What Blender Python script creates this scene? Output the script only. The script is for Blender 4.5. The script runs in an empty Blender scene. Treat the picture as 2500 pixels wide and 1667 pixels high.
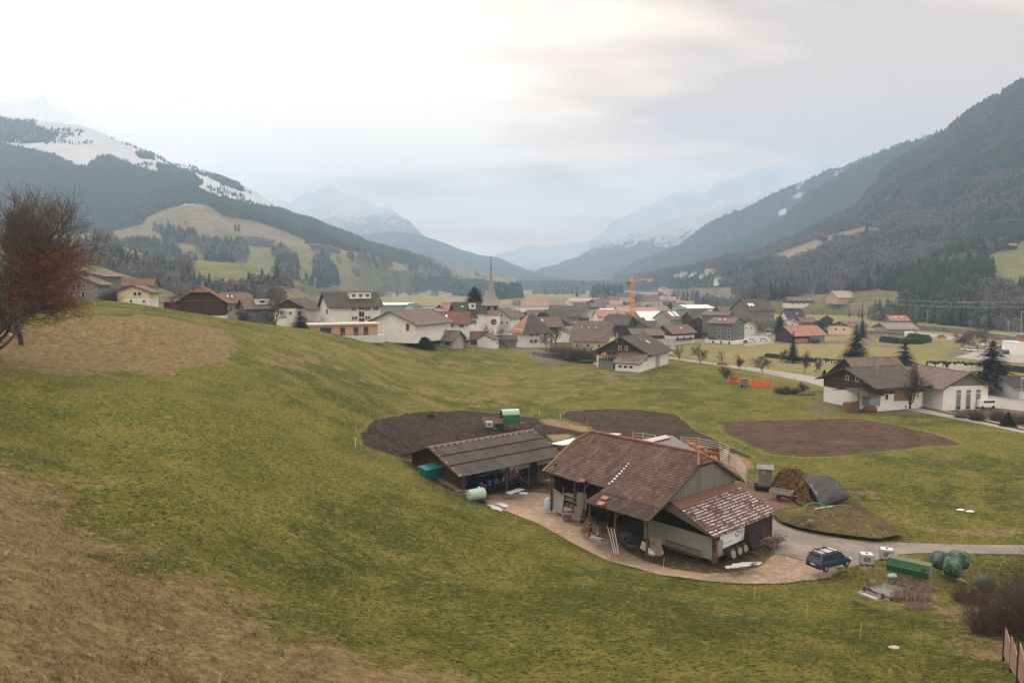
import bpy, bmesh, math, random
import numpy as np
from mathutils import Vector, Matrix
from mathutils.geometry import delaunay_2d_cdt
# camera
F = 1800.0; CX = 1250.0; CY = 833.5; HV = 690.0; CAMZ = 28.0
PIT = math.atan((CY - HV) / F); SP = math.sin(PIT); CP = math.cos(PIT)
S = bpy.context.scene
COL = S.collection
cd = bpy.data.cameras.new('camera'); cam = bpy.data.objects.new('camera', cd); COL.objects.link(cam)
cd.lens = 36.0 * F / 2500.0; cd.sensor_width = 36.0; cd.clip_start = 0.5; cd.clip_end = 40000
cam.location = (0, 0, CAMZ); cam.rotation_euler = (math.pi / 2 - PIT, 0, 0)
S.camera = cam
# world and sun
SUN_EL = math.radians(38); SUN_AZ = math.radians(-24)      # azimuth from +Y, negative = left
W = bpy.data.worlds.new('World'); S.world = W; W.use_nodes = True
nt = W.node_tree; nt.nodes.clear()
def wn(t, **k):
 n = nt.nodes.new(t)
 for a, b in k.items(): setattr(n, a, b)
 return n
tc = wn('ShaderNodeTexCoord')
sky = wn('ShaderNodeTexSky'); sky.sky_type = 'NISHITA'; sky.sun_disc = False
sky.sun_elevation = SUN_EL; sky.sun_rotation = SUN_AZ
bg1 = wn('ShaderNodeBackground'); bg1.inputs[1].default_value = 0.10
nt.links.new(sky.outputs[0], bg1.inputs[0])
def wmath(op, a, b=None, c=None):
 n = wn('ShaderNodeMath', operation=op)
 for i, x in enumerate((a, b, c)):
  if x is None: continue
  if isinstance(x, (int, float)): n.inputs[i].default_value = x
  else: nt.links.new(x, n.inputs[i])
 return n.outputs[0]
sep = wn('ShaderNodeSeparateXYZ'); nt.links.new(tc.outputs['Generated'], sep.inputs[0])
dx, dy, dz = sep.outputs
den = wmath('ADD', wmath('MAXIMUM', dz, 0.0), 0.22)
cmb = wn('ShaderNodeCombineXYZ')
nt.links.new(wmath('DIVIDE', dx, den), cmb.inputs[0]); nt.links.new(wmath('DIVIDE', dy, den), cmb.inputs[1])
mp = wn('ShaderNodeMapping'); nt.links.new(cmb.outputs[0], mp.inputs[0])
mp.inputs['Rotation'].default_value = (0, 0, math.radians(35)); mp.inputs['Scale'].default_value = (0.55, 1.25, 1)
mp.inputs['Location'].default_value = (3.1, 0.7, 0)
nz = wn('ShaderNodeTexNoise'); nz.inputs['Scale'].default_value = 1.1; nz.inputs['Detail'].default_value = 8
nz.inputs['Roughness'].default_value = 0.5; nz.inputs['Distortion'].default_value = 0.35
nt.links.new(mp.outputs[0], nz.inputs['Vector'])
nzb = wn('ShaderNodeTexNoise'); nzb.inputs['Scale'].default_value = 3.2; nzb.inputs['Detail'].default_value = 6
nt.links.new(mp.outputs[0], nzb.inputs['Vector'])
def ray(u, v):
 yc = -(v - CY) / F; xc = (u - CX) / F
 return (xc, CP + SP * yc, -SP + CP * yc)
def lobe(u, v, w, amp, sx=1.0):
 """a broad bright or dark part of the cloud deck, as a soft spot on the sky sphere"""
 d = Vector(ray(u, v)).normalized()
 r = Vector((1, 0, 0)); r = (r - d * r.dot(d)).normalized(); up = d.cross(r)
 dn = wn('ShaderNodeVectorMath', operation='DOT_PRODUCT'); nt.links.new(tc.outputs['Generated'], dn.inputs[0]); dn.inputs[1].default_value = r
 un = wn('ShaderNodeVectorMath', operation='DOT_PRODUCT'); nt.links.new(tc.outputs['Generated'], un.inputs[0]); un.inputs[1].default_value = up
 fn = wn('ShaderNodeVectorMath', operation='DOT_PRODUCT'); nt.links.new(tc.outputs['Generated'], fn.inputs[0]); fn.inputs[1].default_value = d
 a = wmath('POWER', wmath('ABSOLUTE', wmath('DIVIDE', dn.outputs['Value'], w * sx)), 2.0)
 b = wmath('POWER', wmath('ABSOLUTE', wmath('DIVIDE', un.outputs['Value'], w)), 2.0)
 e = wmath('POWER', 2.718, wmath('MULTIPLY', wmath('ADD', a, b), -1.0))
 return wmath('MULTIPLY', wmath('MULTIPLY', e, amp * 1.5), wmath('GREATER_THAN', fn.outputs['Value'], 0.0))
val = wmath('ADD', wmath('MULTIPLY', wmath('SUBTRACT', nz.outputs['Fac'], 0.5), 3.1), 0.69)
val = wmath('ADD', val, wmath('MULTIPLY', wmath('SUBTRACT', nzb.outputs['Fac'], 0.5), 1.0))
for L in ((760, 130, 0.22, 0.24, 1.9), (640, 420, 0.10, 0.14, 2.4), (1000, 300, 0.035, -0.10, 3.2), (1350, 250, 0.13, -0.20, 2.2), (1900, 120, 0.14, -0.10, 2.6),
          (2250, 330, 0.13, -0.07, 2.4), (150, 150, 0.11, 0.02, 1.6), (1250, 560, 0.07, 0.06, 3.5), (860, 350, 0.03, 0.08, 2.5), (2300, 60, 0.1, -0.06, 2.0)):
 val = wmath('ADD', val, lobe(*L))
rp = wn('ShaderNodeValToRGB')
for i, (p, c) in enumerate(((0.30, (0.52, 0.39, 0.285)), (0.62, (0.87, 0.675, 0.495)), (0.86, (1.04, 0.885, 0.715)), (1.0, (1.08, 0.985, 0.86)))):
 e = rp.color_ramp.elements[i] if i < 2 else rp.color_ramp.elements.new(p)
 e.position = p; e.color = c + (1,)
nt.links.new(val, rp.inputs[0])
bg2 = wn('ShaderNodeBackground'); bg2.inputs[1].default_value = 1.0
hz_ = wmath('POWER', 2.718, wmath('MULTIPLY', wmath('MAXIMUM', dz, 0.0), -5.0))     # the cloud deck glows brighter towards the horizon
gw = wn('ShaderNodeVectorMath', operation='SCALE'); gw.inputs[0].default_value = (2.1, 1.5, 0.88); nt.links.new(wmath('MULTIPLY', hz_, 0.92), gw.inputs['Scale'])
zr0 = wn('ShaderNodeMapRange', interpolation_type='SMOOTHSTEP'); nt.links.new(dz, zr0.inputs[0]); zr0.inputs[1].default_value = 0.38; zr0.inputs[2].default_value = 0.85; zr0.inputs[3].default_value = 1.0; zr0.inputs[4].default_value = 2.5   # an overcast sky is brightest overhead
gz0 = wn('ShaderNodeCombineXYZ')
for i in range(3): nt.links.new(zr0.outputs[0], gz0.inputs[i])
ga = wn('ShaderNodeVectorMath', operation='ADD'); nt.links.new(gz0.outputs[0], ga.inputs[0]); nt.links.new(gw.outputs[0], ga.inputs[1])
gm = wn('ShaderNodeVectorMath', operation='MULTIPLY'); nt.links.new(rp.outputs[0], gm.inputs[0]); nt.links.new(ga.outputs[0], gm.inputs[1])
nt.links.new(gm.outputs[0], bg2.inputs[0])
mx = wn('ShaderNodeMixShader'); mx.inputs[0].default_value = 0.95
nt.links.new(bg1.outputs[0], mx.inputs[1]); nt.links.new(bg2.outputs[0], mx.inputs[2])
out = wn('ShaderNodeOutputWorld'); nt.links.new(mx.outputs[0], out.inputs[0])
W.cycles.sampling_method = 'MANUAL'; W.cycles.sample_map_resolution = 512
sd = bpy.data.lights.new('sun', 'SUN'); sd.energy = 1.5; sd.angle = math.radians(11); sd.color = (1.0, 0.95, 0.88)
so = bpy.data.objects.new('sun', sd); COL.objects.link(so)
dirv = Vector((math.sin(SUN_AZ) * math.cos(SUN_EL), math.cos(SUN_AZ) * math.cos(SUN_EL), math.sin(SUN_EL)))
so.rotation_euler = dirv.to_track_quat('Z', 'Y').to_euler()
S.view_settings.view_transform = 'Standard'; S.view_settings.look = 'None'
S.view_settings.exposure = 0.26; S.view_settings.gamma = 1.0
S.render.engine = 'CYCLES'
S.cycles.max_bounces = 5; S.cycles.diffuse_bounces = 3; S.cycles.glossy_bounces = 2; S.cycles.transparent_max_bounces = 6
S.cycles.volume_bounces = 1; S.cycles.caustics_reflective = False; S.cycles.caustics_refractive = False
# basic helpers
def pt(u, v, Y):
 d = ray(u, v); t = Y / d[1]
 return Vector((d[0] * t, Y, CAMZ + d[2] * t))
def pz(u, v, z=0.0):
 d = ray(u, v); t = (z - CAMZ) / d[2]
 return Vector((d[0] * t, d[1] * t, z))
def vnoise(x, y, seed=0):
 x = np.asarray(x, float); y = np.asarray(y, float)
 xi = np.floor(x).astype(np.int64); yi = np.floor(y).astype(np.int64); fx = x - xi; fy = y - yi
 def h(a, b):
  n = (a * 374761393 + b * 668265263 + seed * 1442695041) & 0x7fffffff
  n = ((n ^ (n >> 13)) * 1274126177) & 0x7fffffff
  n = n ^ (n >> 16)
  return (n & 0xffff) / 65535.0
 sx = fx * fx * (3 - 2 * fx); sy = fy * fy * (3 - 2 * fy)
 a = h(xi, yi) * (1 - sx) + h(xi + 1, yi) * sx; b = h(xi, yi + 1) * (1 - sx) + h(xi + 1, yi + 1) * sx
 return (a * (1 - sy) + b * sy) * 2 - 1
def fbm(x, y, sc, octv=4, seed=0, gain=0.5):
 r = 0; a = 1.0; t = 0
 for i in range(octv):
  r = r + a * vnoise(np.asarray(x) / sc, np.asarray(y) / sc, seed + i * 7); t += a; a *= gain; sc *= 0.5
 return r / t
# materials
class NB:
 def __init__(s, name):
  s.m = bpy.data.materials.new(name); s.m.use_nodes = True; s.t = s.m.node_tree; s.t.nodes.clear()
  s.out = s.t.nodes.new('ShaderNodeOutputMaterial')
 def n(s, ty, **k):
  n = s.t.nodes.new(ty)
  for a, b in k.items(): setattr(n, a, b)
  return n
 def l(s, a, b): s.t.links.new(a, b)
 def put(s, sock, x):
  if isinstance(x, bpy.types.NodeSocket): s.l(x, sock)
  elif isinstance(x, (tuple, list)): sock.default_value = tuple(x) + ((1,) if len(x) == 3 and sock.type == 'RGBA' else ())
  else: sock.default_value = x
 def math(s, op, a, b=None, c=None, clamp=False):
  n = s.n('ShaderNodeMath', operation=op); n.use_clamp = clamp
  for i, x in enumerate((a, b, c)):
   if x is not None: s.put(n.inputs[i], x)
  return n.outputs[0]
 def mix(s, f, a, b, mode='MIX'):
  n = s.n('ShaderNodeMix', data_type='RGBA', blend_type=mode)
  s.put(n.inputs[0], f); s.put(n.inputs[6], a); s.put(n.inputs[7], b); return n.outputs[2]
 def noise(s, scale, detail=3, rough=0.55, vec=None, dist=0.0):
  n = s.n('ShaderNodeTexNoise'); n.inputs['Scale'].default_value = scale; n.inputs['Detail'].default_value = detail
  n.inputs['Roughness'].default_value = rough; n.inputs['Distortion'].default_value = dist
  if vec is not None: s.l(vec, n.inputs['Vector'])
  return n.outputs['Fac']
 def mapping(s, vec, scale=(1, 1, 1), rot=(0, 0, 0), loc=(0, 0, 0)):
  n = s.n('ShaderNodeMapping'); s.l(vec, n.inputs[0]); n.inputs['Scale'].default_value = scale
  n.inputs['Rotation'].default_value = rot; n.inputs['Location'].default_value = loc; return n.outputs[0]
 def pos(s): return s.n('ShaderNodeNewGeometry').outputs['Position']
 def obj(s): return s.n('ShaderNodeTexCoord').outputs['Object']
 def attr(s, name): return s.n('ShaderNodeAttribute', attribute_name=name).outputs['Fac']
 def ramp(s, f, stops):
  n = s.n('ShaderNodeValToRGB'); s.l(f, n.inputs[0])
  for i, (p, c) in enumerate(stops):
   e = n.color_ramp.elements[i] if i < 2 else n.color_ramp.elements.new(p)
   if not isinstance(c, (tuple, list)): c = (c, c, c)
   e.position = p; e.color = tuple(c) + (1,)
  return n.outputs[0]
 def ss(s, x, a, b):
  n = s.n('ShaderNodeMapRange', interpolation_type='SMOOTHSTEP')
  s.put(n.inputs[0], x); s.put(n.inputs[1], a); s.put(n.inputs[2], b); return n.outputs[0]
 def bump(s, h, strength=0.5, dist=0.1):
  n = s.n('ShaderNodeBump'); n.inputs['Strength'].default_value = strength; n.inputs['Distance'].default_value = dist
  s.l(h, n.inputs['Height']); return n.outputs[0]
 def bsdf(s, col, rough=0.9, metal=0.0, normal=None, spec=0.25, emis=None):
  b = s.n('ShaderNodeBsdfPrincipled'); s.put(b.inputs['Base Color'], col); s.put(b.inputs['Roughness'], rough)
  b.inputs['Metallic'].default_value = metal; b.inputs['Specular IOR Level'].default_value = spec
  if normal is not None: s.l(normal, b.inputs['Normal'])
  s.l(b.outputs[0], s.out.inputs['Surface']); return s.m
MC = {}
def mat_plain(name, c, rough=0.8, var=0.18, scale=2.0, metal=0.0, spec=0.25, bump=0.0, dirt=0.0):
 """painted or natural surface with blotchy variation"""
 key = name
 if key in MC: return MC[key]
 b = NB(name); o = b.obj()
 n1 = b.noise(scale, 5, 0.6, o); n2 = b.noise(scale * 6, 3, 0.6, o)
 f = b.math('ADD', b.math('MULTIPLY', b.math('SUBTRACT', n1, 0.5), var * 2.2), b.math('ADD', b.math('MULTIPLY', b.math('SUBTRACT', n2, 0.5), var * 1.2), 1.0))
 v = b.n('ShaderNodeVectorMath', operation='SCALE'); v.inputs[0].default_value = c; b.l(f, v.inputs['Scale'])
 col = v.outputs[0]
 if dirt: col = b.mix(b.math('MULTIPLY', b.ss(n1, 0.5, 0.75), dirt), col, (0.10, 0.085, 0.06))
 nm = b.bump(n2, bump, 0.05) if bump else None
 MC[key] = b.bsdf(col, rough, metal, nm, spec); return MC[key]
def mat_boards(name, c, c2, w=0.22, axis='X', rough=0.85):
 """vertical boards: stripes across one axis plus streaks"""
 if name in MC: return MC[name]
 b = NB(name); o = b.obj(); sp = b.n('ShaderNodeSeparateXYZ'); b.l(o, sp.inputs[0])
 a = b.math('ADD', sp.outputs[0], sp.outputs[1]) if axis == 'X' else sp.outputs[2]
 k = b.math('DIVIDE', a, w); fr = b.math('FRACT', k); fl = b.math('FLOOR', k)
 wn_ = b.n('ShaderNodeTexWhiteNoise', noise_dimensions='1D'); b.l(fl, wn_.inputs['W'])
 st = b.noise(1.0, 4, 0.6, b.mapping(o, (5, 5, 0.6) if axis == 'X' else (0.6, 0.6, 6)))
 f = b.math('ADD', b.math('MULTIPLY', wn_.outputs['Value'], 0.55), b.math('MULTIPLY', st, 0.6))
 col = b.mix(f, c, c2)
 gap = b.math('LESS_THAN', fr, 0.09)
 col = b.mix(b.math('MULTIPLY', gap, 0.75), col, tuple(x * 0.25 for x in c))
 MC[name] = b.bsdf(col, rough, 0, b.bump(b.math('SUBTRACT', st, gap), 0.3, 0.03)); return MC[name]
# mesh helpers
def tag(o, label=None, cat=None, group=None, kind=None):
 if label: o['label'] = label
 if cat: o['category'] = cat
 if group: o['group'] = group
 if kind: o['kind'] = kind
 return o
def empty(name, loc, rz=0.0, label=None, cat=None, group=None):
 o = bpy.data.objects.new(name, None); COL.objects.link(o); o.location = loc; o.rotation_euler = (0, 0, rz)
 o.empty_display_size = 0.3
 return tag(o, label, cat, group)
def npmesh(name, V, Fs, mats=None, parent=None, smooth=False, mi=None, link=True, loc=None):
 me = bpy.data.meshes.new(name)
 V = np.asarray(V, dtype=np.float32).reshape(-1, 3)
 if isinstance(Fs, np.ndarray):
  nf, k = Fs.shape
  me.vertices.add(len(V)); me.vertices.foreach_set('co', V.ravel())
  me.loops.add(nf * k); me.loops.foreach_set('vertex_index', Fs.astype(np.int32).ravel())
  me.polygons.add(nf); me.polygons.foreach_set('loop_start', (np.arange(nf) * k).astype(np.int32))
  me.polygons.foreach_set('loop_total', np.full(nf, k, np.int32))
  me.update(calc_edges=True)
 else:
  me.from_pydata([tuple(map(float, v)) for v in V], [], Fs)
 for m in (mats or []): me.materials.append(m)
 if mi is not None: me.polygons.foreach_set('material_index', np.asarray(mi, np.int32))
 if smooth: me.polygons.foreach_set('use_smooth', np.ones(len(me.polygons), bool))
 me.update()
 if not link: return me
 o = bpy.data.objects.new(name, me); COL.objects.link(o)
 if parent is not None: o.parent = parent
 if loc is not None: o.location = loc
 return o
def setattr_f(me, name, arr):
 a = me.attributes.new(name, 'FLOAT', 'POINT'); a.data.foreach_set('value', np.asarray(arr, np.float32).ravel())
class MB:
 """collects boxes, tubes and sheets and links them as ONE mesh"""
 def __init__(s): s.v = []; s.f = []; s.m = []
 def poly(s, pts, faces, mi=0):
  b = len(s.v); s.v += [tuple(p) for p in pts]; s.f += [tuple(i + b for i in f) for f in faces]; s.m += [mi] * len(faces); return s
 def box(s, c, d, rz=0.0, mi=0, rot=None):
  x, y, z = d[0] / 2, d[1] / 2, d[2] / 2
  P = [Vector((a, b_, c_)) for a in (-x, x) for b_ in (-y, y) for c_ in (-z, z)]
  R = rot if rot is not None else Matrix.Rotation(rz, 3, 'Z')
  P = [R @ p + Vector(c) for p in P]
  return s.poly(P, [(0, 1, 3, 2), (4, 6, 7, 5), (0, 4, 5, 1), (2, 3, 7, 6), (0, 2, 6, 4), (1, 5, 7, 3)], mi)
 def bar(s, a, b, w, h=None, mi=0):
  """square bar from a to b"""
  a = Vector(a); b = Vector(b); h = h or w; d = b - a; L = d.length
  if L < 1e-6: return s
  q = d.to_track_quat('X', 'Z').to_matrix()
  return s.box((a + b) / 2, (L, w, h), rot=q, mi=mi)
 def tube(s, path, r, n=6, mi=0, cap=True, closed=False):
  P = [Vector(p) for p in path]; rs = r if isinstance(r, (list, tuple)) else [r] * len(P)
  base = len(s.v); m = len(P)
  for i, p in enumerate(P):
   a = P[(i - 1) % m] if (closed or i > 0) else P[i]; b = P[(i + 1) % m] if (closed or i < m - 1) else P[i]
   t = (b - a).normalized(); q = t.to_track_quat('Z', 'Y').to_matrix()
   for k in range(n):
    an = 2 * math.pi * k / n
    s.v.append(tuple(p + q @ Vector((math.cos(an) * rs[i], math.sin(an) * rs[i], 0))))
  for i in range(m if closed else m - 1):
   j = (i + 1) % m
   for k in range(n):
    k2 = (k + 1) % n
    s.f.append((base + i * n + k, base + i * n + k2, base + j * n + k2, base + j * n + k)); s.m.append(mi)
  if cap and not closed:
   s.f.append(tuple(base + k for k in reversed(range(n)))); s.m.append(mi)
   s.f.append(tuple(base + (m - 1) * n + k for k in range(n))); s.m.append(mi)
  return s
 def lathe(s, prof, c=(0, 0, 0), n=16, axis='Z', mi=0, rot=None):
  base = len(s.v); c = Vector(c)
  for (r, h) in prof:
   for k in range(n):
    a = 2 * math.pi * k / n; x, y = r * math.cos(a), r * math.sin(a)
    p = Vector((x, y, h)) if axis == 'Z' else (Vector((x, h, y)) if axis == 'Y' else Vector((h, x, y)))
    if rot is not None: p = rot @ p
    s.v.append(tuple(p + c))
  for i in range(len(prof) - 1):
   for k in range(n):
    k2 = (k + 1) % n
    s.f.append((base + i * n + k, base + i * n + k2, base + (i + 1) * n + k2, base + (i + 1) * n + k)); s.m.append(mi)
  s.f.append(tuple(base + k for k in range(n))); s.m.append(mi)
  s.f.append(tuple(base + (len(prof) - 1) * n + k for k in range(n))); s.m.append(mi)
  return s
 def slab(s, pts, th, mi=0):
  """a polygon (list of 3D points) thickened by th along its normal, downward side"""
  P = [Vector(p) for p in pts]; n = Vector((0, 0, 0))
  for i in range(len(P)): n += P[i].cross(P[(i + 1) % len(P)])
  n.normalize()
  if n.z < 0 or (abs(n.z) < 1e-4 and th < 0): P.reverse(); n = -n
  k = len(P); Q = [p - n * abs(th) for p in P]
  return s.poly(P + Q, [tuple(range(k)), tuple(range(2 * k - 1, k - 1, -1))] + [(i, i + k, (i + 1) % k + k, (i + 1) % k) for i in range(k)], mi)
 def build(s, name, mats, parent=None, smooth=False, bevel=0.0, loc=None):
  mats = mats if isinstance(mats, (list, tuple)) else [mats]
  me = bpy.data.meshes.new(name); me.from_pydata(s.v, [], s.f)
  for m in mats: me.materials.append(m)
  if len(mats) > 1: me.polygons.foreach_set('material_index', s.m)
  bm = bmesh.new(); bm.from_mesh(me); bmesh.ops.recalc_face_normals(bm, faces=bm.faces); bm.to_mesh(me); bm.free()
  if smooth: me.polygons.foreach_set('use_smooth', np.ones(len(me.polygons), bool))
  me.update()
  o = bpy.data.objects.new(name, me); COL.objects.link(o)
  if parent is not None: o.parent = parent
  if loc is not None: o.location = loc
  if bevel:
   md = o.modifiers.new('bevel', 'BEVEL'); md.width = bevel; md.segments = 2; md.limit_method = 'ANGLE'
  return o
def copy_tree(o, parent=None):
 c = o.copy(); COL.objects.link(c); c.parent = parent
 for ch in list(o.children): copy_tree(ch, c)
 return c
# terrain height
CTRL = {
 -500: [(1667,23),(1250,38),(1000,58),(860,88),(800,125),(745,170),(715,240),(700,330)],
 0:    [(1667,26),(1300,42),(1080,58),(900,85),(868,95),(790,115),(738,150),(722,185)],
 200:  [(1667,29),(1300,50),(1080,68),(925,90),(900,97),(842,108),(772,122),(763,138),(738,165),(733,190),(748,240)],
 400:  [(1667,32),(1400,45),(1200,58),(1000,80),(920,98),(905,103),(842,112),(780,125),(774,145),(763,185),(775,240)],
 590:  [(1667,34),(1400,50),(1200,66),(1000,90),(912,110),(880,120),(845,138),(800,160),(789,190),(795,240)],
 800:  [(1667,36),(1400,55),(1200,76),(1050,100),(930,130),(870,160),(815,215),(822,262)],
 1000: [(1667,38),(1400,60),(1250,76),(1180,87),(1050,125),(950,165),(880,215),(836,258),(842,300)],
 1200: [(1667,39),(1400,63),(1290,78),(1210,98),(1050,140),(950,185),(880,240),(848,292)],
 1360: [(1667,39.5),(1420,63),(1330,75.5),(1250,90),(1050,140),(950,190),(905,235),(870,270)],
 1500: [(1667,40),(1450,60),(1392,69),(1372,74),(1200,99),(1000,163),(930,209),(900,232)],
 1800: [(1667,40),(1480,60),(1420,69),(1300,82.6),(1100,122.9),(950,194)],
 2100: [(1667,40),(1500,58),(1425,68.6),(1340,77.5),(1100,122.9),(950,194)],
 2500: [(1667,40),(1500,58),(1425,68.6),(1330,78.8),(1050,140),(950,194)],
 3000: [(1667,41),(1500,59),(1425,68.6),(1330,78.8),(1050,140),(950,194)],
}
_c = []
for u, L in CTRL.items():
 for (v, Y) in L:
  p = pt(u, v, Y); _c.append((p.x, p.y, p.z))
for (x, y, z) in ((0, 1, 15.5), (-30, 4, 20), (30, 4, 14), (0, 12, 14), (60, 6, 12), (-60, 10, 22), (150, 30, 6), (-200, 60, 32), (200, 120, 0), (300, 60, 0)):
 _c.append((x, y, z))
for r in (330, 430, 600, 900, 1400, 2200, 3500, 6000, 11000):
 for a in (-75, -55, -38, -30, -22, -14, -7, 0, 7, 14, 22, 30, 38, 55, 75):
  z = 0.0
  if r < 700 and a <= -22: z = {330: 16, 430: 14, 600: 8}.get(r, 0)
  if r < 440 and a == -14: z = 5 if r == 330 else 1
  _c.append((r * math.sin(math.radians(a)), r * math.cos(math.radians(a)), z))
_c = np.array(_c)
def _w(X, Y):
 r = np.sqrt(X * X + Y * Y) + 4.0
 return np.stack([np.arctan2(X, Y + 1.0) * 1.6, np.log(r)], -1)
_q = _w(_c[:, 0], _c[:, 1])
def _U(d2): return np.where(d2 < 1e-12, 0, 0.5 * d2 * np.log(d2 + 1e-12))
_n = len(_c)
_A = np.zeros((_n + 3, _n + 3)); _d = ((_q[:, None] - _q[None]) ** 2).sum(-1)
_A[:_n, :_n] = _U(_d) + np.eye(_n) * 2e-4; _P = np.concatenate([np.ones((_n, 1)), _q], 1); _A[:_n, _n:] = _P; _A[_n:, :_n] = _P.T
_sol = np.linalg.solve(_A, np.concatenate([_c[:, 2], np.zeros(3)]))
def H(X, Y):
 X = np.asarray(X, float); Y = np.asarray(Y, float); sh = X.shape
 x = X.ravel(); y = Y.ravel(); o = np.empty(len(x))
 for i in range(0, len(x), 20000):
  q = _w(x[i:i + 20000], y[i:i + 20000])
  d = ((q[:, None] - _q[None]) ** 2).sum(-1)
  o[i:i + 20000] = _U(d) @ _sol[:_n] + _sol[_n] + q @ _sol[_n + 1:]
 r = np.sqrt(x * x + y * y)
 # small undulation on the grassy slopes, none on the flat yard and village
 k = np.clip((o - 1.2) / 5, 0, 1) * np.clip((420 - r) / 150, 0, 1)
 kn = np.clip((130 - r) / 60, 0, 1) * k; xr, yr = x * 0.85 + y * 0.53, y * 0.85 - x * 0.53
 o = o + k * (fbm(x, y, 14, 3, 5) * 0.55 + fbm(x, y, 42, 2, 9) * 0.7) + kn * (0.50 * fbm(xr / 2.4, yr, 2.6, 3, 15) * np.clip(0.6 + fbm(x, y, 18, 2, 19) * 1.6, 0, 1.3))
 o = o + k * np.clip((r - 90) / 60, 0, 1) * 0.75 * fbm(xr / 3.5, yr, 7.0, 3, 25)
 return o.reshape(sh)
def h1(x, y): return float(H(np.array([x]), np.array([y]))[0])
def gp(u, v, dz=0.0):
 """point of the ground seen at photo pixel (u, v)"""
 d = ray(u, v); t = np.geomspace(20, 9000, 420); X = d[0] * t; Y = d[1] * t; Z = CAMZ + d[2] * t
 g = Z - H(X, Y); i = np.argmax(g < 0)
 if g[i] >= 0: return pz(u, max(v, HV + 4), 0)
 a, b = t[max(i - 1, 0)], t[i]
 for _ in range(18):
  m = (a + b) / 2
  if CAMZ + d[2] * m - h1(d[0] * m, d[1] * m) < 0: b = m
  else: a = m
 t = (a + b) / 2
 return Vector((d[0] * t, d[1] * t, CAMZ + d[2] * t + dz))
def on(x, y, dz=0.0): return Vector((x, y, h1(x, y) + dz))
def pip(px, py, poly):
 """points in polygon, vectorised"""
 ins = np.zeros(px.shape, bool); n = len(poly)
 for i in range(n):
  x1, y1 = poly[i]; x2, y2 = poly[(i + 1) % n]
  if y1 == y2: continue
  c = ((y1 > py) != (y2 > py)) & (px < (x2 - x1) * (py - y1) / (y2 - y1) + x1)
  ins ^= c
 return ins
def sdist(px, py, poly):
 """signed distance, positive inside"""
 d = np.full(px.shape, 1e9); n = len(poly)
 for i in range(n):
  x1, y1 = poly[i]; x2, y2 = poly[(i + 1) % n]; ex, ey = x2 - x1, y2 - y1
  t = np.clip(((px - x1) * ex + (py - y1) * ey) / (ex * ex + ey * ey + 1e-9), 0, 1)
  d = np.minimum(d, np.hypot(px - x1 - t * ex, py - y1 - t * ey))
 return np.where(pip(px, py, poly), d, -d)
def gpoly(pts): return [tuple(gp(u, v)[:2]) for u, v in pts]
# ground materials
def grass_nodes(b, P, extra=True):
 """colour and bump height of the winter meadow"""
 big = b.noise(0.035, 4, 0.6, P); mid = b.noise(0.16, 5, 0.62, P, 0.3); con = b.mapping(P, (0.7, 1.0, 0.8), (0, 0, math.radians(-35)))
 fine = b.noise(1.5, 7, 0.82, con, 0.4); tuft = b.noise(3.6, 4, 0.8, con, 0.3); blade = b.noise(9.0, 3, 0.8, con)
 g = b.mix(b.ss(big, 0.42, 0.58), (0.056, 0.078, 0.016), (0.125, 0.130, 0.026))
 g = b.mix(b.math('MULTIPLY', b.ss(mid, 0.42, 0.64), 0.75), g, (0.205, 0.172, 0.044))
 g = b.mix(b.math('MULTIPLY', b.ss(fine, 0.50, 0.60), 0.75), g, (0.25, 0.222, 0.066))
 g = b.mix(b.math('MULTIPLY', b.ss(tuft, 0.515, 0.585), 0.9), g, (0.016, 0.020, 0.006))
 g = b.mix(b.math('MULTIPLY', b.ss(blade, 0.5, 0.7), 0.6), g, (0.23, 0.215, 0.065))
 h = b.math('ADD', b.math('MULTIPLY', fine, 1.0), b.math('ADD', b.math('MULTIPLY', tuft, 0.7), b.math('MULTIPLY', blade, 0.25)))
 return g, h, big, mid, fine, tuft, blade
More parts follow.
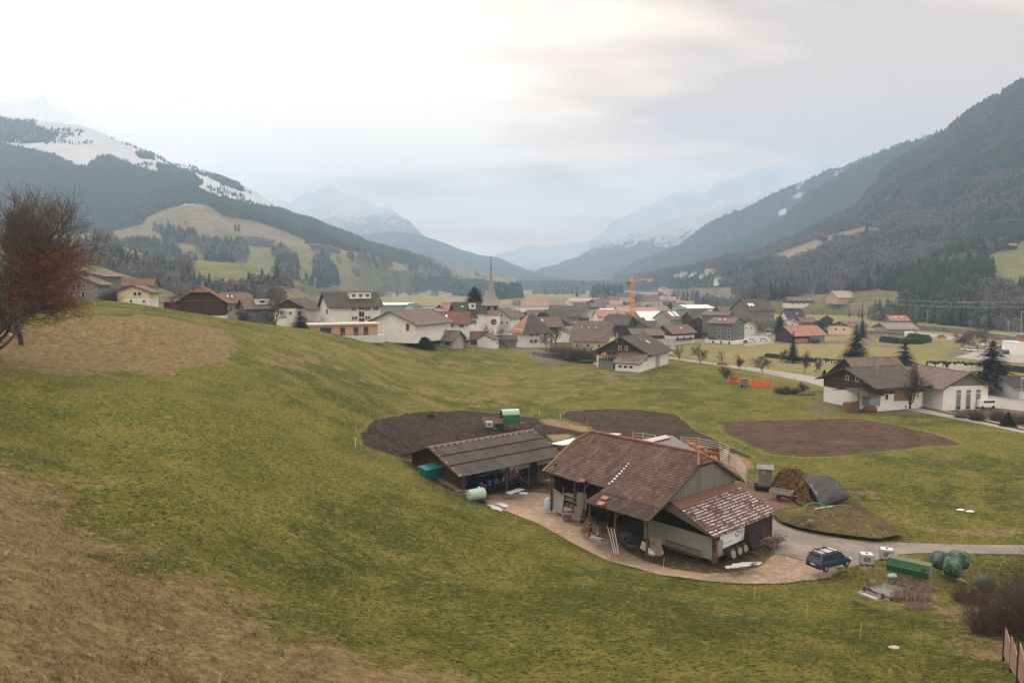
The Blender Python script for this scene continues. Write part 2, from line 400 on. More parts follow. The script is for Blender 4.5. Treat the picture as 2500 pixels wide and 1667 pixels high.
def make_ground_mat():
 b = NB('meadow_ground'); P = b.pos()
 g, h, big, mid, fine, tuft, blade = grass_nodes(b, P)
 dry = b.attr('dry')
 dd = b.math('ADD', dry, b.math('ADD', b.math('MULTIPLY', b.math('SUBTRACT', mid, 0.5), 1.7), b.math('MULTIPLY', b.math('SUBTRACT', fine, 0.5), 1.8)))
 dc = b.mix(b.ss(fine, 0.35, 0.65), (0.125, 0.088, 0.040), (0.285, 0.210, 0.110))
 dc = b.mix(b.math('MULTIPLY', b.ss(b.noise(0.9, 5, 0.7, P, 1.5), 0.55, 0.7), 0.7), dc, (0.42, 0.34, 0.225))
 dc = b.mix(b.math('MULTIPLY', b.ss(tuft, 0.52, 0.66), 0.8), dc, (0.060, 0.050, 0.020))
 dc = b.mix(b.math('MULTIPLY', b.ss(blade, 0.5, 0.75), 0.5), dc, (0.40, 0.29, 0.18))
 col = b.mix(b.ss(dd, 0.42, 0.75), g, dc)
 # bare soil scrapes
 sc = b.math('ADD', b.attr('soil'), b.math('MULTIPLY', b.math('SUBTRACT', b.noise(0.7, 6, 0.75, b.mapping(P, (0.5, 1.2, 1), (0, 0, -0.5)), 1.0), 0.5), 2.2))
 col = b.mix(b.math('MULTIPLY', b.ss(sc, 0.52, 0.74), 0.85), col, (0.042, 0.030, 0.020))
 # field floor of the valley: paler, yellower
 vf = b.attr('valley')
 vc = b.mix(b.ss(b.noise(0.012, 4, 0.5, P), 0.4, 0.6), (0.21, 0.19, 0.075), (0.27, 0.225, 0.105))
 vc = b.mix(b.math('MULTIPLY', b.ss(b.noise(0.25, 5, 0.7, P), 0.45, 0.65), 0.6), vc, (0.125, 0.125, 0.045))
 col = b.mix(vf, col, vc)
 tn = b.attr('town'); col = b.mix(b.math('MULTIPLY', tn, b.ss(b.noise(0.06, 4, 0.6, P), 0.47, 0.56)), col, b.mix(b.noise(0.3, 4, 0.6, P), (0.11, 0.10, 0.09), (0.19, 0.175, 0.15)))
 return b.bsdf(col, 1.0, 0, b.bump(h, 1.0, 0.30), 0.05)
M_ground = make_ground_mat()
# ground sheet (finer near the camera)
na, nr = 800, 900
ang = np.radians(np.linspace(-66, 66, na)); rr = np.geomspace(3.0, 11000, nr)
RR, AA = np.meshgrid(rr, ang, indexing='ij'); GX = RR * np.sin(AA); GY = RR * np.cos(AA); GZ = H(GX, GY)
idx = np.arange(na * nr).reshape(nr, na)
Q = np.stack([idx[:-1, :-1], idx[:-1, 1:], idx[1:, 1:], idx[1:, :-1]], -1).reshape(-1, 4)[:, ::-1]
ground = npmesh('ground', np.stack([GX, GY, GZ], -1).reshape(-1, 3), Q, [M_ground], smooth=True)
tag(ground, 'green and straw coloured winter meadow sloping down to the valley floor', 'meadow', kind='structure')
# attributes
DRYK = gpoly([(-200,915),(0,905),(120,915),(300,912),(420,912),(540,885),(592,850),(588,832),(540,805),(440,781),(300,772),(190,772),(120,790),(40,800),(-200,820)])
s1 = sdist(GX, GY, DRYK); dry = np.clip(0.5 + s1 / 5.5 + 0.25 * fbm(GX, GY, 7, 3, 41), -0.3, 1.15)
F0 = gpoly([(-600,1040),(0,1085),(200,1190),(400,1330),(600,1450),(800,1560),(1000,1630),(1200,1690),(-600,1690)])
F0 = [(-160, 1), (-160, 60)] + F0[:-1] + [(8, 30), (10, 1)]
s2 = sdist(GX, GY, F0); dry = np.maximum(dry, np.clip(0.40 + s2 / 13.0 + 0.35 * fbm(GX, GY, 9, 3, 43), -0.3, 0.93))
for pl, k in (([(2250,1480),(2420,1440),(2500,1480),(2500,1640),(2330,1600)], 0.62), ([(1990,1370),(2170,1440),(2150,1500),(2300,1470),(2420,1500),(2300,1400),(2180,1330)], 0.55),
              ([(2230,1300),(2500,1318),(2500,1290),(2230,1285)], 0.75), ([(1880,1260),(2080,1290),(2230,1306),(2060,1180),(1900,1200)], 0.45), ([(2090,1195),(2180,1270),(2240,1290),(2120,1180)], 0.7),
              ([(1560,985),(1700,1060),(1640,1000)], 0.6), ([(1860,880),(1900,925),(2010,935),(1980,900)], 0.6), ([(560,800),(1000,850),(1620,885),(1560,960),(900,950),(640,900)], 0.44)):
 dry = np.maximum(dry, np.clip(k * np.clip(0.5 + sdist(GX, GY, gpoly(pl)) / 2.5, 0, 1), 0, 1))
soil = np.zeros_like(GX)
for pl, k in (([(1980,1160),(2200,1175),(2350,1205),(2330,1250),(2100,1230),(2000,1200)], 0.50), ([(2400,1180),(2600,1190),(2600,1240),(2380,1225)], 0.50),
              ([(1850,1190),(2060,1180),(2130,1290),(1960,1275),(1890,1240)], 0.42), ([(1850,1340),(2120,1400),(2000,1470),(1850,1430)], 0.38), ([(2070,1450),(2190,1500),(2170,1530),(2060,1480)], 0.62),
              ([(400,1010),(600,1090),(590,1110),(400,1060)], 0.24), ([(880,965),(1010,985),(960,1005),(880,985)], 0.3), ([(690,1080),(930,1200),(960,1230),(700,1130)], 0.16), ([(1000,1160),(1300,1275),(1500,1375),(1700,1430),(2000,1430),(1990,1410),(1700,1418),(1500,1362),(1300,1262),(1000,1140)], 0.42),
              ([(1500,1372),(1700,1455),(1900,1490),(1990,1440),(1700,1420)], 0.26), ([(-200,1250),(500,1500),(900,1660),(-200,1660)], 0.14), ([(600,830),(820,845),(800,870),(600,850)], 0.22), ([(2200,1380),(2400,1400),(2500,1460),(2400,1500),(2250,1450)], 0.36), ([(1300,985),(1500,960),(1700,1000),(1480,1000)], 0.4), ([(700,1000),(880,1000),(900,1180),(700,1100)], 0.24), ([(400,820),(1700,900),(1700,990),(500,960)], 0.17)):
 soil = np.maximum(soil, k * np.clip(0.5 + sdist(GX, GY, gpoly(pl)) / 1.6, 0, 1))
VF = [(gp(1530, 860)[0], gp(1530, 860)[1])] + gpoly([(1640,868),(1760,892),(1870,918),(1990,940),(2240,985),(2500,1045)]) + [(400, 110), (9000, 200), (9000, 12000), (-9000, 12000), (-9000, 500), (-100, 420), (40, 330)]
_sl = np.clip((GZ - 1.6) / 3, 0, 1) * np.clip((300 - RR) / 80, 0, 1); _xr, _yr = GX * 0.85 + GY * 0.53, GY * 0.85 - GX * 0.53
soil = np.maximum(soil, 0.34 * np.clip(fbm(_xr / 3.0, _yr, 9, 4, 91) * 3.2 - 0.35, 0, 1) * _sl)
val_ = np.clip(0.5 + sdist(GX, GY, VF) / 10.0, 0, 1)
tn = np.zeros_like(GX)
for pl in ([(1380,905),(1480,920),(1625,905),(1625,880),(1700,850),(1870,838),(2120,850),(2230,860),(2230,825),(2000,800),(1750,760),(1600,722),(1300,735),(1100,760),(1000,845),(1200,852)],
           [(2290,870),(2330,850),(2460,845),(2600,870),(2600,900),(2480,905)], [(1960,995),(2190,1010),(2260,995),(2500,1040),(2500,960),(2380,950),(2200,930)]):
 g_ = [tuple(pz(u, v, 0)[:2]) for u, v in pl]
 tn = np.maximum(tn, np.clip(0.5 + sdist(GX, GY, g_) / 8.0, 0, 1))
me = ground.data
for nme, a in (('dry', dry), ('soil', soil), ('valley', val_), ('town', tn)): setattr_f(me, nme, a)
# mountains and hills
def make_mountain_mat():
 b = NB('mountain_side'); P = b.pos()
 n1 = b.noise(0.004, 6, 0.62, P, 0.4); n2 = b.noise(0.03, 6, 0.68, P); n3 = b.noise(0.16, 4, 0.7, P)
 mead = b.mix(b.ss(n1, 0.4, 0.6), (0.15, 0.135, 0.078), (0.22, 0.18, 0.125))
 mead = b.mix(b.math('MULTIPLY', b.ss(n2, 0.47, 0.66), 0.75), mead, (0.26, 0.205, 0.15))
 mead = b.mix(b.math('MULTIPLY', b.ss(n3, 0.52, 0.68), 0.5), mead, (0.085, 0.08, 0.04))
 gr = b.attr('green'); mead = b.mix(gr, mead, b.mix(b.ss(n2, 0.4, 0.65), (0.135, 0.145, 0.065), (0.19, 0.18, 0.09)))
 wood = b.mix(b.ss(n2, 0.4, 0.6), (0.022, 0.026, 0.02), (0.055, 0.045, 0.036))
 col = b.mix(b.ss(b.math('ADD', b.attr('wood'), b.math('MULTIPLY', b.math('SUBTRACT', n2, 0.5), 1.0)), 0.4, 0.6), mead, wood)
 rk = b.mix(b.ss(n3, 0.4, 0.6), (0.10, 0.095, 0.085), (0.30, 0.28, 0.25))
 col = b.mix(b.ss(b.math('ADD', b.attr('rock'), b.math('MULTIPLY', b.math('SUBTRACT', n2, 0.5), 1.6)), 0.45, 0.65), col, rk)
 sn = b.math('ADD', b.attr('snow'), b.math('ADD', b.math('MULTIPLY', b.math('SUBTRACT', n2, 0.5), 1.3), b.math('MULTIPLY', b.math('SUBTRACT', n1, 0.5), 0.8)))
 sc = b.mix(b.ss(n3, 0.35, 0.7), (0.58, 0.60, 0.63), (0.40, 0.42, 0.45)); sc = b.mix(b.attr('hazed'), sc, (0.86, 0.86, 0.86))  # far snow is whitened in its colour to stand for pale mist
 col = b.mix(b.ss(sn, 0.42, 0.62), col, sc)
 return b.bsdf(col, 1.0, 0, b.bump(b.math('ADD', n2, b.math('MULTIPLY', n3, 0.3)), 0.7, 12.0), 0.05)
M_mount = make_mountain_mat()
class Surf:
 """a slope: polylines from ridge to foot, each a list of (u, v, Y), laid out in the world and roughened"""
 def __init__(s, name, label, rows, nu, ns, amp, sc, seed, cat, snow=None, wood=(), rock=(), green=(), backdrop=0.35, ramp=None, sil=3.0, soft=0.0):
  us = [r[0][0] for r in rows]; ue = [r[-1][0] for r in rows]
  L = []
  t = np.linspace(0, 1, nu)
  for r in rows:
   r = np.array(sorted(r), float); u = r[0, 0] + (r[-1, 0] - r[0, 0]) * t
   v = np.interp(u, r[:, 0], r[:, 1]); Y = np.interp(u, r[:, 0], r[:, 2])
   # roughen the drawn line a little so the ridge is not made of straight pieces
   L.append(np.array([tuple(pt(a, b_, c)) for a, b_, c in zip(u, v, Y)]))
  L = np.array(L); nrw = len(rows)
  sr = np.linspace(0, nrw - 1, ns); i0 = np.minimum(sr.astype(int), nrw - 2); f = (sr - i0)[:, None, None]
  G = L[i0] * (1 - f) + L[i0 + 1] * f
  for _ in range(int(soft)):
   G[1:-1] = (G[:-2] + 2 * G[1:-1] + G[2:]) / 4
  top = G[0]
  # foot skirt and far side
  sk = G[-1].copy(); sk[:, 2] -= 25 + amp
  bk = top.copy(); bk[:, :2] *= (1 + backdrop * 0.5); bk[:, 2] = top[:, 2] - (top[:, 2] - CAMZ) * 0.35 - 10
  bk2 = top.copy(); bk2[:, :2] *= (1 + backdrop); bk2[:, 2] = -30
  G = np.concatenate([bk2[None], bk[None], G, sk[None]], 0)
  w = np.ones(len(G)); w[:2] = 0.6; w[2] = 0.0; w[-1] = 0.0; w[-2] = 0.0
  m = len(G) - 4
  for k in range(m): w[3 + k] = min(1, (k + 1) / 6.0) * min(1.0, (m - k) / 5.0)
  n = fbm(G[..., 0], G[..., 1], sc, 6, seed, 0.52); rg = 1 - np.abs(fbm(G[..., 0] + 0.5 * G[..., 2], G[..., 1], sc * 0.8, 5, seed + 50))
  G[..., 2] += (n * 0.8 + (rg - 0.8) * 0.7) * amp * w[:, None]
  G[2, :, 2] += fbm(G[2, :, 0], G[2, :, 1], sc * 0.25, 4, seed + 3) * sil
  s.G = G[2:-1]; s.nu = nu
  a, c = G.shape[:2]; idx = np.arange(a * c).reshape(a, c)
  Q = np.stack([idx[:-1, :-1], idx[:-1, 1:], idx[1:, 1:], idx[1:, :-1]], -1).reshape(-1, 4)
  o = npmesh(name, G.reshape(-1, 3), Q, [M_mount], smooth=True)
  tag(o, label, cat, kind='structure'); s.o = o
  s.U, s.V = s.proj(G); s.Gf = G
  def blur(polys, width=14.0):
   r = np.zeros(G.shape[:2])
   for pl in polys: r = np.maximum(r, np.clip(0.5 + sdist(s.U, s.V, pl) / width, 0, 1))
   return r
  me = o.data
  setattr_f(me, 'wood', blur(wood)); setattr_f(me, 'rock', blur(rock)); setattr_f(me, 'green', blur(green, 30))
  sv = np.zeros(G.shape[:2])
  if snow is not None: sv = np.clip(0.5 + (G[..., 2] - snow[0]) / snow[1], -0.6, 1.4)
  if ramp is not None:
   sv = np.maximum(sv, blur(ramp, 26))
  setattr_f(me, 'snow', sv); setattr_f(me, 'hazed', np.full(G.shape[:2], {3: 0.35, 33: 0.4, 23: 0.5, 113: 1.0}.get(seed, 0.0)))  # painted mist per far peak, strongest on the cloud covered left summit
 def proj(s, G):
  x, y, z = G[..., 0], G[..., 1], G[..., 2] - CAMZ
  d = y * CP - z * SP; up = y * SP + z * CP
  return CX + F * x / d, CY - F * up / d
 def at(s, u, v):
  d = (s.U[2:] - u) ** 2 + (s.V[2:] - v) ** 2; g = s.Gf[2:, :, 1]; k = d < 30; return pt(u, v, float(g[k].min() if k.any() else g[np.unravel_index(np.argmin(d), d.shape)]))
 def sample(s, n, rng, near=0.0):
  """n random places, even over the surface area; returns xyz"""
  G = s.G; A = G[1:, 1:] - G[:-1, :-1]; B = G[1:, :-1] - G[:-1, 1:]
  ar = np.linalg.norm(np.cross(A, B), axis=-1)
  if near: ar = ar / np.maximum(G[:-1, :-1, 1], 200) ** near
  p = (ar / ar.sum()).ravel(); c = rng.choice(len(p), n, p=p); i, j = c // (G.shape[1] - 1), c % (G.shape[1] - 1)
  a = rng.random(n)[:, None]; b_ = rng.random(n)[:, None]
  return (G[i, j] * (1 - a) + G[i + 1, j] * a) * (1 - b_) + (G[i, j + 1] * (1 - a) + G[i + 1, j + 1] * a) * b_
def SU(px): return px
# far snowy peaks
C1 = Surf('mountain', 'pale snowy peak fading into the bright haze at the head of the valley', [
 [(560,505,8000),(640,497,8000),(658,489,8000),(677,487,8000),(708,496,8000),(727,487,7800),(762,479,7600),(781,460,7400),(808,450,7300),(823,464,7300),(842,473,7200),(880,494,7000),(920,515,7000),(960,538,6800),(1000,558,6800),(1060,590,6500),(1120,614,6500),(1180,637,6500),(1250,660,6500),(1320,686,6500)],
 [(560,690,5200),(900,695,5000),(1320,699,5000)]], 260, 80, 230, 900, 3, 'mountain', snow=(560, 650), sil=18, soft=1, rock=[[(500,400),(1400,400),(1400,720),(500,720)]])
C2 = Surf('mountain', 'low hazy blue ridge in front of the far snowy peak', [
 [(700,556,5600),(800,574,5600),(900,572,5600),(960,566,5600),(1020,572,5400),(1100,600,5200),(1167,622,5000),(1216,628,5000),(1254,646,5000),(1305,666,5000),(1370,694,5000)],
 [(700,694,3900),(1370,701,3900)]], 150, 50, 90, 500, 13, 'mountain', snow=(520, 300), wood=[[(600,520),(1000,540),(1240,620),(1420,690),(1420,730),(600,730)]], sil=8)
C3 = Surf('mountain', 'very faint last ridge closing the valley between the two mountain sides', [
 [(1080,640,9500),(1180,634,9500),(1240,612,9500),(1290,598,9500),(1340,604,9500),(1420,590,9300),(1500,577,9000),(1600,560,9000),(1750,520,9000)],
 [(1080,695,7800),(1750,695,7800)]], 140, 40, 160, 900, 23, 'mountain', snow=(200, 300), sil=16)
R5 = Surf('mountain', 'faint jagged snow peaks above the right side of the valley', [
 [(1440,588,8500),(1500,548,8500),(1560,512,8300),(1611,491,8200),(1646,475,8200),(1680,466,8200),(1692,468,8200),(1715,479,8000),(1735,458,7900),(1753,445,7800),(1780,440,7800),(1807,430,7800),(1850,418,7800),(1900,402,7800),(2000,400,7000),(2200,400,6500)],
 [(1440,692,6200),(2200,692,6200)]], 240, 70, 300, 800, 33, 'mountain', snow=(420, 650), sil=30, rock=[[(1400,350),(2300,300),(2300,720),(1400,720)]])
R4 = Surf('mountain', 'pale snow flecked mountain flank behind the wooded right hand spurs', [
 [(1290,684,6000),(1370,652,6000),(1450,615,6000),(1530,578,5800),(1600,545,5600),(1677,525,5500),(1734,512,5400),(1807,491,5300),(1860,470,5200),(1960,440,5200),(2100,400,5000)],
 [(1290,698,4600),(2100,698,4600)]], 200, 60, 160, 700, 43, 'mountain', snow=(330, 380), wood=[[(1200,500),(2200,300),(2200,740),(1200,740)]], sil=12)
R3 = Surf('mountain', 'blue hazy wooded spur with small snow clearings right of the valley mouth', [
 [(1470,682,4300),(1540,650,4200),(1600,626,4000),(1657,602,3900),(1696,571,3800),(1726,548,3700),(1772,525,3600),(1814,510,3500),(1868,483,3500),(1925,456,3400),(1990,433,3300),(2021,414,3300),(2059,409,3200),(2110,385,3200),(2300,320,3200)],
 [(1470,701,3300),(1700,703,3000),(2300,706,2600)]], 200, 60, 70, 400, 53, 'mountain', snow=(2000, 10), wood=[[(1400,640),(2400,250),(2400,720),(1400,720)]], sil=6,
 ramp=[[(1942,452),(1962,447),(1960,458),(1945,462)], [(1936,478),(1958,466),(1954,484),(1940,484)], [(1900,520),(1918,506),(1922,520),(1908,528),(1898,526)], [(2040,420),(2062,414),(2058,424),(2035,430)]])
R2 = Surf('mountain', 'darker wooded spur behind the near right mountainside', [
 [(1560,676,3400),(1640,650,3300),(1720,625,3100),(1800,580,3000),(1860,560,2900),(1906,536,2800),(1944,506,2700),(1967,479,2650),(1998,460,2600),(2029,445,2600),(2059,422,2500),(2097,406,2500),(2136,387,2400),(2174,368,2400),(2212,350,2300),(2250,344,2300),(2312,318,2200),(2420,270,2200)],
 [(1560,702,2500),(1800,705,2000),(2420,710,1700)]], 200, 60, 50, 300, 63, 'mountain', wood=[[(1500,640),(2500,200),(2500,720),(1500,720)]], sil=4)
MEAD_R = [[(1880,626),(1937,603),(2021,575),(2113,552),(2174,563),(2166,571),(2117,582),(2040,590),(1983,622),(1930,640),(1885,644)],
          [(1745,688),(1800,668),(1849,653),(1852,662),(1785,690)],
          [(1770,768),(1860,738),(1960,724),(2060,715),(2160,706),(2200,712),(2225,722),(2150,740),(2080,752),(1960,790),(1850,775)],
          [(2560,560),(2460,605),(2372,640),(2425,690),(2380,712),(2500,735),(2560,740)],
          [(1930,720),(1960,695),(1990,700),(1985,720)],
          [(2086,468),(2105,452),(2145,433),(2166,414),(2160,430),(2130,465),(2105,484)],
          [(1480,712),(1780,700),(1800,730),(1700,760),(1480,730)]]
R1 = Surf('mountain', 'steep dark wooded mountainside filling the right edge of the view', [
 [(1500,684,3000),(1600,668,2300),(1753,642,1900),(1849,630,1700),(1944,584,1700),(2040,535,1700),(2090,512,1750),(2109,485,1760),(2136,443,1780),(2166,412,1790),(2212,382,1790),(2289,341,1780),(2312,322,1750),(2342,295,1700),(2388,265,1600),(2465,223,1520),(2500,200,1500),(2640,120,1450),(3100,-180,1400)],
 [(1500,692,2800),(1600,690,2000),(1750,680,1350),(1900,655,1150),(2000,640,1020),(2200,610,930),(2370,590,850),(2500,575,800),(3100,520,600)],
 [(1500,700,2900),(1650,708,1600),(1780,725,950),(1850,728,880),(2000,718,830),(2200,712,760),(2300,735,560),(2500,735,480),(3100,720,430)],
 [(1500,706,3150),(1650,725,1440),(1780,757,752),(1850,765,672),(2000,768,646),(2150,772,615),(2300,793,489),(2500,813,410),(3100,835,348)]],
 420, 150, 26, 170, 73, 'mountain', wood=[[(1450,640),(1900,560),(2100,400),(2320,200),(3200,-400),(3200,900),(2500,812),(2300,800),(2220,745),(2150,708),(1960,725),(1830,745),(1700,720),(1450,712)]],
 green=[MEAD_R[2], MEAD_R[3]], rock=[[(2290,370),(2320,328),(2350,322),(2345,350),(2310,385),(2295,385)], [(2462,300),(2480,270),(2520,250),(2520,290),(2470,312)], MEAD_R[5]], sil=2.5)
# the wood attribute of the meadows is cleared
def clear(surf, polys, names=('wood',), width=10.0):
 k = np.ones(surf.U.shape)
 for pl in polys: k = np.minimum(k, np.clip(0.5 - sdist(surf.U, surf.V, pl) / width, 0, 1))
 for nme in names:
  a = surf.o.data.attributes[nme].data; x = np.empty(len(a), np.float32); a.foreach_get('value', x)
  a.foreach_set('value', (x * k.ravel()).astype(np.float32))
clear(R1, MEAD_R)
# left side
L1_TOPW = [(-200,345),(0,353),(69,368),(130,380),(191,412),(207,412),(237,387),(268,383),(306,399),(364,422),(421,433),(478,460),(536,487),(612,502),(689,517),(765,537),(830,566),(900,596),(1000,622),(1060,640)]
L1_BOTW = [(1060,652),(1030,648),(960,640),(900,621),(842,611),(765,596),(689,561),(612,538),(555,529),(497,496),(444,500),(405,512),(360,531),(344,550),(245,569),(115,573),(-200,580)]
W_L1 = L1_TOPW + L1_BOTW
L0 = Surf('mountain', 'cloud covered snow summit far up behind the left mountainside', [
 [(-500,210,5400),(-200,262,5400),(0,250,5400),(60,244,5400),(84,240,5400),(98,231,5400),(108,232,5400),(118,250,5400),(160,268,5300),(200,290,5200),(300,330,5000),(420,395,4800),(560,450,4600)],
 [(-500,560,3600),(560,640,3600)]], 160, 50, 120, 500, 113, 'mountain', snow=(-900, 100), sil=12)
L1 = Surf('mountain', 'snow topped mountainside with a dark blue forest belt on the left', [
 [(-600,190,2700),(-200,262,2650),(0,280,2600),(60,292,2600),(145,300,2600),(199,308,2600),(230,318,2600),(268,334,2600),(306,349,2600),(344,364,2580),(383,380,2560),(421,400,2540),(459,406,2520),(497,414,2500),(536,433,2500),(574,447,2480),(620,466,2460),(651,489,2450),(716,527,2420),(765,540,2400),(804,559,2380),(842,575,2350),(900,597,2300),(960,612,2250),(1030,630,2200),(1060,642,2300),(1110,652,2500),(1180,666,2700),(1260,684,2900)],
 [(-600,560,1500),(0,560,1500),(330,552,1500),(400,520,1500),(450,498,1500),(520,505,1480),(560,528,1460),(620,545,1440),(700,575,1420),(800,612,1400),(880,640,1400),(960,660,1600),(1100,676,2000),(1260,694,2600)],
 [(-600,650,900),(0,640,950),(300,640,1000),(600,668,1000),(740,700,1000),(850,708,1200),(1000,708,1700),(1120,706,2300),(1260,704,2900)]],
 420, 130, 20, 260, 83, 'mountain', wood=[W_L1, [(383,403),(420,408),(470,430),(497,452),(470,455),(420,435),(390,425)], [(-200,280),(0,290),(60,300),(92,310),(140,330),(130,345),(60,350),(-200,345)]],
 ramp=[[(-700,150),(0,240),(145,280),(300,330),(460,395),(620,455),(716,520),(780,545),(830,568),(765,537),(612,502),(478,458),(364,420),(268,381),(207,410),(100,372),(0,350),(-700,340)],
       [(440,494),(480,494),(470,499),(445,499)]], sil=5, green=[[(600,600),(900,640),(1100,670),(1100,700),(600,700),(400,620)]])
L2 = Surf('hill', 'beige grassy foothill behind the first houses on the left', [
 [(-500,540,760),(0,562,720),(130,572,700),(200,578,700),(230,582,700),(300,603,690),(345,618,680),(400,640,680),(480,660,700),(560,690,760)],
 [(-500,700,470),(0,712,440),(300,722,470),(560,742,640)]], 150, 50, 8, 60, 93, 'hill', sil=1.0, green=[[(300,640),(560,660),(560,760),(300,760)]])
L3 = Surf('hill', 'green knoll with a brown terraced bank behind the village on the left', [
 [(380,680,660),(430,650,650),(482,634,640),(536,640,640),(612,645,640),(650,657,630),(690,685,620),(716,703,620),(760,722,640),(860,735,900)],
 [(380,750,470),(560,752,470),(700,756,490),(860,752,700)]], 120, 40, 5, 50, 103, 'hill', sil=0.6, green=[[(380,620),(620,640),(645,665),(640,700),(560,720),(380,720)]])
L4 = Surf('hill', 'olive pasture rise just behind the farmhouse at left', [
 [(-500,560,380),(60,612,360),(160,632,350),(200,641,345),(260,656,340),(340,683,330),(400,706,330),(450,728,340)],
 [(-500,740,262),(160,742,262),(340,757,275),(450,765,300)]], 120, 40, 2.5, 30, 123, 'hill', sil=0.4, green=[[(-500,500),(500,650),(500,800),(-500,800)]])
# trees of the far woods
def mat_fol(name, c1, c2, sc=0.05):
 b = NB(name); P = b.pos(); n = b.noise(sc, 5, 0.65, P); n2 = b.noise(0.9, 3, 0.7, P)
 col = b.mix(b.ss(n, 0.35, 0.65), c1, c2); col = b.mix(b.math('MULTIPLY', b.ss(n2, 0.4, 0.7), 0.5), col, tuple(x * 1.8 for x in c2))
 return b.bsdf(col, 1.0, spec=0.03)
M_con = mat_fol('spruce_needles', (0.018, 0.030, 0.020), (0.034, 0.048, 0.028))
M_bare = mat_fol('bare_twigs', (0.105, 0.096, 0.096), (0.172, 0.155, 0.153))
M_wire = mat_plain('bark', (0.075, 0.058, 0.045), 0.95, 0.3, 3)
M_barkd = mat_plain('dark_bark', (0.045, 0.034, 0.026), 0.95, 0.3, 3)
def cone_tree(rng, tiers, k):
 """unit spruce: jagged stacked skirts, height 1, radius about .2"""
 V = []; Fc = []
 for t in range(tiers):
  z0 = 0.06 + 0.86 * t / tiers; z1 = min(1.0, z0 + 1.35 / tiers if t < tiers - 1 else 1.0); r = 0.21 * (1 - z0) ** 0.85 + 0.012
  b = len(V); V.append((0, 0, z1 if t < tiers - 1 else 1.0)); of = rng.random() * 6
  for i in range(k):
   a = of + 2 * math.pi * i / k; q = r * (1.15 if i % 2 else 0.62) * rng.uniform(0.8, 1.2)
   V.append((q * math.cos(a), q * math.sin(a), z0 - (0.03 if i % 2 else -0.02) + rng.uniform(-0.02, 0.02)))
  for i in range(k): Fc.append((b, b + 1 + i, b + 1 + (i + 1) % k))
 return np.array(V), np.array(Fc)
def fuzz_tree(rng, n, w=0.34, sl=0.022):
 """unit bare tree: a loose crown of thin upright twig slivers over a stem"""
 V = []; Fc = []
 for i in range(3):
  a = i * 2.1; V.append((0.018 * math.cos(a), 0.018 * math.sin(a), 0))
 V.append((0, 0, 0.7)); Fc += [(0, 1, 3), (1, 2, 3), (2, 0, 3)]
 for i in range(n):
  th = rng.uniform(0, 6.283); z = rng.uniform(0.22, 0.95); R = w * math.sin(min(1, (z - 0.1) / 0.95) * math.pi) ** 0.6 * math.sqrt(rng.uniform(0.05, 1))
  base = np.array([R * 0.45 * math.cos(th), R * 0.45 * math.sin(th), z - 0.14]); tip = np.array([R * math.cos(th), R * math.sin(th), z + rng.uniform(0.02, 0.1)])
  sd_ = np.array([rng.uniform(-1, 1), rng.uniform(-1, 1), rng.uniform(-.3, .3)]); sd_ = sd_ / np.linalg.norm(sd_) * sl * rng.uniform(0.6, 1.6)
  b = len(V); V += [tuple(base), tuple(tip + sd_), tuple(tip - sd_)]; Fc.append((b, b + 1, b + 2))
 return np.array(V), np.array(Fc)
_rng = np.random.default_rng(4)
CT_LO = [cone_tree(_rng, 2, 6) for _ in range(5)]; CT_MD = [cone_tree(_rng, 5, 8) for _ in range(6)]
FT_LO = [fuzz_tree(_rng, 26, 0.33, 0.05) for _ in range(5)]; FT_MD = [fuzz_tree(_rng, 90, 0.34, 0.026) for _ in range(5)]
def scatter(name, P, hts, protos, mat, label, cat, rng, wide=1.0):
 Vs = []; Fs = []; off = 0; n = len(P)
 if n == 0: return None
 pid = rng.integers(0, len(protos), n); rot = rng.random(n) * 6.283
 for k, (v, f) in enumerate(protos):
  sel = np.where(pid == k)[0]
  if len(sel) == 0: continue
  c, s_ = np.cos(rot[sel]), np.sin(rot[sel]); h = hts[sel][:, None]; ww = h * (wide * rng.uniform(0.8, 1.25, len(sel))[:, None])
  x = (v[None, :, 0] * c[:, None] - v[None, :, 1] * s_[:, None]) * ww + P[sel, 0:1]
  y = (v[None, :, 0] * s_[:, None] + v[None, :, 1] * c[:, None]) * ww + P[sel, 1:2]
  z = v[None, :, 2] * h + P[sel, 2:3] - 0.5
  Vs.append(np.stack([x, y, z], -1).reshape(-1, 3))
  Fs.append((f[None] + (np.arange(len(sel)) * len(v))[:, None, None]).reshape(-1, 3) + off); off += len(sel) * len(v)
 o = npmesh(name, np.concatenate(Vs), np.concatenate(Fs), [mat])
 return tag(o, label, cat, kind='stuff')
def uv_of(P):
 x, y, z = P[:, 0], P[:, 1], P[:, 2] - CAMZ; d = y * CP - z * SP; up = y * SP + z * CP
 return CX + F * x / d, CY - F * up / d
def inside(P, polys, wob=4.0, seed=1):
 u, v = uv_of(P); u = u + fbm(P[:, 0], P[:, 1], 60, 3, seed) * wob * 3; v = v + fbm(P[:, 0], P[:, 1], 60, 3, seed + 9) * wob
 r = np.zeros(len(P), bool)
 for pl in polys: r |= pip(u, v, pl)
 return r
R = np.random.default_rng(11)
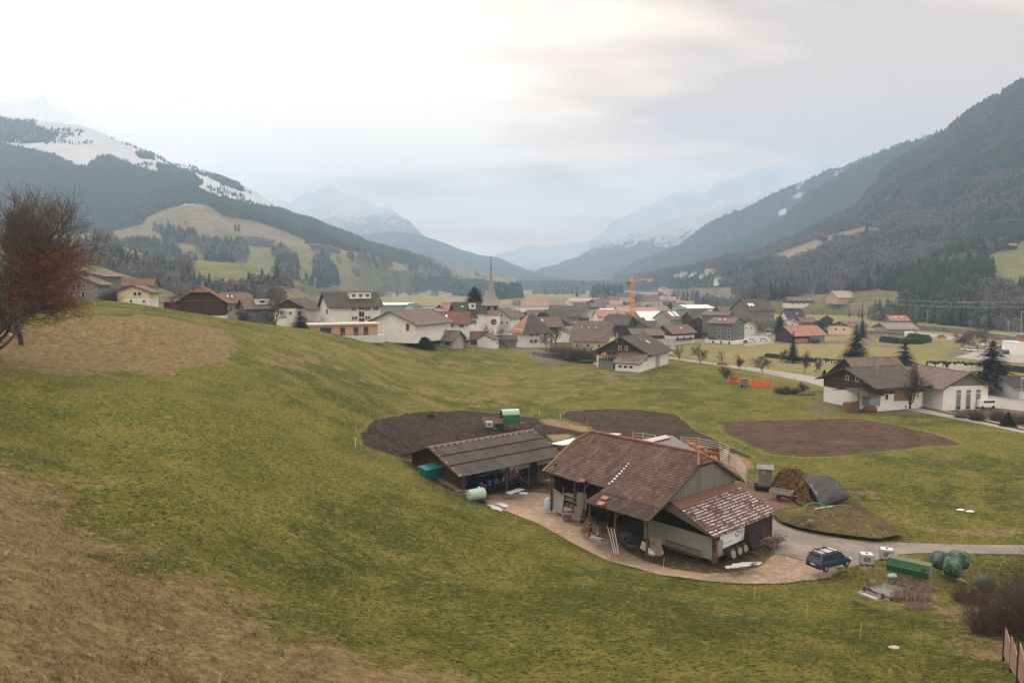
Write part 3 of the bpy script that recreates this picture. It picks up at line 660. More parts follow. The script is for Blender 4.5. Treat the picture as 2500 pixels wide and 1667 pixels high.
# near right mountainside: dark spruce clumps among bare broadleaf
P = R1.sample(60000, R, 0.8); m = ~inside(P, MEAD_R, 2.0) & (P[:, 2] > 1) & inside(P, [[(1450,600),(1900,540),(2100,380),(2320,180),(3200,-500),(3200,900),(2500,818),(2300,800),(2215,745),(2160,708),(1960,722),(1830,742),(1700,718),(1450,708)]], 2)
P = P[m]; u, v = uv_of(P)
pc = 0.44 + 0.85 * fbm(P[:, 0] + P[:, 2], P[:, 1] + P[:, 2] * 0.7, 150, 4, 21, 0.7) + 0.35 * np.clip((430 - v) / 200, -0.2, 1) + 0.3 * np.clip((700 - v - 0) / 1000, -.1, .2) + 0.45 * np.clip((P[:, 1] - 1500) / 500, 0, 1)
pc -= 0.25 * np.exp(-((u - 2300) / 140) ** 2 - ((v - 560) / 70) ** 2)
isc = R.random(len(P)) < np.clip((pc - 0.3) * 3.2, 0.04, 0.97)
far = P[:, 1] > 760
PA = P[isc & far]; scatter('spruce_wood', PA, R.uniform(9, 17, len(PA)), CT_LO, M_con, 'dark spruce forest covering the upper part of the right mountainside', 'forest', R, 1.5)
PB = P[~isc & far]; scatter('bare_wood', PB, R.uniform(8, 13, len(PB)), FT_LO, M_bare, 'grey brown leafless broadleaf wood between the spruces on the right mountainside', 'forest', R, 1.6)
near = ~far
PA = P[isc & near]; PA = PA[:2600]; scatter('spruce_wood', PA, R.uniform(13, 23, len(PA)), CT_MD, M_con, 'clumps of dark spruces low on the right slope above the railway', 'forest', R, 1.1)
PB = P[~isc & near]; PB = PB[:3600]; scatter('bare_wood', PB, R.uniform(9, 15, len(PB)), FT_MD, M_bare, 'leafless brown trees low on the right slope above the railway', 'forest', R, 1.15)
for (sf, n, lb) in ((R2, 9000, 'blue hazy spruce forest on the second spur at right'), (R3, 9000, 'pale blue spruce forest on the farther spur right of the valley mouth')):
 P = sf.sample(n, R); m = np.ones(len(P), bool)
 if sf is R3: m = ~inside(P, [[(1938,446),(1966,440),(1966,460),(1940,464)], [(1932,474),(1960,462),(1956,488),(1936,488)], [(1894,518),(1920,502),(1926,524),(1908,532)], [(2030,414),(2064,408),(2060,428),(2030,434)]], 1)
 P = P[m]; scatter('spruce_wood', P, R.uniform(9, 16, len(P)), CT_LO, M_con, lb, 'forest', R, 2.2)
# left belt
P = L1.sample(60000, R); m = inside(P, [W_L1], 3.5) & (R.random(len(P)) < 0.95); PA = P[m][:26000]
scatter('spruce_wood', PA, R.uniform(8, 15, len(PA)), CT_LO, M_con, 'dark blue spruce forest belt below the snow on the left mountain', 'forest', R, 2.1)
m2 = inside(P, [[(383,403),(420,408),(470,428),(497,452),(470,457),(420,437),(390,425)], [(-200,280),(0,290),(60,300),(92,312),(140,332),(130,345),(60,352),(-200,345)], [(330,372),(375,378),(380,392),(340,388)], [(500,420),(560,440),(600,462),(590,468),(540,452)]], 4)
PB = P[m2]; scatter('spruce_wood', PB, R.uniform(8, 14, len(PB)), CT_LO, M_con, 'patches of dark trees standing in the snow high on the left mountain', 'forest', R, 1.3)
m3 = inside(P, [[(60,290),(300,345),(460,405),(620,465),(716,530),(640,505),(478,455),(300,395),(130,370)]], 3) & (fbm(P[:, 0], P[:, 1], 120, 3, 8) > 0.22); PC = P[m3 & (R.random(len(P)) < 0.35)]
scatter('spruce_wood', PC, R.uniform(6, 12, len(PC)), CT_LO, M_con, 'thin lines of trees along the snowy ridge of the left mountain', 'forest', R, 1.3)
# scattered groves on the lower left slope
gro = [[(205,590),(330,600),(420,600),(450,640),(360,650),(320,625),(250,600)], [(300,628),(480,650),(480,720),(420,735),(340,700)], [(470,590),(600,600),(600,645),(500,640)], [(655,620),(700,610),(725,640),(735,690),(690,680)], [(760,640),(800,620),(830,700),(780,705)],
       [(380,560),(480,575),(470,600),(400,590)], [(980,640),(1090,660),(1100,676),(1000,662)], [(1000,672),(1130,680),(1120,712),(1000,716)], [(840,620),(960,650),(940,665),(850,640)], [(200,615),(300,630),(310,660),(215,640)], [(560,700),(640,700),(720,735),(720,760),(560,745)]]
P = L1.sample(60000, R, 1.2); u, v = uv_of(P); nn = fbm(P[:, 0], P[:, 1], 90, 4, 31)
m = (inside(P, gro, 3) & (R.random(len(P)) < 0.5)) | ((v > 545) & (nn > 0.33) & (R.random(len(P)) < 0.10)); m &= ~inside(P, [W_L1], 3)
P = P[m][:5200]; ic = R.random(len(P)) < np.clip(0.4 + fbm(P[:, 0], P[:, 1], 70, 3, 5), 0.1, 0.9)
scatter('spruce_wood', P[ic], R.uniform(12, 22, ic.sum()), CT_LO, M_con, 'small dark spruce groves on the lower left slope', 'forest', R, 1.2)
scatter('bare_wood', P[~ic], R.uniform(9, 15, (~ic).sum()), FT_LO, M_bare, 'leafless hedgerow trees dotted over the lower left slope', 'forest', R, 1.4)
for sf, pls, nc, nb, hh, lb in ((L2, [[(190,600),(260,610),(330,640),(400,655),(430,700),(200,690)], [(225,575),(262,580),(262,600),(228,596)]], 70, 190, (8, 13), 'below the beige foothill'),
       (L3, [[(380,640),(470,640),(470,700),(560,715),(640,690),(700,740),(380,740)], [(640,650),(720,690),(760,720),(700,705)]], 70, 230, (7, 12), 'around the foot of the green knoll')):
 P = sf.sample(20000, R); P = P[inside(P, pls, 3)]
 PA = P[:nc]; scatter('spruce_wood', PA, R.uniform(hh[0], hh[1] + 3, len(PA)), CT_MD, M_con, 'dark spruces ' + lb, 'forest', R, 1.0)
 PB = P[nc:nc + nb]; scatter('bare_wood', PB, R.uniform(*hh, len(PB)), FT_MD, M_bare, 'leafless grey trees ' + lb, 'forest', R, 1.2)
# woods standing on the valley floor
def floor_wood(polys, n, hts, fc, lb, seed, dens=None):
 r = np.random.default_rng(seed); out_ = []
 for pl in polys:
  W_ = np.array([tuple(pz(a, b, 0)[:2]) for a, b in pl]); lo = W_.min(0); hi = W_.max(0)
  q = r.random((n * 6, 2)) * (hi - lo) + lo; q = q[pip(q[:, 0], q[:, 1], [tuple(x) for x in W_])][:n]; out_.append(q)
 q = np.concatenate(out_); P = np.stack([q[:, 0], q[:, 1], H(q[:, 0], q[:, 1])], -1); c = r.random(len(P)) < fc
 big = P[:, 1].mean() < 1300
 if c.sum(): scatter('spruce_wood', P[c], r.uniform(*hts, c.sum()), CT_MD if big else CT_LO, M_con, 'dark spruces ' + lb, 'forest', r, 1.15)
 if (~c).sum(): scatter('bare_wood', P[~c], r.uniform(hts[0] * 0.7, hts[1] * 0.7, (~c).sum()), FT_MD if big else FT_LO, M_bare, 'leafless trees ' + lb, 'forest', r, 1.3)
floor_wood([[(1195,722),(1275,722),(1270,728),(1200,733)]], 260, (20, 32), 0.9, 'in the block of wood behind the church steeple', 1)
floor_wood([[(1080,716),(1180,718),(1180,724),(1080,722)]], 260, (16, 28), 0.6, 'in the wood left of the church steeple', 2)
floor_wood([[(1225,704),(1500,706),(1560,704),(1560,708),(1400,710),(1230,708)]], 900, (28, 46), 0.85, 'in the long hazy belt across the valley', 3)
floor_wood([[(1445,722),(1520,722),(1520,728),(1445,727)]], 120, (18, 28), 0.8, 'behind the industrial sheds in the valley', 4)
floor_wood([[(1300,716),(1430,716),(1430,719),(1300,719)]], 160, (8, 16), 0.25, 'in the hedge across the far fields', 5)
floor_wood([[(1640,705),(1760,712),(1800,738),(1740,750),(1640,730)]], 500, (12, 20), 0.2, 'right of the far houses', 6)
floor_wood([[(1700,742),(1840,742),(1840,748),(1700,752)]], 240, (8, 14), 0.15, 'behind the pale blue shed', 7)
floor_wood([[(2130,772),(2240,776),(2240,790),(2130,784)]], 90, (9, 17), 0.45, 'beyond the houses along the railway', 8)
floor_wood([[(2240,776),(2500,806),(2500,815),(2240,786)]], 240, (7, 14), 0.35, 'in the row at the foot of the right slope', 9)
# haze: one closed box of even air
hb = NB('haze_air'); pv = hb.n('ShaderNodeVolumePrincipled')
pv.inputs['Color'].default_value = (0.50, 0.71, 1.0, 1); pv.inputs['Density'].default_value = HAZE if 'HAZE' in globals() else 0.00023; pv.inputs['Anisotropy'].default_value = 0.25
hb.l(pv.outputs[0], hb.out.inputs['Volume'])
MB().box((0, 4300, 625), (12500, 12800, 1370)).build('haze', hb.m)
tag(bpy.data.objects['haze'], 'thin bluish winter haze filling the valley', 'haze', kind='stuff')
bpy.data.objects['haze'].visible_shadow = True
# sheets laid on the ground
def sheet(name, px, mat, lift, step, label, cat, jit=0.0, world=False, seed=0, edge=0.0):
 poly = px if world else gpoly(px); B = []
 rng = random.Random(seed + 5)
 n = len(poly)
 for i in range(n):
  a = Vector(poly[i]); b = Vector(poly[(i + 1) % n]); k = max(1, int((b - a).length / step))
  for j in range(k):
   p = a.lerp(b, j / k)
   if jit: p += Vector((float(fbm(np.array([p.x]), np.array([p.y]), 5.0, 3, seed)[0]), float(fbm(np.array([p.x]), np.array([p.y]), 5.0, 3, seed + 77)[0]))) * jit
   B.append(p)
 A = np.array([tuple(p) for p in B]); lo, hi = A.min(0), A.max(0)
 gx, gy = np.meshgrid(np.arange(lo[0], hi[0], step), np.arange(lo[1], hi[1], step)); gx = gx.ravel() + 0.013; gy = gy.ravel() + 0.017
 s_ = sdist(gx, gy, [tuple(x) for x in A]); k = s_ > step * 0.45
 I = [Vector((float(a), float(b))) for a, b in zip(gx[k], gy[k])]
 m = len(B); res = delaunay_2d_cdt(B + I, [(i, (i + 1) % m) for i in range(m)], [], 1, 1e-4)
 V = np.array([tuple(v) for v in res[0]]); Fc = [tuple(f) for f in res[2]]
 Z = H(V[:, 0], V[:, 1]) + lift
 o = npmesh(name, np.column_stack([V, Z]), Fc, [mat], smooth=True)
 ed = sdist(V[:, 0], V[:, 1], [tuple(x) for x in A]); setattr_f(o.data, 'edge', ed)
 up = o.data.polygons[0].normal.z
 if up < 0: o.data.flip_normals()
 tag(o, label, cat, kind='structure'); return o
def earth_mat(name, c1, c2, c3, edge_w, grassy=0.35, rows=None, wet=0.0):
 b = NB(name); P = b.pos(); g, h, big, mid, fine, tuft, blade = grass_nodes(b, P)
 Q_ = b.mapping(P, (0.7, 1.6, 1), (0, 0, rows)) if rows is not None else P
 n1 = b.noise(0.25, 5, 0.6, P); n2 = b.noise(1.3, 6, 0.8, Q_, 0.5); n3 = b.noise(7.0, 3, 0.8, Q_)
 col = b.mix(b.ss(n1, 0.35, 0.65), c1, c2); col = b.mix(b.math('MULTIPLY', b.ss(n2, 0.5, 0.60), 0.9), col, c3)
 col = b.mix(b.math('MULTIPLY', b.ss(n3, 0.52, 0.7), 0.5), col, tuple(x * 0.45 for x in c1))
 e = b.ss(b.math('ADD', b.math('DIVIDE', b.attr('edge'), edge_w), b.math('ADD', b.math('MULTIPLY', b.math('SUBTRACT', fine, 0.5), 3.2), b.math('MULTIPLY', b.math('SUBTRACT', mid, 0.5), 2.2))), 0.55, 1.0)
 pt_ = b.math('MULTIPLY', b.ss(b.math('ADD', mid, b.math('MULTIPLY', b.math('SUBTRACT', fine, 0.5), 0.6)), 0.62 - grassy * 0.35, 0.85 - grassy * 0.3), min(1, grassy * 2))
 col = b.mix(b.math('MULTIPLY', e, b.math('SUBTRACT', 1.0, pt_)), g, col)
 rough = 0.95
 return b.bsdf(col, rough, 0, b.bump(b.math('ADD', n2, b.math('MULTIPLY', n3, 0.4)), 0.9, 0.14), 0.1)
M_mud = earth_mat('paddock_mud', (0.022, 0.014, 0.010), (0.038, 0.025, 0.018), (0.085, 0.060, 0.043), 0.7, 0.06)
M_plough = earth_mat('ploughed_soil', (0.050, 0.030, 0.020), (0.082, 0.049, 0.033), (0.130, 0.082, 0.054), 1.6, 0.22, 0.35)
M_plough2 = earth_mat('dark_ploughed_soil', (0.030, 0.021, 0.014), (0.052, 0.036, 0.024), (0.090, 0.066, 0.042), 0.8, 0.12, 0.9)
M_gravel = earth_mat('gravel', (0.26, 0.185, 0.135), (0.34, 0.255, 0.19), (0.42, 0.33, 0.26), 0.35, 0.0)
M_yard = earth_mat('yard_dirt', (0.060, 0.042, 0.032), (0.14, 0.10, 0.075), (0.21, 0.155, 0.12), 0.5, 0.0)
M_straw = earth_mat('trampled_straw', (0.16, 0.095, 0.06), (0.24, 0.15, 0.10), (0.30, 0.20, 0.135), 0.8, 0.12)
M_verge = earth_mat('weedy_verge', (0.060, 0.044, 0.026), (0.10, 0.072, 0.042), (0.20, 0.135, 0.085), 0.4, 0.14)
M_rdirt = earth_mat('reddish_dirt', (0.115, 0.068, 0.05), (0.17, 0.105, 0.078), (0.23, 0.155, 0.12), 0.6, 0.05)
def paver_mat():
 b = NB('cobbled_lane'); P = b.pos(); br = b.n('ShaderNodeTexBrick'); b.l(b.mapping(P, (1, 1, 1), (0, 0, 0.6)), br.inputs['Vector'])
 br.inputs['Color1'].default_value = (0.19, 0.16, 0.145, 1); br.inputs['Color2'].default_value = (0.245, 0.21, 0.19, 1); br.inputs['Mortar'].default_value = (0.09, 0.085, 0.06, 1)
 br.inputs['Scale'].default_value = 1.6; br.inputs['Mortar Size'].default_value = 0.03; n = b.noise(0.4, 5, 0.65, P)
 col = b.mix(b.ss(n, 0.4, 0.65), br.outputs['Color'], (0.25, 0.22, 0.20)); col = b.mix(b.math('MULTIPLY', b.ss(b.noise(3, 4, 0.7, P), 0.5, 0.7), 0.4), col, (0.12, 0.105, 0.09))
 return b.bsdf(col, 0.85, 0, b.bump(br.outputs['Fac'], 0.4, 0.02), 0.3)
M_lane = paver_mat()
M_asph = mat_plain('pale_asphalt', (0.29, 0.27, 0.255), 0.8, 0.12, 0.6, bump=0.2)
paddock = sheet('paddock', [(866,1052),(868,1078),(890,1093),(950,1112),(985,1124),(1040,1122),(1300,1120),(1400,1100),(1470,1080),(1500,1062),(1440,1050),(1385,1037),(1330,1020),(1230,1008),(1130,1000),(1050,1000),(990,1006),(930,1017),(890,1032)], M_mud, 0.03, 0.9, 'dark churned mud paddock behind the open machine shed', 'paddock', 0.9)
sheet('dirt_path', [(1310,1025),(1345,1022),(1400,1034),(1445,1043),(1450,1052),(1420,1056),(1370,1045),(1325,1036)], M_straw, 0.055, 0.6, 'rusty straw strip along the fence at the top of the muddy paddock', 'straw ground', 0.4, seed=2)
sheet('dirt_path', [(1330,1062),(1390,1060),(1420,1070),(1400,1080),(1350,1078)], M_straw, 0.055, 0.6, 'trampled pale straw beside the white canopy behind the shed', 'straw ground', 0.4, seed=3)
sheet('ploughed_field', [(1385,1003),(1470,997),(1560,998),(1650,1009),(1683,1031),(1721,1059),(1772,1082),(1848,1119),(1790,1125),(1700,1108),(1560,1080),(1500,1072),(1450,1066),(1440,1046),(1410,1034),(1355,1020)], M_plough2, 0.04, 1.1, 'dark ploughed strip running behind the red tiled barn', 'field', 0.7, seed=4)
sheet('ploughed_field', [(1733,1026),(1780,1025),(1900,1024),(2000,1020),(2080,1019),(2115,1022),(2200,1036),(2290,1058),(2369,1088),(2300,1093),(2200,1103),(2050,1117),(1960,1122),(1870,1112),(1800,1085),(1762,1056)], M_plough, 0.03, 1.3, 'reddish brown ploughed field tapering to a point at right', 'field', 1.0, seed=5)
sheet('farm_lane', [(1870,1240),(1882,1263),(1900,1276),(1938,1289),(1999,1304),(2073,1317),(2137,1322),(2214,1325),(2380,1330),(2500,1331),(2800,1334),(2800,1356),(2500,1353),(2380,1351),(2277,1350),(2214,1352),(2160,1362),(2120,1374),(2076,1384),(2020,1385),(1960,1372),(1880,1352),(1850,1340),(1820,1300)], M_lane, 0.045, 0.7, 'grey cobbled lane leading right from the farmyard', 'lane', 0.12, seed=6)
sheet('farm_track', [(1840,1345),(1880,1350),(1960,1370),(2020,1384),(2060,1392),(2030,1412),(1979,1418),(1907,1424),(1844,1426),(1780,1425),(1700,1419),(1600,1404),(1500,1375),(1400,1328),(1300,1275),(1230,1244),(1180,1228),(1200,1205),(1300,1200),(1370,1215),(1450,1262),(1520,1330),(1600,1378),(1700,1398),(1790,1396),(1850,1378)], M_gravel, 0.06, 0.6, 'pale gravel track curving round the front of the barn', 'track', 0.8, seed=7)
sheet('farmyard', [(1080,1170),(1060,1190),(1110,1207),(1150,1222),(1200,1236),(1245,1240),(1270,1215),(1330,1205),(1390,1212),(1450,1240),(1500,1300),(1760,1390),(1880,1335),(1800,1250),(1600,1180),(1400,1120),(1200,1125)], M_yard, 0.03, 0.7, 'brown dirt farmyard between the two barns', 'farmyard', 0.3, seed=8)
sheet('verge', [(1452,1275),(1475,1305),(1520,1340),(1570,1368),(1640,1390),(1720,1402),(1800,1397),(1860,1378),(1893,1352),(1880,1325),(1840,1335),(1740,1375),(1640,1330),(1540,1290)], M_verge, 0.075, 0.5, 'weedy verge of rough grass along the front of the barn', 'verge', 0.3, seed=9)
sheet('dirt_yard', [(1775,1160),(1830,1170),(1870,1165),(1900,1180),(1960,1190),(2000,1222),(1975,1238),(1930,1246),(1905,1262),(1880,1262),(1850,1235),(1800,1200)], M_rdirt, 0.035, 0.6, 'reddish bare earth behind the barn around the little trailer', 'dirt yard', 0.3, seed=10)
sheet('cattle_yard', [(1560,1085),(1640,1078),(1730,1090),(1780,1100),(1830,1120),(1850,1140),(1800,1170),(1730,1150),(1620,1110)], M_straw, 0.04, 0.6, 'straw covered cattle pen behind the red tiled roof', 'cattle pen', 0.2, seed=11)
road = sheet('road', [(1560,861),(1614,869.2),(1700,880.5),(1780,890.5),(1882,903.5),(1984,919),(2060,937),(2140,960),(2214,981),(2300,1001),(2400,1023),(2500,1044),(2700,1087),(2700,1107),(2500,1058),(2400,1036),(2300,1017),(2224,1003),(2140,985),(2060,959),(1971,933),(1882,915),(1780,897),(1700,885.5),(1614,873),(1560,865)], M_asph, 0.05, 2.0, 'pale asphalt country road crossing the valley floor', 'road')
M_kerb = mat_plain('kerb_stone', (0.05, 0.045, 0.04), 0.9)
m_ = MB(); pth = [gp(u, v) + Vector((0, 0, 0.13)) for u, v in ((2214,989),(2260,998),(2300,1007),(2350,1018),(2400,1029),(2450,1040),(2500,1051),(2600,1072))]
for a, b_ in zip(pth[:-1], pth[1:]): m_.bar(a, b_, 0.3, 0.28)
tag(m_.build('kerb', M_kerb), 'dark kerb edge running along the road past the white building', 'kerb', kind='structure')
for i, (px, lb) in enumerate((([(2215,806),(2300,818),(2400,836),(2500,852),(2600,868),(2600,878),(2500,862),(2400,844),(2300,826),(2215,812)], 'pale road beside the railway embankment'),
 ([(1905,804),(1800,812),(1820,846),(1890,836),(1870,820)], 'small car park beside the grey block of flats'), ([(2330,872),(2400,853),(2470,850),(2560,872),(2560,890),(2470,884),(2400,880)], 'car park in front of the white office'),
 ([(2260,974),(2330,962),(2420,960),(2500,968),(2600,985),(2600,1020),(2500,1004),(2400,992),(2300,985)], 'grey yard behind the white building with tall windows'))):
 sheet('road', [tuple(x) for x in px], M_asph, 0.045, 4.0, lb, 'road', seed=20 + i)
# building materials
def mat_tiles(name, c1, c2, c3=None, row=0.34, colw=0.24, snow=0.0, moss=0.0, depth=0.04, line=0.55, soft=0.5):
 """roof tiles in courses: rows run along the ridge (local x), columns down the slope"""
 if name in MC: return MC[name]
 b = NB(name); o = b.obj(); sp = b.n('ShaderNodeSeparateXYZ'); b.l(o, sp.inputs[0])
 nm = b.n('ShaderNodeSeparateXYZ'); b.l(b.n('ShaderNodeTexCoord').outputs['Normal'], nm.inputs[0])
 sw = b.math('GREATER_THAN', b.math('ABSOLUTE', nm.outputs[0]), b.math('ABSOLUTE', nm.outputs[1]))
 def sel(a, c): return b.math('ADD', b.math('MULTIPLY', a, b.math('SUBTRACT', 1.0, sw)), b.math('MULTIPLY', c, sw))
 along = sel(sp.outputs[0], sp.outputs[1]); down = sel(sp.outputs[1], sp.outputs[0])
 r = b.math('DIVIDE', down, row * 0.87); k = b.math('DIVIDE', along, colw)
 fr = b.math('FRACT', r); fk = b.math('FRACT', k)
 cv = b.n('ShaderNodeCombineXYZ'); b.l(b.math('FLOOR', r), cv.inputs[0]); b.l(b.math('FLOOR', k), cv.inputs[1])
 w_ = b.n('ShaderNodeTexWhiteNoise', noise_dimensions='2D'); b.l(cv.outputs[0], w_.inputs['Vector'])
 big = b.noise(0.35, 5, 0.65, o); mid = b.noise(1.3, 4, 0.7, o)
 col = b.mix(b.math('ADD', b.math('MULTIPLY', w_.outputs['Value'], 0.5), b.math('MULTIPLY', b.ss(big, 0.3, 0.7), 0.5)), c1, c2)
 if c3: col = b.mix(b.math('MULTIPLY', b.ss(mid, 0.5, 0.72), 0.8), col, c3)
 lr = b.math('LESS_THAN', fr, 0.24); lk = b.math('LESS_THAN', fk, 0.2)
 col = b.mix(b.math('MULTIPLY', lr, line), col, tuple(x * 0.3 for x in c1)); col = b.mix(b.math('MULTIPLY', lk, line * 0.6), col, tuple(x * 0.4 for x in c1))
 stn = b.noise(0.7, 5, 0.75, b.mapping(o, (1.6, 0.5, 1)), 0.4); col = b.mix(b.math('MULTIPLY', b.ss(stn, 0.5, 0.62), 0.55), col, tuple(x * 0.42 for x in c1)); col = b.mix(b.math('MULTIPLY', b.ss(stn, 0.42, 0.34), 0.35), col, tuple(min(1, x * 1.5 + 0.03) for x in c2))
 if moss: col = b.mix(b.math('MULTIPLY', b.ss(b.noise(0.8, 5, 0.7, b.mapping(o, (1, 1, 1), (0, 0, 0), (9, 4, 1))), 0.55, 0.68), moss), col, (0.055, 0.052, 0.018))
 if snow:
  sx = b.math('ADD', b.math('MULTIPLY', b.noise(0.7, 4, 0.6, b.mapping(o, (1, 1, 1), (0, 0, 0), (2, 7, 0))), 0.95), b.math('MULTIPLY', w_.outputs['Value'], 0.12))
  f = b.math('MULTIPLY', b.ss(sx, 0.62 - snow * 0.25, 0.72 - snow * 0.25), b.math('MULTIPLY', b.math('GREATER_THAN', b.math('ADD', fr, b.math('MULTIPLY', w_.outputs['Value'], 0.35)), 0.84), b.math('GREATER_THAN', fk, 0.25)))
  f = b.math('MULTIPLY', f, b.ss(b.noise(5.0, 3, 0.7, o), 0.36, 0.5)); col = b.mix(f, col, (0.60, 0.60, 0.63))
 h = b.math('SUBTRACT', fr, b.math('MULTIPLY', lk, 0.4))
 MC[name] = b.bsdf(col, 0.85, 0, b.bump(h, 0.6, depth), 0.3); return MC[name]
def mat_corr(name, c1, c2, pitch=0.2, rough=0.8):
 if name in MC: return MC[name]
 b = NB(name); o = b.obj(); sp = b.n('ShaderNodeSeparateXYZ'); b.l(o, sp.inputs[0])
 s_ = b.math('ADD', b.math('MULTIPLY', b.math('SINE', b.math('MULTIPLY', sp.outputs[0], 2 * math.pi / pitch)), 0.5), 0.5)
 big = b.noise(0.5, 5, 0.65, b.mapping(o, (1, 0.4, 1))); col = b.mix(b.math('ADD', b.math('MULTIPLY', s_, 0.6), b.math('MULTIPLY', b.ss(big, 0.35, 0.65), 0.4)), c1, c2)
 MC[name] = b.bsdf(col, rough, 0, b.bump(s_, 0.7, 0.05), 0.3); return MC[name]
RF = dict(
 red=mat_tiles('red_tiles', (0.125, 0.052, 0.040), (0.21, 0.098, 0.075), (0.27, 0.15, 0.12)),
 brown=mat_tiles('brown_tiles', (0.125, 0.088, 0.074), (0.175, 0.13, 0.112), (0.21, 0.165, 0.145), line=0.3),
 dark=mat_tiles('dark_tiles', (0.060, 0.050, 0.047), (0.095, 0.082, 0.076), (0.13, 0.115, 0.105), line=0.3),
 black=mat_tiles('black_slate', (0.038, 0.038, 0.042), (0.062, 0.062, 0.066), None, line=0.3),
 grey=mat_tiles('grey_fibre_roof', (0.20, 0.19, 0.185), (0.27, 0.255, 0.245), (0.17, 0.155, 0.14), line=0.3),
 orange=mat_tiles('orange_tiles', (0.29, 0.135, 0.095), (0.37, 0.20, 0.15), (0.33, 0.22, 0.18), line=0.3),
 salmon=mat_tiles('salmon_tiles', (0.33, 0.19, 0.15), (0.43, 0.27, 0.22), None, line=0.25),
 tan=mat_tiles('tan_roof', (0.36, 0.29, 0.24), (0.47, 0.39, 0.33), None, line=0.15),
 white=mat_plain('pale_sheet_roof', (0.72, 0.72, 0.72), 0.4, 0.08, 0.5),
 pblue=mat_plain('pale_blue_sheet', (0.42, 0.55, 0.60), 0.45, 0.08, 0.5),
 corr=mat_corr('corrugated_brown', (0.020, 0.015, 0.013), (0.100, 0.078, 0.067), 0.36))
WL = dict(
 white=mat_plain('white_render', (0.72, 0.71, 0.69), 0.9, 0.07, 0.8, dirt=0.25), cream=mat_plain('cream_render', (0.66, 0.54, 0.36), 0.9, 0.08, 0.8, dirt=0.2),
 grey=mat_plain('grey_render', (0.33, 0.33, 0.33), 0.9, 0.1, 0.8, dirt=0.2), conc=mat_plain('concrete', (0.25, 0.25, 0.24), 0.95, 0.2, 0.7, dirt=0.5, bump=0.3),
 slate=mat_boards('slate_boards', (0.105, 0.108, 0.112), (0.16, 0.163, 0.168), 0.4, 'Z'), bluegrey=mat_boards('blue_grey_boards', (0.20, 0.22, 0.25), (0.28, 0.30, 0.33), 0.35, 'Z'),
 wood=mat_boards('dark_brown_boards', (0.034, 0.023, 0.017), (0.075, 0.052, 0.039)), redwood=mat_boards('red_brown_boards', (0.095, 0.036, 0.026), (0.16, 0.070, 0.05)),
 gwood=mat_boards('weathered_boards', (0.12, 0.115, 0.108), (0.22, 0.21, 0.195)), pine=mat_boards('new_pine_boards', (0.47, 0.29, 0.175), (0.58, 0.38, 0.25), 0.3),
 brick=mat_plain('pinkish_brick', (0.42, 0.22, 0.17), 0.9, 0.12, 2.0), pblue=mat_plain('pale_blue_wall', (0.38, 0.50, 0.58), 0.6, 0.06, 0.5), dred=mat_boards('dark_red_boards', (0.14, 0.025, 0.022), (0.20, 0.045, 0.04)),
 hall=mat_plain('blue_grey_hall', (0.22, 0.30, 0.34), 0.7, 0.1, 0.4), tanw=mat_plain('sandy_wall', (0.42, 0.33, 0.26), 0.9, 0.1, 0.6))
def glass_mat():
 b = NB('window_glass'); n = b.noise(0.8, 2, 0.5, b.obj()); return b.bsdf(b.mix(n, (0.015, 0.018, 0.022), (0.05, 0.055, 0.062)), 0.12, 0, None, 0.6)
M_glass = glass_mat(); M_frame = mat_plain('white_frame', (0.70, 0.70, 0.68), 0.6, 0.05); M_shut = mat_boards('dark_shutters', (0.05, 0.055, 0.05), (0.09, 0.09, 0.08), 0.12, 'Z')
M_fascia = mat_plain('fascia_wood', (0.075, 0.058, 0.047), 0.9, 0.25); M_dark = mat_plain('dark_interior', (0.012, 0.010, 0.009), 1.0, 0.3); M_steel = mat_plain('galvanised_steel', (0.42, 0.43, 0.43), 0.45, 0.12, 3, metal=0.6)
M_black = mat_plain('black_rubber', (0.018, 0.018, 0.019), 0.75, 0.3, 6)
M_lfascia = mat_plain('pale_fascia', (0.38, 0.34, 0.30), 0.85, 0.15)
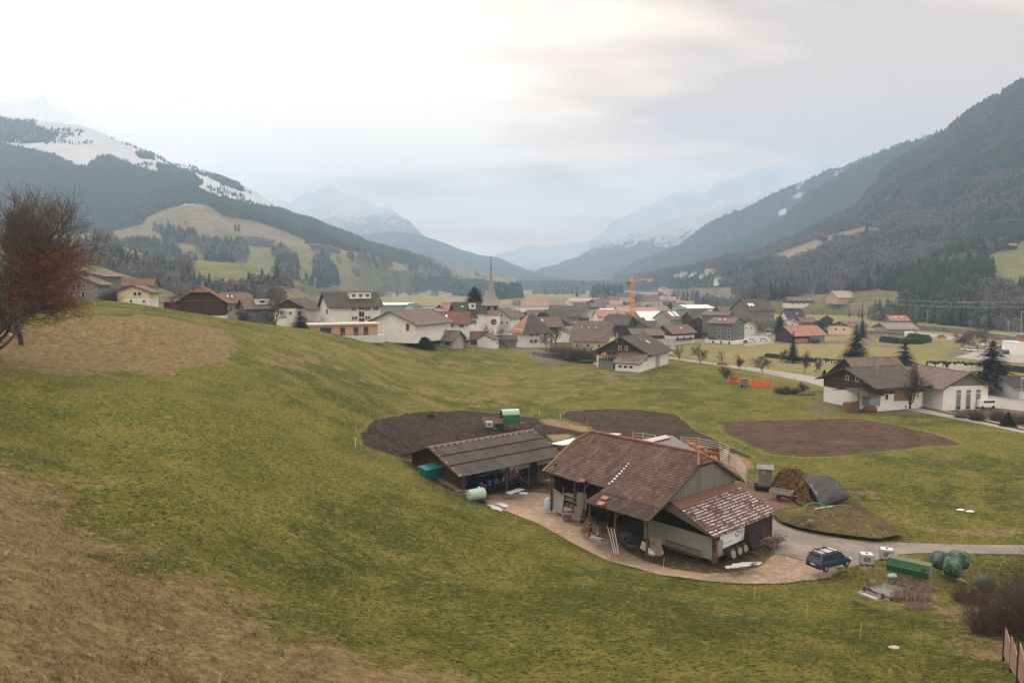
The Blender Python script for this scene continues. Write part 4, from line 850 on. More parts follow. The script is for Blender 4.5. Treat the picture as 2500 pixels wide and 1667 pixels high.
def house(name, label, cat, loc, rz, L, W_, eh, rise, roof='brown', wall='white', gable=None, base=None, hip=0.0, oh=0.9, wins=(), chim=(), sky_l=(), group=None, down=2.5, panes=True, shut=False, balc=(), doors=(), fasc=True, roof2=None, detail=True, dorm=()):
 """gabled house: ridge along local x, walls L x W; faces f (-y), b (+y), l (-x), r (+x)"""
 e = empty(name, loc, math.radians(rz), label, cat, group); l, w = L / 2, W_ / 2; up = base[1] if base else 0.0
 m = MB()
 def prism(m, z0, z1, top, k=0.0):
  a, c = l + k, w + k
  if top: m.poly([(-a, -c, z0), (a, -c, z0), (a, c, z0), (-a, c, z0), (-a, -c, z1), (a, -c, z1), (a, c, z1), (-a, c, z1), (-a, 0, z1 + top), (a, 0, z1 + top)],
                     [(0, 1, 5, 4), (2, 3, 7, 6), (3, 0, 4, 8, 7), (1, 2, 6, 9, 5), (3, 2, 1, 0)])
  else: m.box((0, 0, (z0 + z1) / 2), (2 * a, 2 * c, z1 - z0))
 hcap = rise * (1 - hip) if hip < 1 else 0
 if gable or hip:
  prism(m, -down, eh - 0.02, 0)
  m.build('wall', WL[wall], e)
  g = MB(); gz = eh if not base else eh
  if hip < 1:
   t = 1 - hip; g.poly([(-l - 0.03, -w, gz - 0.02), (-l - 0.03, w, gz - 0.02), (-l - 0.03, w * (1 - t), gz + rise * t), (-l - 0.03, -w * (1 - t), gz + rise * t), (l + 0.03, -w, gz - 0.02), (l + 0.03, w, gz - 0.02), (l + 0.03, w * (1 - t), gz + rise * t), (l + 0.03, -w * (1 - t), gz + rise * t)],
      [(0, 3, 2, 1), (4, 5, 6, 7), (0, 1, 5, 4), (1, 2, 6, 5), (2, 3, 7, 6), (3, 0, 4, 7)])
   g.build('gable', WL[gable or wall], e)
  if base:
   g = MB(); prism(g, base[1], eh - 0.05, 0, 0.06); g.build('upper_wall', WL[gable or wall], e)
 else:
  prism(m, -down, eh, rise); m.build('wall', WL[wall], e)
 # roof
 s_ = rise / w; t = 0.16; r = MB(); ew = w + oh; el = l + oh * 0.8; ze = eh - s_ * oh; zr = eh + rise; mats = [RF[roof], M_fascia if fasc else M_lfascia] + ([RF[roof2]] if roof2 else [])
 if hip >= 1:
  rl = max(0.0, l - w * 0.92);
  for sg in (-1, 1):
   r.slab([(-rl, 0, zr), (rl, 0, zr), (el, sg * ew, ze), (-el, sg * ew, ze)], t)
  for sg in (-1, 1): r.slab([(sg * rl, 0, zr), (sg * el, -ew, ze), (sg * el, ew, ze)], t, 2 if (roof2 and sg < 0) else 0)
 elif hip > 0:
  hr = rise * hip; dxh = hr / s_ * 0.9
  ex, zz, yy = el, zr - hr * 1.0, w * hip
  for sg in (-1, 1):
   r.slab([(-el + dxh, 0, zr), (el - dxh, 0, zr), (ex, sg * yy, zz), (ex, sg * ew, ze), (-ex, sg * ew, ze), (-ex, sg * yy, zz)], t)
   r.slab([(sg * (el - dxh), 0, zr), (sg * ex, -yy, zz), (sg * ex, yy, zz)], t)
 else:
  for sg in (-1, 1):
   r.slab([(-el, 0, zr), (el, 0, zr), (el, sg * ew, ze), (-el, sg * ew, ze)], t)
  r.tube([(-el, 0, zr + 0.02), (el, 0, zr + 0.02)], 0.11, 5)
  if detail:
   for sx in (-1, 1):
    for sg in (-1, 1): r.bar((sx * (el + 0.04), 0, zr - 0.1), (sx * (el + 0.04), sg * ew, ze - 0.1), 0.06, 0.26, 1)
 ro = r.build('roof', mats, e)
 if detail:
  gt = MB()
  for sg in (-1, 1): gt.tube([(-el, sg * (ew + 0.05), ze - 0.12), (el, sg * (ew + 0.05), ze - 0.12)], 0.08, 5)
  gt.build('gutter', M_fascia, e)
 for (cx, cy, ch) in chim:
  c = MB(); zt = zr - abs(cy) * s_; c.box((cx, cy, zt + ch / 2 - 0.5), (0.6, 0.6, ch + 1)); c.box((cx, cy, zt + ch + 0.08), (0.78, 0.78, 0.12)); c.box((cx, cy, zt + ch + 0.3), (0.4, 0.4, 0.3)); c.build('chimney', WL['conc'], ro)
 for (sx, sy, a, bb) in sky_l:   # roof windows: x, y (signed), width, length
  zt = zr - abs(sy) * s_ + 0.05; c = MB(); an = math.atan(s_) * (1 if sy < 0 else -1); rot = Matrix.Rotation(an, 3, 'X')
  c.box((sx, sy, zt), (a, bb, 0.1), rot=rot); c.build('roof_window', RF['white'], ro)
 for (face, n, z, ww, wh, a0, a1) in wins:
  for i in range(n):
   q = a0 if n == 1 else a0 + (a1 - a0) * i / (n - 1); k = 0.07 + (0.06 if base and z > base[1] else 0)
   R_ = {'f': (0, (q, -w - k, z)), 'b': (math.pi, (q, w + k, z)), 'l': (-math.pi / 2, (-l - k, q, z)), 'r': (math.pi / 2, (l + k, q, z))}[face]
   c = MB(); rot = Matrix.Rotation(R_[0], 3, 'Z'); ct = Vector(R_[1])
   def bx(p, d, mi): c.box(ct + rot @ Vector(p), d, rot=rot, mi=mi)
   bx((0, 0, wh / 2 + 0.04), (ww + 0.16, 0.1, 0.09), 0); bx((0, -0.03, -wh / 2 - 0.05), (ww + 0.24, 0.18, 0.08), 0)
   bx((-ww / 2 - 0.04, 0, 0), (0.08, 0.1, wh), 0); bx((ww / 2 + 0.04, 0, 0), (0.08, 0.1, wh), 0);
   if ww > 0.8: bx((0, -0.005, 0), (0.06, 0.07, wh), 0)
   fr = c.build('window', [M_frame], e)
   c = MB(); c.box(ct + rot @ Vector((0, 0.035, 0)), (ww, 0.03, wh), rot=rot); c.build('pane', M_glass, fr if panes else e)
   if shut:
    for sg in (-1, 1):
     c = MB(); c.box(ct + rot @ Vector((sg * (ww / 2 + 0.09 + ww * 0.22), -0.02, 0)), (ww * 0.42, 0.05, wh + 0.05), rot=rot); c.build('shutter', M_shut, fr)
 for (face, q, ww, wh, mt, z0) in doors:
  k = 0.05; R_ = {'f': (0, (q, -w - k, z0 + wh / 2)), 'b': (math.pi, (q, w + k, z0 + wh / 2)), 'l': (-math.pi / 2, (-l - k, q, z0 + wh / 2)), 'r': (math.pi / 2, (l + k, q, z0 + wh / 2))}[face]
  c = MB(); rot = Matrix.Rotation(R_[0], 3, 'Z'); c.box(R_[1], (ww, 0.1, wh), rot=rot); c.build('door', mt, e)
 for (face, z, a0, a1) in balc:
  c = MB(); n = max(3, int((a1 - a0) / 0.45))
  def P3(q, out_, z_): return {'f': (q, -w - out_, z_), 'l': (-l - out_, q, z_), 'r': (l + out_, q, z_), 'b': (q, w + out_, z_)}[face]
  c.bar(P3(a0, 0.55, z), P3(a1, 0.55, z), 1.1, 0.14); c.bar(P3(a0, 1.08, z + 0.95), P3(a1, 1.08, z + 0.95), 0.08, 0.1); c.bar(P3(a0, 1.08, z + 0.5), P3(a1, 1.08, z + 0.5), 0.05, 0.5)
  for i in range(n + 1):
   q = a0 + (a1 - a0) * i / n; c.bar(P3(q, 1.08, z), P3(q, 1.08, z + 0.95), 0.07)
  c.build('balcony', M_fascia, e)
 for (x0, x1, wd, hd, yo) in dorm:   # flat dormer on the front slope
  c = MB(); zb = zr + (yo) * s_ if yo < 0 else zr; c.box(((x0 + x1) / 2, (yo - 0.0) / 1.0, zb + hd / 2 - 0.3), (x1 - x0, wd, hd)); d_ = c.build('dormer', WL['white'], e)
  c = MB(); c.box(((x0 + x1) / 2, yo - 0.1, zb + hd - 0.22), (x1 - x0 + 0.5, wd + 0.5, 0.14)); c.build('dormer_roof', RF['white'], d_)
  k = max(1, int((x1 - x0) / 2.2))
  for i in range(k):
   q = x0 + (x1 - x0) * (i + 0.5) / k; c = MB(); c.box((q, yo - wd / 2 - 0.03, zb + hd / 2 - 0.15), (1.3, 0.06, hd * 0.55)); c.build('pane', M_glass, d_)
 return e
# open machine shed (left barn)
A = pz(1044, 1092, 6.0); B = pz(1303, 1048.5, 6.0); dv = (B - A); dv.z = 0; LB1 = dv.length; an1 = math.atan2(dv.y, dv.x); c1 = (A + B) / 2
shed = empty('machine_shed', (c1.x, c1.y, 0), an1, 'long open fronted machine shed with brown corrugated roof, tractors parked inside', 'machine shed')
l, w = LB1 / 2, 6.2
r = MB()
for sg in (-1, 1): r.slab([(-l, 0, 6.0), (l, 0, 6.0), (l, sg * 7.0, 3.55), (-l, sg * 7.0, 3.55)], 0.10)
rf = r.build('roof', RF['corr'], shed)
r = MB(); r.tube([(-l, 0, 6.02), (l, 0, 6.02)], 0.14, 6); r.build('ridge_cap', mat_plain('pale_ridge', (0.20, 0.165, 0.15), 0.7), rf)
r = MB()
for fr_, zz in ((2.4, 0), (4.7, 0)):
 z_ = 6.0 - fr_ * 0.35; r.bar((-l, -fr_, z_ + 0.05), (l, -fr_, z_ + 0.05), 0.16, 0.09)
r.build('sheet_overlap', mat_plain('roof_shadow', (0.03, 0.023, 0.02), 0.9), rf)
sn = MB()
for c_ in [(-l + 0.5 + i * (2 * l - 1) / 17, -0.32, 5.96) for i in range(18)] + [(sx_ * (l - 0.35), -0.9 - i * 1.5, 6.0 - (0.9 + i * 1.5) * 0.35 + 0.06) for sx_ in (-1, 1) for i in range(5)]: MB().box(c_, (0.13, 0.13, 0.1)).build('snow_guard', RF['white'], rf)
r = MB(); r.tube([(-l, -7.05, 3.45), (l, -7.05, 3.45)], 0.1, 6); r.build('gutter', mat_plain('green_grey_gutter', (0.09, 0.10, 0.09), 0.6), shed)
g = MB(); x0 = -l + 1.4
g.poly([(x0, -w, 0), (x0, w, 0), (x0, w, 3.85), (x0, 0, 5.9), (x0, -w, 3.85), (x0 + 0.12, -w, 0), (x0 + 0.12, w, 0), (x0 + 0.12, w, 3.85), (x0 + 0.12, 0, 5.9), (x0 + 0.12, -w, 3.85)],
       [(0, 4, 3, 2, 1), (5, 6, 7, 8, 9), (0, 1, 6, 5), (1, 2, 7, 6), (2, 3, 8, 7), (3, 4, 9, 8), (4, 0, 5, 9)])
g.build('end_wall', WL['wood'], shed)
g = MB(); g.box((0.7, w, 1.9), (2 * l - 1.4, 0.12, 3.9)); g.box((l - 0.3, 0, 2.3), (0.12, 2 * w, 4.4)); g.build('back_wall', WL['wood'], shed)
g = MB(); g.box((l - 2.2, -w + 0.6, 1.4), (4.0, 0.1, 2.8)); g.box((l - 4.25, -w + 2.6, 1.4), (0.1, 4.0, 2.8)); g.build('board_partition', mat_boards('dull_brown_boards', (0.07, 0.042, 0.024), (0.11, 0.068, 0.04)), shed)
for i, x in enumerate((-l + 1.45, -l + 8.6, l - 6.4, l - 0.5)):
 g = MB(); g.bar((x, -w, -0.1), (x, -w, 3.6), 0.24); g.bar((x, -w, 2.3), (x + 1.1, -w, 3.55), 0.14); g.build('post', M_fascia, shed)
g = MB(); g.bar((-l + 1.4, -w, 3.65), (l, -w, 3.65), 0.2, 0.26)
for i in range(7): g.bar((-l + 1.6 + i * (2 * l - 2) / 6, -w, 3.7), (-l + 1.6 + i * (2 * l - 2) / 6, 0, 5.75), 0.12, 0.18)
g.build('roof_beam', M_fascia, shed)
for x_, w_2 in ((l - 7.4, 2.0), (l - 3.6, 2.6)): MB().box((x_, -w - 0.15, 3.05), (w_2, 0.06, 0.95)).build('canvas_flap', mat_plain('grey_canvas', (0.30, 0.28, 0.25), 0.9, 0.15), shed)
SHED = (c1, an1, l)
def shed_w(x, y, z=0.0):
 c, s_ = math.cos(an1), math.sin(an1); return Vector((c1.x + c * x - s_ * y, c1.y + s_ * x + c * y, z))
# big tiled barn
A = pz(1445.4, 1053.6, 9.0); B = pz(1705.6, 1105.9, 9.0); dv = (B - A); dv.z = 0; an2 = math.atan2(dv.y, dv.x); R0 = B.copy(); R0.z = 0; LB = dv.length
barn = empty('tiled_barn', R0, an2, 'large old barn with half hipped red brown tiled roof and sheltered lean-tos', 'barn')
# local: x from -LB (far left ridge end) to 0 (near right ridge end); y negative is the front (towards the camera left)
def bw(x, y, z=0.0):
 c, s_ = math.cos(an2), math.sin(an2); return Vector((R0.x + c * x - s_ * y, R0.y + s_ * x + c * y, z))
hx = 1.17; sl = 0.565; GX0, GX1 = -LB - hx, hx
def zr_(y): return 9.0 - abs(y) * sl
XS = -LB * 0.42
r = MB()
r.slab([(-LB, 0, 9.0), (XS, 0, 9.0), (XS - 0.2, -7.3, zr_(7.3)), (XS - 3.4, -7.25, zr_(7.25)), (XS - 3.6, -6.9, zr_(6.9)), (XS - 4.2, -7.5, zr_(7.5)), (GX0 - 0.2, -7.3, zr_(7.3)), (GX0, -1.75, zr_(1.75))], 0.14)
r.slab([(-LB, 0, 9.0), (GX0, -1.75, zr_(1.75)), (GX0, 1.75, zr_(1.75))], 0.14)
r.slab([(-LB, 0, 9.0), (0, 0, 9.0), (hx, 1.75, zr_(1.75)), (GX1 + 0.1, 7.5, zr_(7.5)), (GX0 - 0.1, 7.5, zr_(7.5)), (GX0, 1.75, zr_(1.75))], 0.14)
r.slab([(0, 0, 9.0), (hx, -1.75, zr_(1.75)), (hx, 1.75, zr_(1.75))], 0.14)
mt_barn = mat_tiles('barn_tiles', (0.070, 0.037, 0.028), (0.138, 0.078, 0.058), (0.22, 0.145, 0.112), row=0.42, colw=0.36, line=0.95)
r.build('roof', mt_barn, barn)
r = MB(); k = 0.22
r.slab([(XS, 0, 9.0 + 0.03), (0, 0, 9.0 + 0.03), (hx, -1.75, zr_(1.75) + k * .5), (hx + 0.1, -6.1, zr_(6.1) + k), (XS - 0.1, -6.1, zr_(6.1) + k)], 0.14)
r.slab([(XS - 0.1, -6.1, zr_(6.1) + k - 0.02), (hx + 0.1, -6.1, zr_(6.1) + k - 0.02), (hx + 0.2, -8.6, zr_(6.1) - 0.72), (XS - 0.3, -8.6, zr_(6.1) - 0.72)], 0.14)
r.build('raised_roof', mt_barn, barn)
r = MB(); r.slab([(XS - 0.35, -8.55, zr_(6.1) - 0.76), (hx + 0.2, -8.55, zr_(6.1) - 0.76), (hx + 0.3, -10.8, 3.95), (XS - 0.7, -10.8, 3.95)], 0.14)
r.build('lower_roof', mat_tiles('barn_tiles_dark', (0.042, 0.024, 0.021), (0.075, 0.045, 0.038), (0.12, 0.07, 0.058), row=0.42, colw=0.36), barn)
r = MB()
for (x, y, q) in ((XS + 1.2, -9.5, 0.8), (XS + 1.6, -10.6, 0.9), (XS - 4.2, -7.2, 0.7), (-LB + 3.5, -4.5, 0.35)):
 z_ = zr_(y) if y > -8 else (zr_(6.1) - 0.76 - (abs(y) - 8.55) * 0.27); r = MB(); r.box((x, y, z_ + 0.05), (q, q * 0.7, 0.06), rot=Matrix.Rotation(math.atan(0.4), 3, 'X')); r.build('new_tile', RF['orange'], barn)
r = MB(); rg = random.Random(3)
for i in range(9):
 y = -3.6 - i * 0.40; x = XS - 0.33 + rg.uniform(-0.05, 0.05); r = MB(); r.box((x, y, zr_(y) + 0.14), (0.12 + 0.03 * i, 0.17, 0.08), rot=Matrix.Rotation(math.atan(sl), 3, 'X')); r.build('snow_remnant', mat_plain('old_snow', (0.80, 0.81, 0.84), 0.9, 0.05), barn)
r = MB(); r.tube([(GX0 - 0.1, -1.75, zr_(1.75) + 0.05), (-LB, 0, 9.1), (0, 0, 9.12), (hx, -1.75, zr_(1.75) + 0.12)], 0.15, 6); r.tube([(0, 0, 9.1), (hx, 1.75, zr_(1.75) + 0.05)], 0.13, 6)
r.build('ridge_tiles', mat_plain('ridge_clay', (0.26, 0.115, 0.085), 0.8, 0.3, 3), barn)
r = MB(); r.bar((GX0 - 0.2, -1.75, zr_(1.75)), (GX0 - 0.3, -7.3, zr_(7.3)), 0.1, 0.24); r.build('verge_board', mat_plain('straw_verge', (0.33, 0.25, 0.17), 0.9), barn)
r = MB(); r.bar((hx + 0.15, -1.75, zr_(1.75) - 0.1), (hx + 0.2, -8.6, zr_(6.1) - 0.85), 0.08, 0.2); r.build('verge_board', M_fascia, barn); r = MB(); r.bar((hx + 0.15, 1.75, zr_(1.75) - 0.1), (hx + 0.15, 7.5, zr_(7.5) - 0.1), 0.08, 0.24); r.build('verge_board', M_fascia, barn)
g = MB(); gx = hx - 0.25   # weathered gable under the half hip
g.poly([(gx, -1.9, 7.75), (gx, 1.9, 7.75), (gx, 7.0, 4.95), (gx, 5.3, 4.9), (gx, -6.0, 4.9), (gx, -6.8, 5.0), (gx - 0.15, -1.9, 7.75), (gx - 0.15, 1.9, 7.75), (gx - 0.15, 7.0, 4.95), (gx - 0.15, 5.3, 4.9), (gx - 0.15, -6.0, 4.9), (gx - 0.15, -6.8, 5.0)],
       [(0, 1, 2, 3, 4, 5), (11, 10, 9, 8, 7, 6), (0, 6, 7, 1), (1, 7, 8, 2), (2, 8, 9, 3), (3, 9, 10, 4), (4, 10, 11, 5), (5, 11, 6, 0)])
g.build('gable', WL['gwood'], barn)
g = MB(); g.box(((GX0 + hx) / 2, 6.4, 2.6), (hx - GX0 - 1.2, 0.2, 5.2)); g.box((GX0 + 0.7, 0, 2.9), (0.2, 12.6, 5.8)); g.poly([(GX0 + .7, -6.2, 5.5), (GX0 + .7, 6.2, 5.5), (GX0 + .7, 1.8, 7.8), (GX0 + .7, -1.8, 7.8)], [(0, 1, 2, 3)])
g.build('wall', WL['wood'], barn)
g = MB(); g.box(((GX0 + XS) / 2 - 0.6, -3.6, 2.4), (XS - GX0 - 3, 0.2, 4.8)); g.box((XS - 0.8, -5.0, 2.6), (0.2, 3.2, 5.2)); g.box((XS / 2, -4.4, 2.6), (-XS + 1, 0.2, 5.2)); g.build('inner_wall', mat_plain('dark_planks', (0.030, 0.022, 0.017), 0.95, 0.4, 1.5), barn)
for (x, y, z) in ((GX0 + 0.6, -6.7, 5.0), (GX0 + 4.5, -6.7, 5.0), (XS - 4.2, -6.8, 5.0), (XS - 0.4, -10.1, 4.0), (hx - 0.3, -10.2, 4.0), (XS / 2, -10.2, 4.0)):
 g = MB(); g.bar((x, y, -0.1), (x, y, z), 0.2); g.bar((x, y, z - 1.1), (x + (0.9 if x < 0 else -0.9), y, z - 0.05), 0.12); g.build('post', M_fascia, barn)
g = MB(); g.bar((XS - 0.6, -10.2, 3.98), (hx, -10.2, 3.98), 0.16, 0.2); g.bar((GX0, -6.7, 5.05), (XS - 0.4, -6.7, 5.05), 0.16, 0.2); g.build('roof_beam', M_fascia, barn)
# lean-to at the near end, with snow in the tiles
tx = hx - 0.1; ex = tx + 5.7; mt_snow = mat_tiles('snowy_tiles', (0.075, 0.034, 0.028), (0.16, 0.075, 0.06), (0.22, 0.12, 0.10), row=0.44, colw=0.26, snow=0.66, moss=0.8, line=0.9)
# tile courses of this roof run across it, so it is modelled turned by a quarter under its own part origin
lt = MB(); zt, ze_ = 4.95, 2.75
def LT(x, y, z): return (-y, x, z)    # local x of the part = -y of the barn
sl2 = (zt - ze_) / (ex - tx)
lt.slab([LT(tx + 1.2, -6.5, zt - 1.2 * sl2), LT(tx + 1.0, 5.4, zt - 1.0 * sl2), LT(ex, 5.5, ze_), LT(ex, -7.0, ze_)], 0.13)
o = lt.build('snowy_lean_to_roof', mt_snow, barn); o.rotation_euler = (0, 0, -math.pi / 2)
lt = MB(); lt.slab([(tx, -6.4, zt), (tx, 5.3, zt), (tx + 1.05, 5.4, zt - 1.05 * sl2 + .02), (tx + 1.25, -6.5, zt - 1.25 * sl2 + .02)], 0.1)
lt.build('sheet_strip', mat_plain('rusty_brown_sheet', (0.125, 0.070, 0.052), 0.85, 0.25, 1.2), barn)
lt = MB(); lt.slab([(tx - 0.8, -7.6, zt - 0.35), (tx + 1.1, -7.5, zt - 0.8), (ex, -7.1, ze_ - 0.04), (ex - 0.2, -6.9, ze_ + .03), (tx + 1.2, -6.5, zt - 1.2 * sl2 - 0.02), (tx, -6.4, zt - .02)], 0.06)
lt.build('mossy_strip', mat_plain('dark_moss_sheet', (0.035, 0.032, 0.024), 0.95, 0.3, 2), barn)
wl = MB(); wl.box((tx + 0.6, -6.1, 1.15), (8.6, 0.2, 2.3)); wl.build('concrete_wall', WL['conc'], barn)
wl = MB(); wl.box((ex - 0.7, -0.45, 1.35), (0.16, 11.2, 2.7)); wl.build('end_boards', WL['wood'], barn)
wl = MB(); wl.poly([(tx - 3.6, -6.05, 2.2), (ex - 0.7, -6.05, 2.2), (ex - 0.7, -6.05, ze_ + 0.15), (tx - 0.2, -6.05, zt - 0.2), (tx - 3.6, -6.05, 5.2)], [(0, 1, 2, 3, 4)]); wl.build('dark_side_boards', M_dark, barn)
for y in (-6.1, 5.0):
 g = MB(); g.bar((ex - 0.55, y, -0.1), (ex - 0.55, y, 2.75), 0.2); g.build('post', M_fascia, barn)
# white banner with an emblem and grey lines of writing
bn = MB(); bn.box((ex - 0.5, -3.0, 1.65), (0.05, 4.6, 1.4)); ban = bn.build('banner', mat_plain('banner_cloth', (0.74, 0.78, 0.84), 0.7, 0.04, 1.0))
ban.parent = None; ban.matrix_world = Matrix.Translation(R0) @ Matrix.Rotation(an2, 4, 'Z')
tag(ban, 'long white advertising banner with small dark emblem on the end wall of the snowy lean-to', 'banner')
mk = mat_plain('emblem_ink', (0.03, 0.05, 0.07), 0.7); mg = mat_plain('grey_ink', (0.28, 0.33, 0.42), 0.7)
em = MB()
for a in (0.5, 2.6, 4.7):
 pts = [(ex - 0.455, -2.15 + 0.26 * math.cos(a + t), 1.9 + 0.26 * math.sin(a + t)) for t in (0, 0.4, 0.8, 1.2)]
 for p, q in zip(pts[:-1], pts[1:]): em.bar(p, q, 0.04, 0.13)
em.build('emblem', mk, ban)
em = MB(); rg = random.Random(8)
for (y0, y1, z, hh) in ((-1.75, -0.95, 2.08, 0.13), (-1.75, -1.05, 1.86, 0.13), (-4.7, -3.8, 1.45, 0.08), (-3.7, -3.1, 1.45, 0.08)):
 y = y0
 while y < y1:
  q = rg.uniform(0.05, 0.11); em.box((ex - 0.46, y + q / 2, z), (0.02, q * 0.55, hh * rg.uniform(0.6, 1.1))); em.box((ex - 0.46, y + q / 2, z - hh * 0.3), (0.02, q * 0.9, hh * 0.25)); y += q + 0.03
em.build('lettering', mg, ban)
# canopies and small roofs behind the barn
def roofed(name, label, cat, pts, z0s, mat, posts=True, th=0.08, pm=None):
 P = [pz(u, v, z) for (u, v), z in zip(pts, z0s)]; c = sum(P, Vector()) / len(P); e = empty(name, (c.x, c.y, 0), 0, label, cat)
 m = MB(); m.slab([tuple(p - Vector((c.x, c.y, 0))) for p in P], th); m.build('roof', mat, e)
 if posts:
  for p in P:
   q = (p - Vector((c.x, c.y, 0))) * 0.94; m = MB(); m.bar((q.x, q.y, -0.1), (q.x, q.y, p.z - 0.12), 0.12); m.build('post', pm or M_fascia, e)
 return e
roofed('canopy', 'white canopy roof between the machine shed and the tiled barn', 'canopy', [(1344,1082),(1402,1069),(1412,1078),(1375,1086)], [3.3, 3.3, 3.1, 3.0], RF['white'])
roofed('canopy', 'thin white canopy showing just over the ridge of the tiled barn', 'canopy', [(1462,1056),(1518,1058),(1500,1063),(1480,1062)], [3.6, 3.6, 3.4, 3.4], RF['white'])
roofed('cattle_shelter', 'low grey sheet roofed cattle shelter behind the tiled barn', 'shelter', [(1560,1073),(1640,1062),(1705,1102),(1610,1125)], [3.4, 3.4, 3.0, 3.0], mat_corr('grey_sheets', (0.13, 0.125, 0.125), (0.19, 0.18, 0.18), 0.5))
roofed('cattle_shelter', 'pale curved roof strip beside the cattle shelter', 'shelter', [(1566,1074),(1626,1061),(1637,1067),(1592,1078)], [3.75, 3.75, 3.6, 3.6], mat_plain('pale_grey_sheet', (0.42, 0.39, 0.36), 0.6))
# village houses
def P_(u, v, Y): return pt(u, v, Y)
WHITE_N = [('f', 3, 1.6, 0.9, 1.1, -3, 3), ('f', 3, 4.2, 0.9, 1.1, -3, 3)]
# --- houses on the shoulder at left
house('house', 'grey boarded gabled house nearest the copper leaved tree', 'house', P_(210, 730, 205), 100, 9, 9.5, 4.4, 1.9, 'brown', 'bluegrey', down=4, oh=1.1,
      wins=[('l', 2, 3.6, 0.85, 1.0, -1.3, 0.2), ('l', 1, 1.3, 0.8, 1.3, -1.0, 0), ('l', 1, 1.5, 0.7, 0.9, 1.8, 0), ('f', 1, 1.5, 0.8, 1.1, -2, 0)])
house('barn', 'long pale grey barn with flat brown roof behind the grey boarded house', 'barn', P_(232, 694, 262), 92, 13, 12, 3.0, 1.5, 'brown', 'gwood', down=5, wins=[('l', 1, 3.3, 1.0, 1.0, 1.2, 0)])
house('house', 'cream house with white base beside the dark bush on the ridge', 'house', P_(338, 741, 200), 100, 8, 8.0, 3.4, 1.6, 'brown', 'white', 'cream', base=(0, 1.5), down=4, oh=0.9,
      wins=[('l', 2, 2.7, 0.8, 0.9, -1.6, -0.5), ('l', 2, 0.7, 0.6, 0.6, -2.6, 0.6)])
house('farmhouse', 'low farmhouse with rusty red roof on the left slope', 'house', P_(338, 706, 300), 8, 13, 8, 2.0, 2.4, 'red', 'gwood', down=5, chim=[(-1, -1, 0.8)])
house('chalet', 'dark brown windowless chalet wall with red half hipped roof at the meadow edge', 'chalet', P_(497, 771, 185), 107, 9, 10.6, 3.9, 3.6, 'red', 'white', 'wood', base=(0, 0.2), hip=0.42, oh=1.0, down=3, chim=[(1.5, 0.2, 0.8)], balc=[('f', 1.2, -3.6, 3.6)])
house('shed', 'small dark red shed left of the brown chalet', 'shed', P_(425, 760, 196), 10, 4.0, 4, 2.9, 0.8, 'brown', 'dred', down=3)
house('house', 'house with grey hipped roof and two roof windows right of the brown chalet', 'house', P_(573, 756, 230), 24, 9, 9, 2.6, 2.8, 'brown', 'grey', down=3, sky_l=[(-2, -2, 0.5, 0.6), (-0.8, -2, 0.5, 0.6)], hip=0.3, wins=[('f', 2, 1.4, 0.9, 1.0, -2, 2)])
house('house', 'grey boarded house with a pale dormer roof by the round bare tree', 'house', P_(627, 776, 222), 38, 8.5, 7, 3.4, 2.2, 'brown', 'slate', down=3, wins=[('f', 1, 2.4, 0.8, 0.8, 1, 0)], dorm=[(-1, 2.6, 2.0, 1.3, -1.9)], balc=[('l', 1.0, -3, 3)])
house('house', 'white house with a long dark brown roof just left of the white school', 'house', P_(728, 775, 275), 80, 14, 14, 3.6, 3.4, 'dark', 'white', 'wood', down=3, wins=[('l', 3, 2.0, 1.2, 1.0, -4, 3)])
# --- white school
house('school', 'three storey white building with dark roof and a long glazed dormer', 'school', P_(856, 789, 272), 30, 19, 11.5, 7.0, 4.4, 'dark', 'white', down=3, oh=1.2, chim=[(-1.5, -1.5, 1.6)], dorm=[(-1.2, 6.6, 2.6, 1.9, -2.6)],
      wins=[('f', 2, 5.4, 0.9, 1.1, -0.9, -0.2), ('f', 2, 5.4, 0.9, 1.1, 4.1, 5.2), ('f', 2, 5.4, 0.9, 1.1, 7.2, 8.3), ('f', 2, 2.2, 0.9, 1.1, -0.9, 0.2), ('f', 2, 2.2, 0.9, 1.1, 4.1, 5.2), ('f', 1, 5.8, 2.0, 1.5, 2.3, 0), ('f', 1, 3.5, 2.0, 1.9, 2.3, 0), ('f', 1, 1.3, 2.0, 1.5, 2.3, 0),
   ('l', 2, 8.4, 0.45, 1.3, -0.4, 0.4), ('l', 1, 4.6, 2.6, 1.6, -3.0, 0), ('l', 1, 1.6, 1.0, 1.2, 2, 0)])
# --- pine clad pavilion
e = empty('pavilion', P_(838, 824, 226), math.radians(21), 'long flat roofed pavilion of new pale pine boards above the meadow', 'pavilion')
m = MB(); m.box((0, 0, 2.4), (20, 6.5, 3.3)); m.build('wall', WL['pine'], e)
m = MB(); m.box((0, -0.1, 4.28), (21.4, 8.0, 0.45)); m.build('roof', mat_plain('pale_flat_roof', (0.50, 0.48, 0.45), 0.7, 0.1), e)
m = MB(); m.box((1.2, -0.7, -0.4), (21.8, 6.4, 2.3)); m.build('retaining_wall', mat_plain('pale_retaining_wall', (0.52, 0.54, 0.55), 0.9, 0.08), e)
for x, ww in ((-5.6, 3.1), (-0.6, 1.25), (3.4, 1.25), (6.4, 1.25)):
 f_ = MB().box((x, -3.27, 2.1), (ww + 0.16, 0.08, 2.5)).build('window', M_fascia, e); MB().box((x, -3.33, 2.1), (ww, 0.04, 2.35)).build('pane', M_glass, f_)
m = MB();
for i in range(12): m.bar((-9 + i * 1.7, -3.7, 0.7), (-9 + i * 1.7, -3.7, 1.7), 0.06)
m.bar((-9.8, -3.7, 1.7), (10.5, -3.7, 1.7), 0.07); m.bar((-9.8, -3.7, 1.2), (10.5, -3.7, 1.2), 0.04); m.build('railing', M_steel, e)
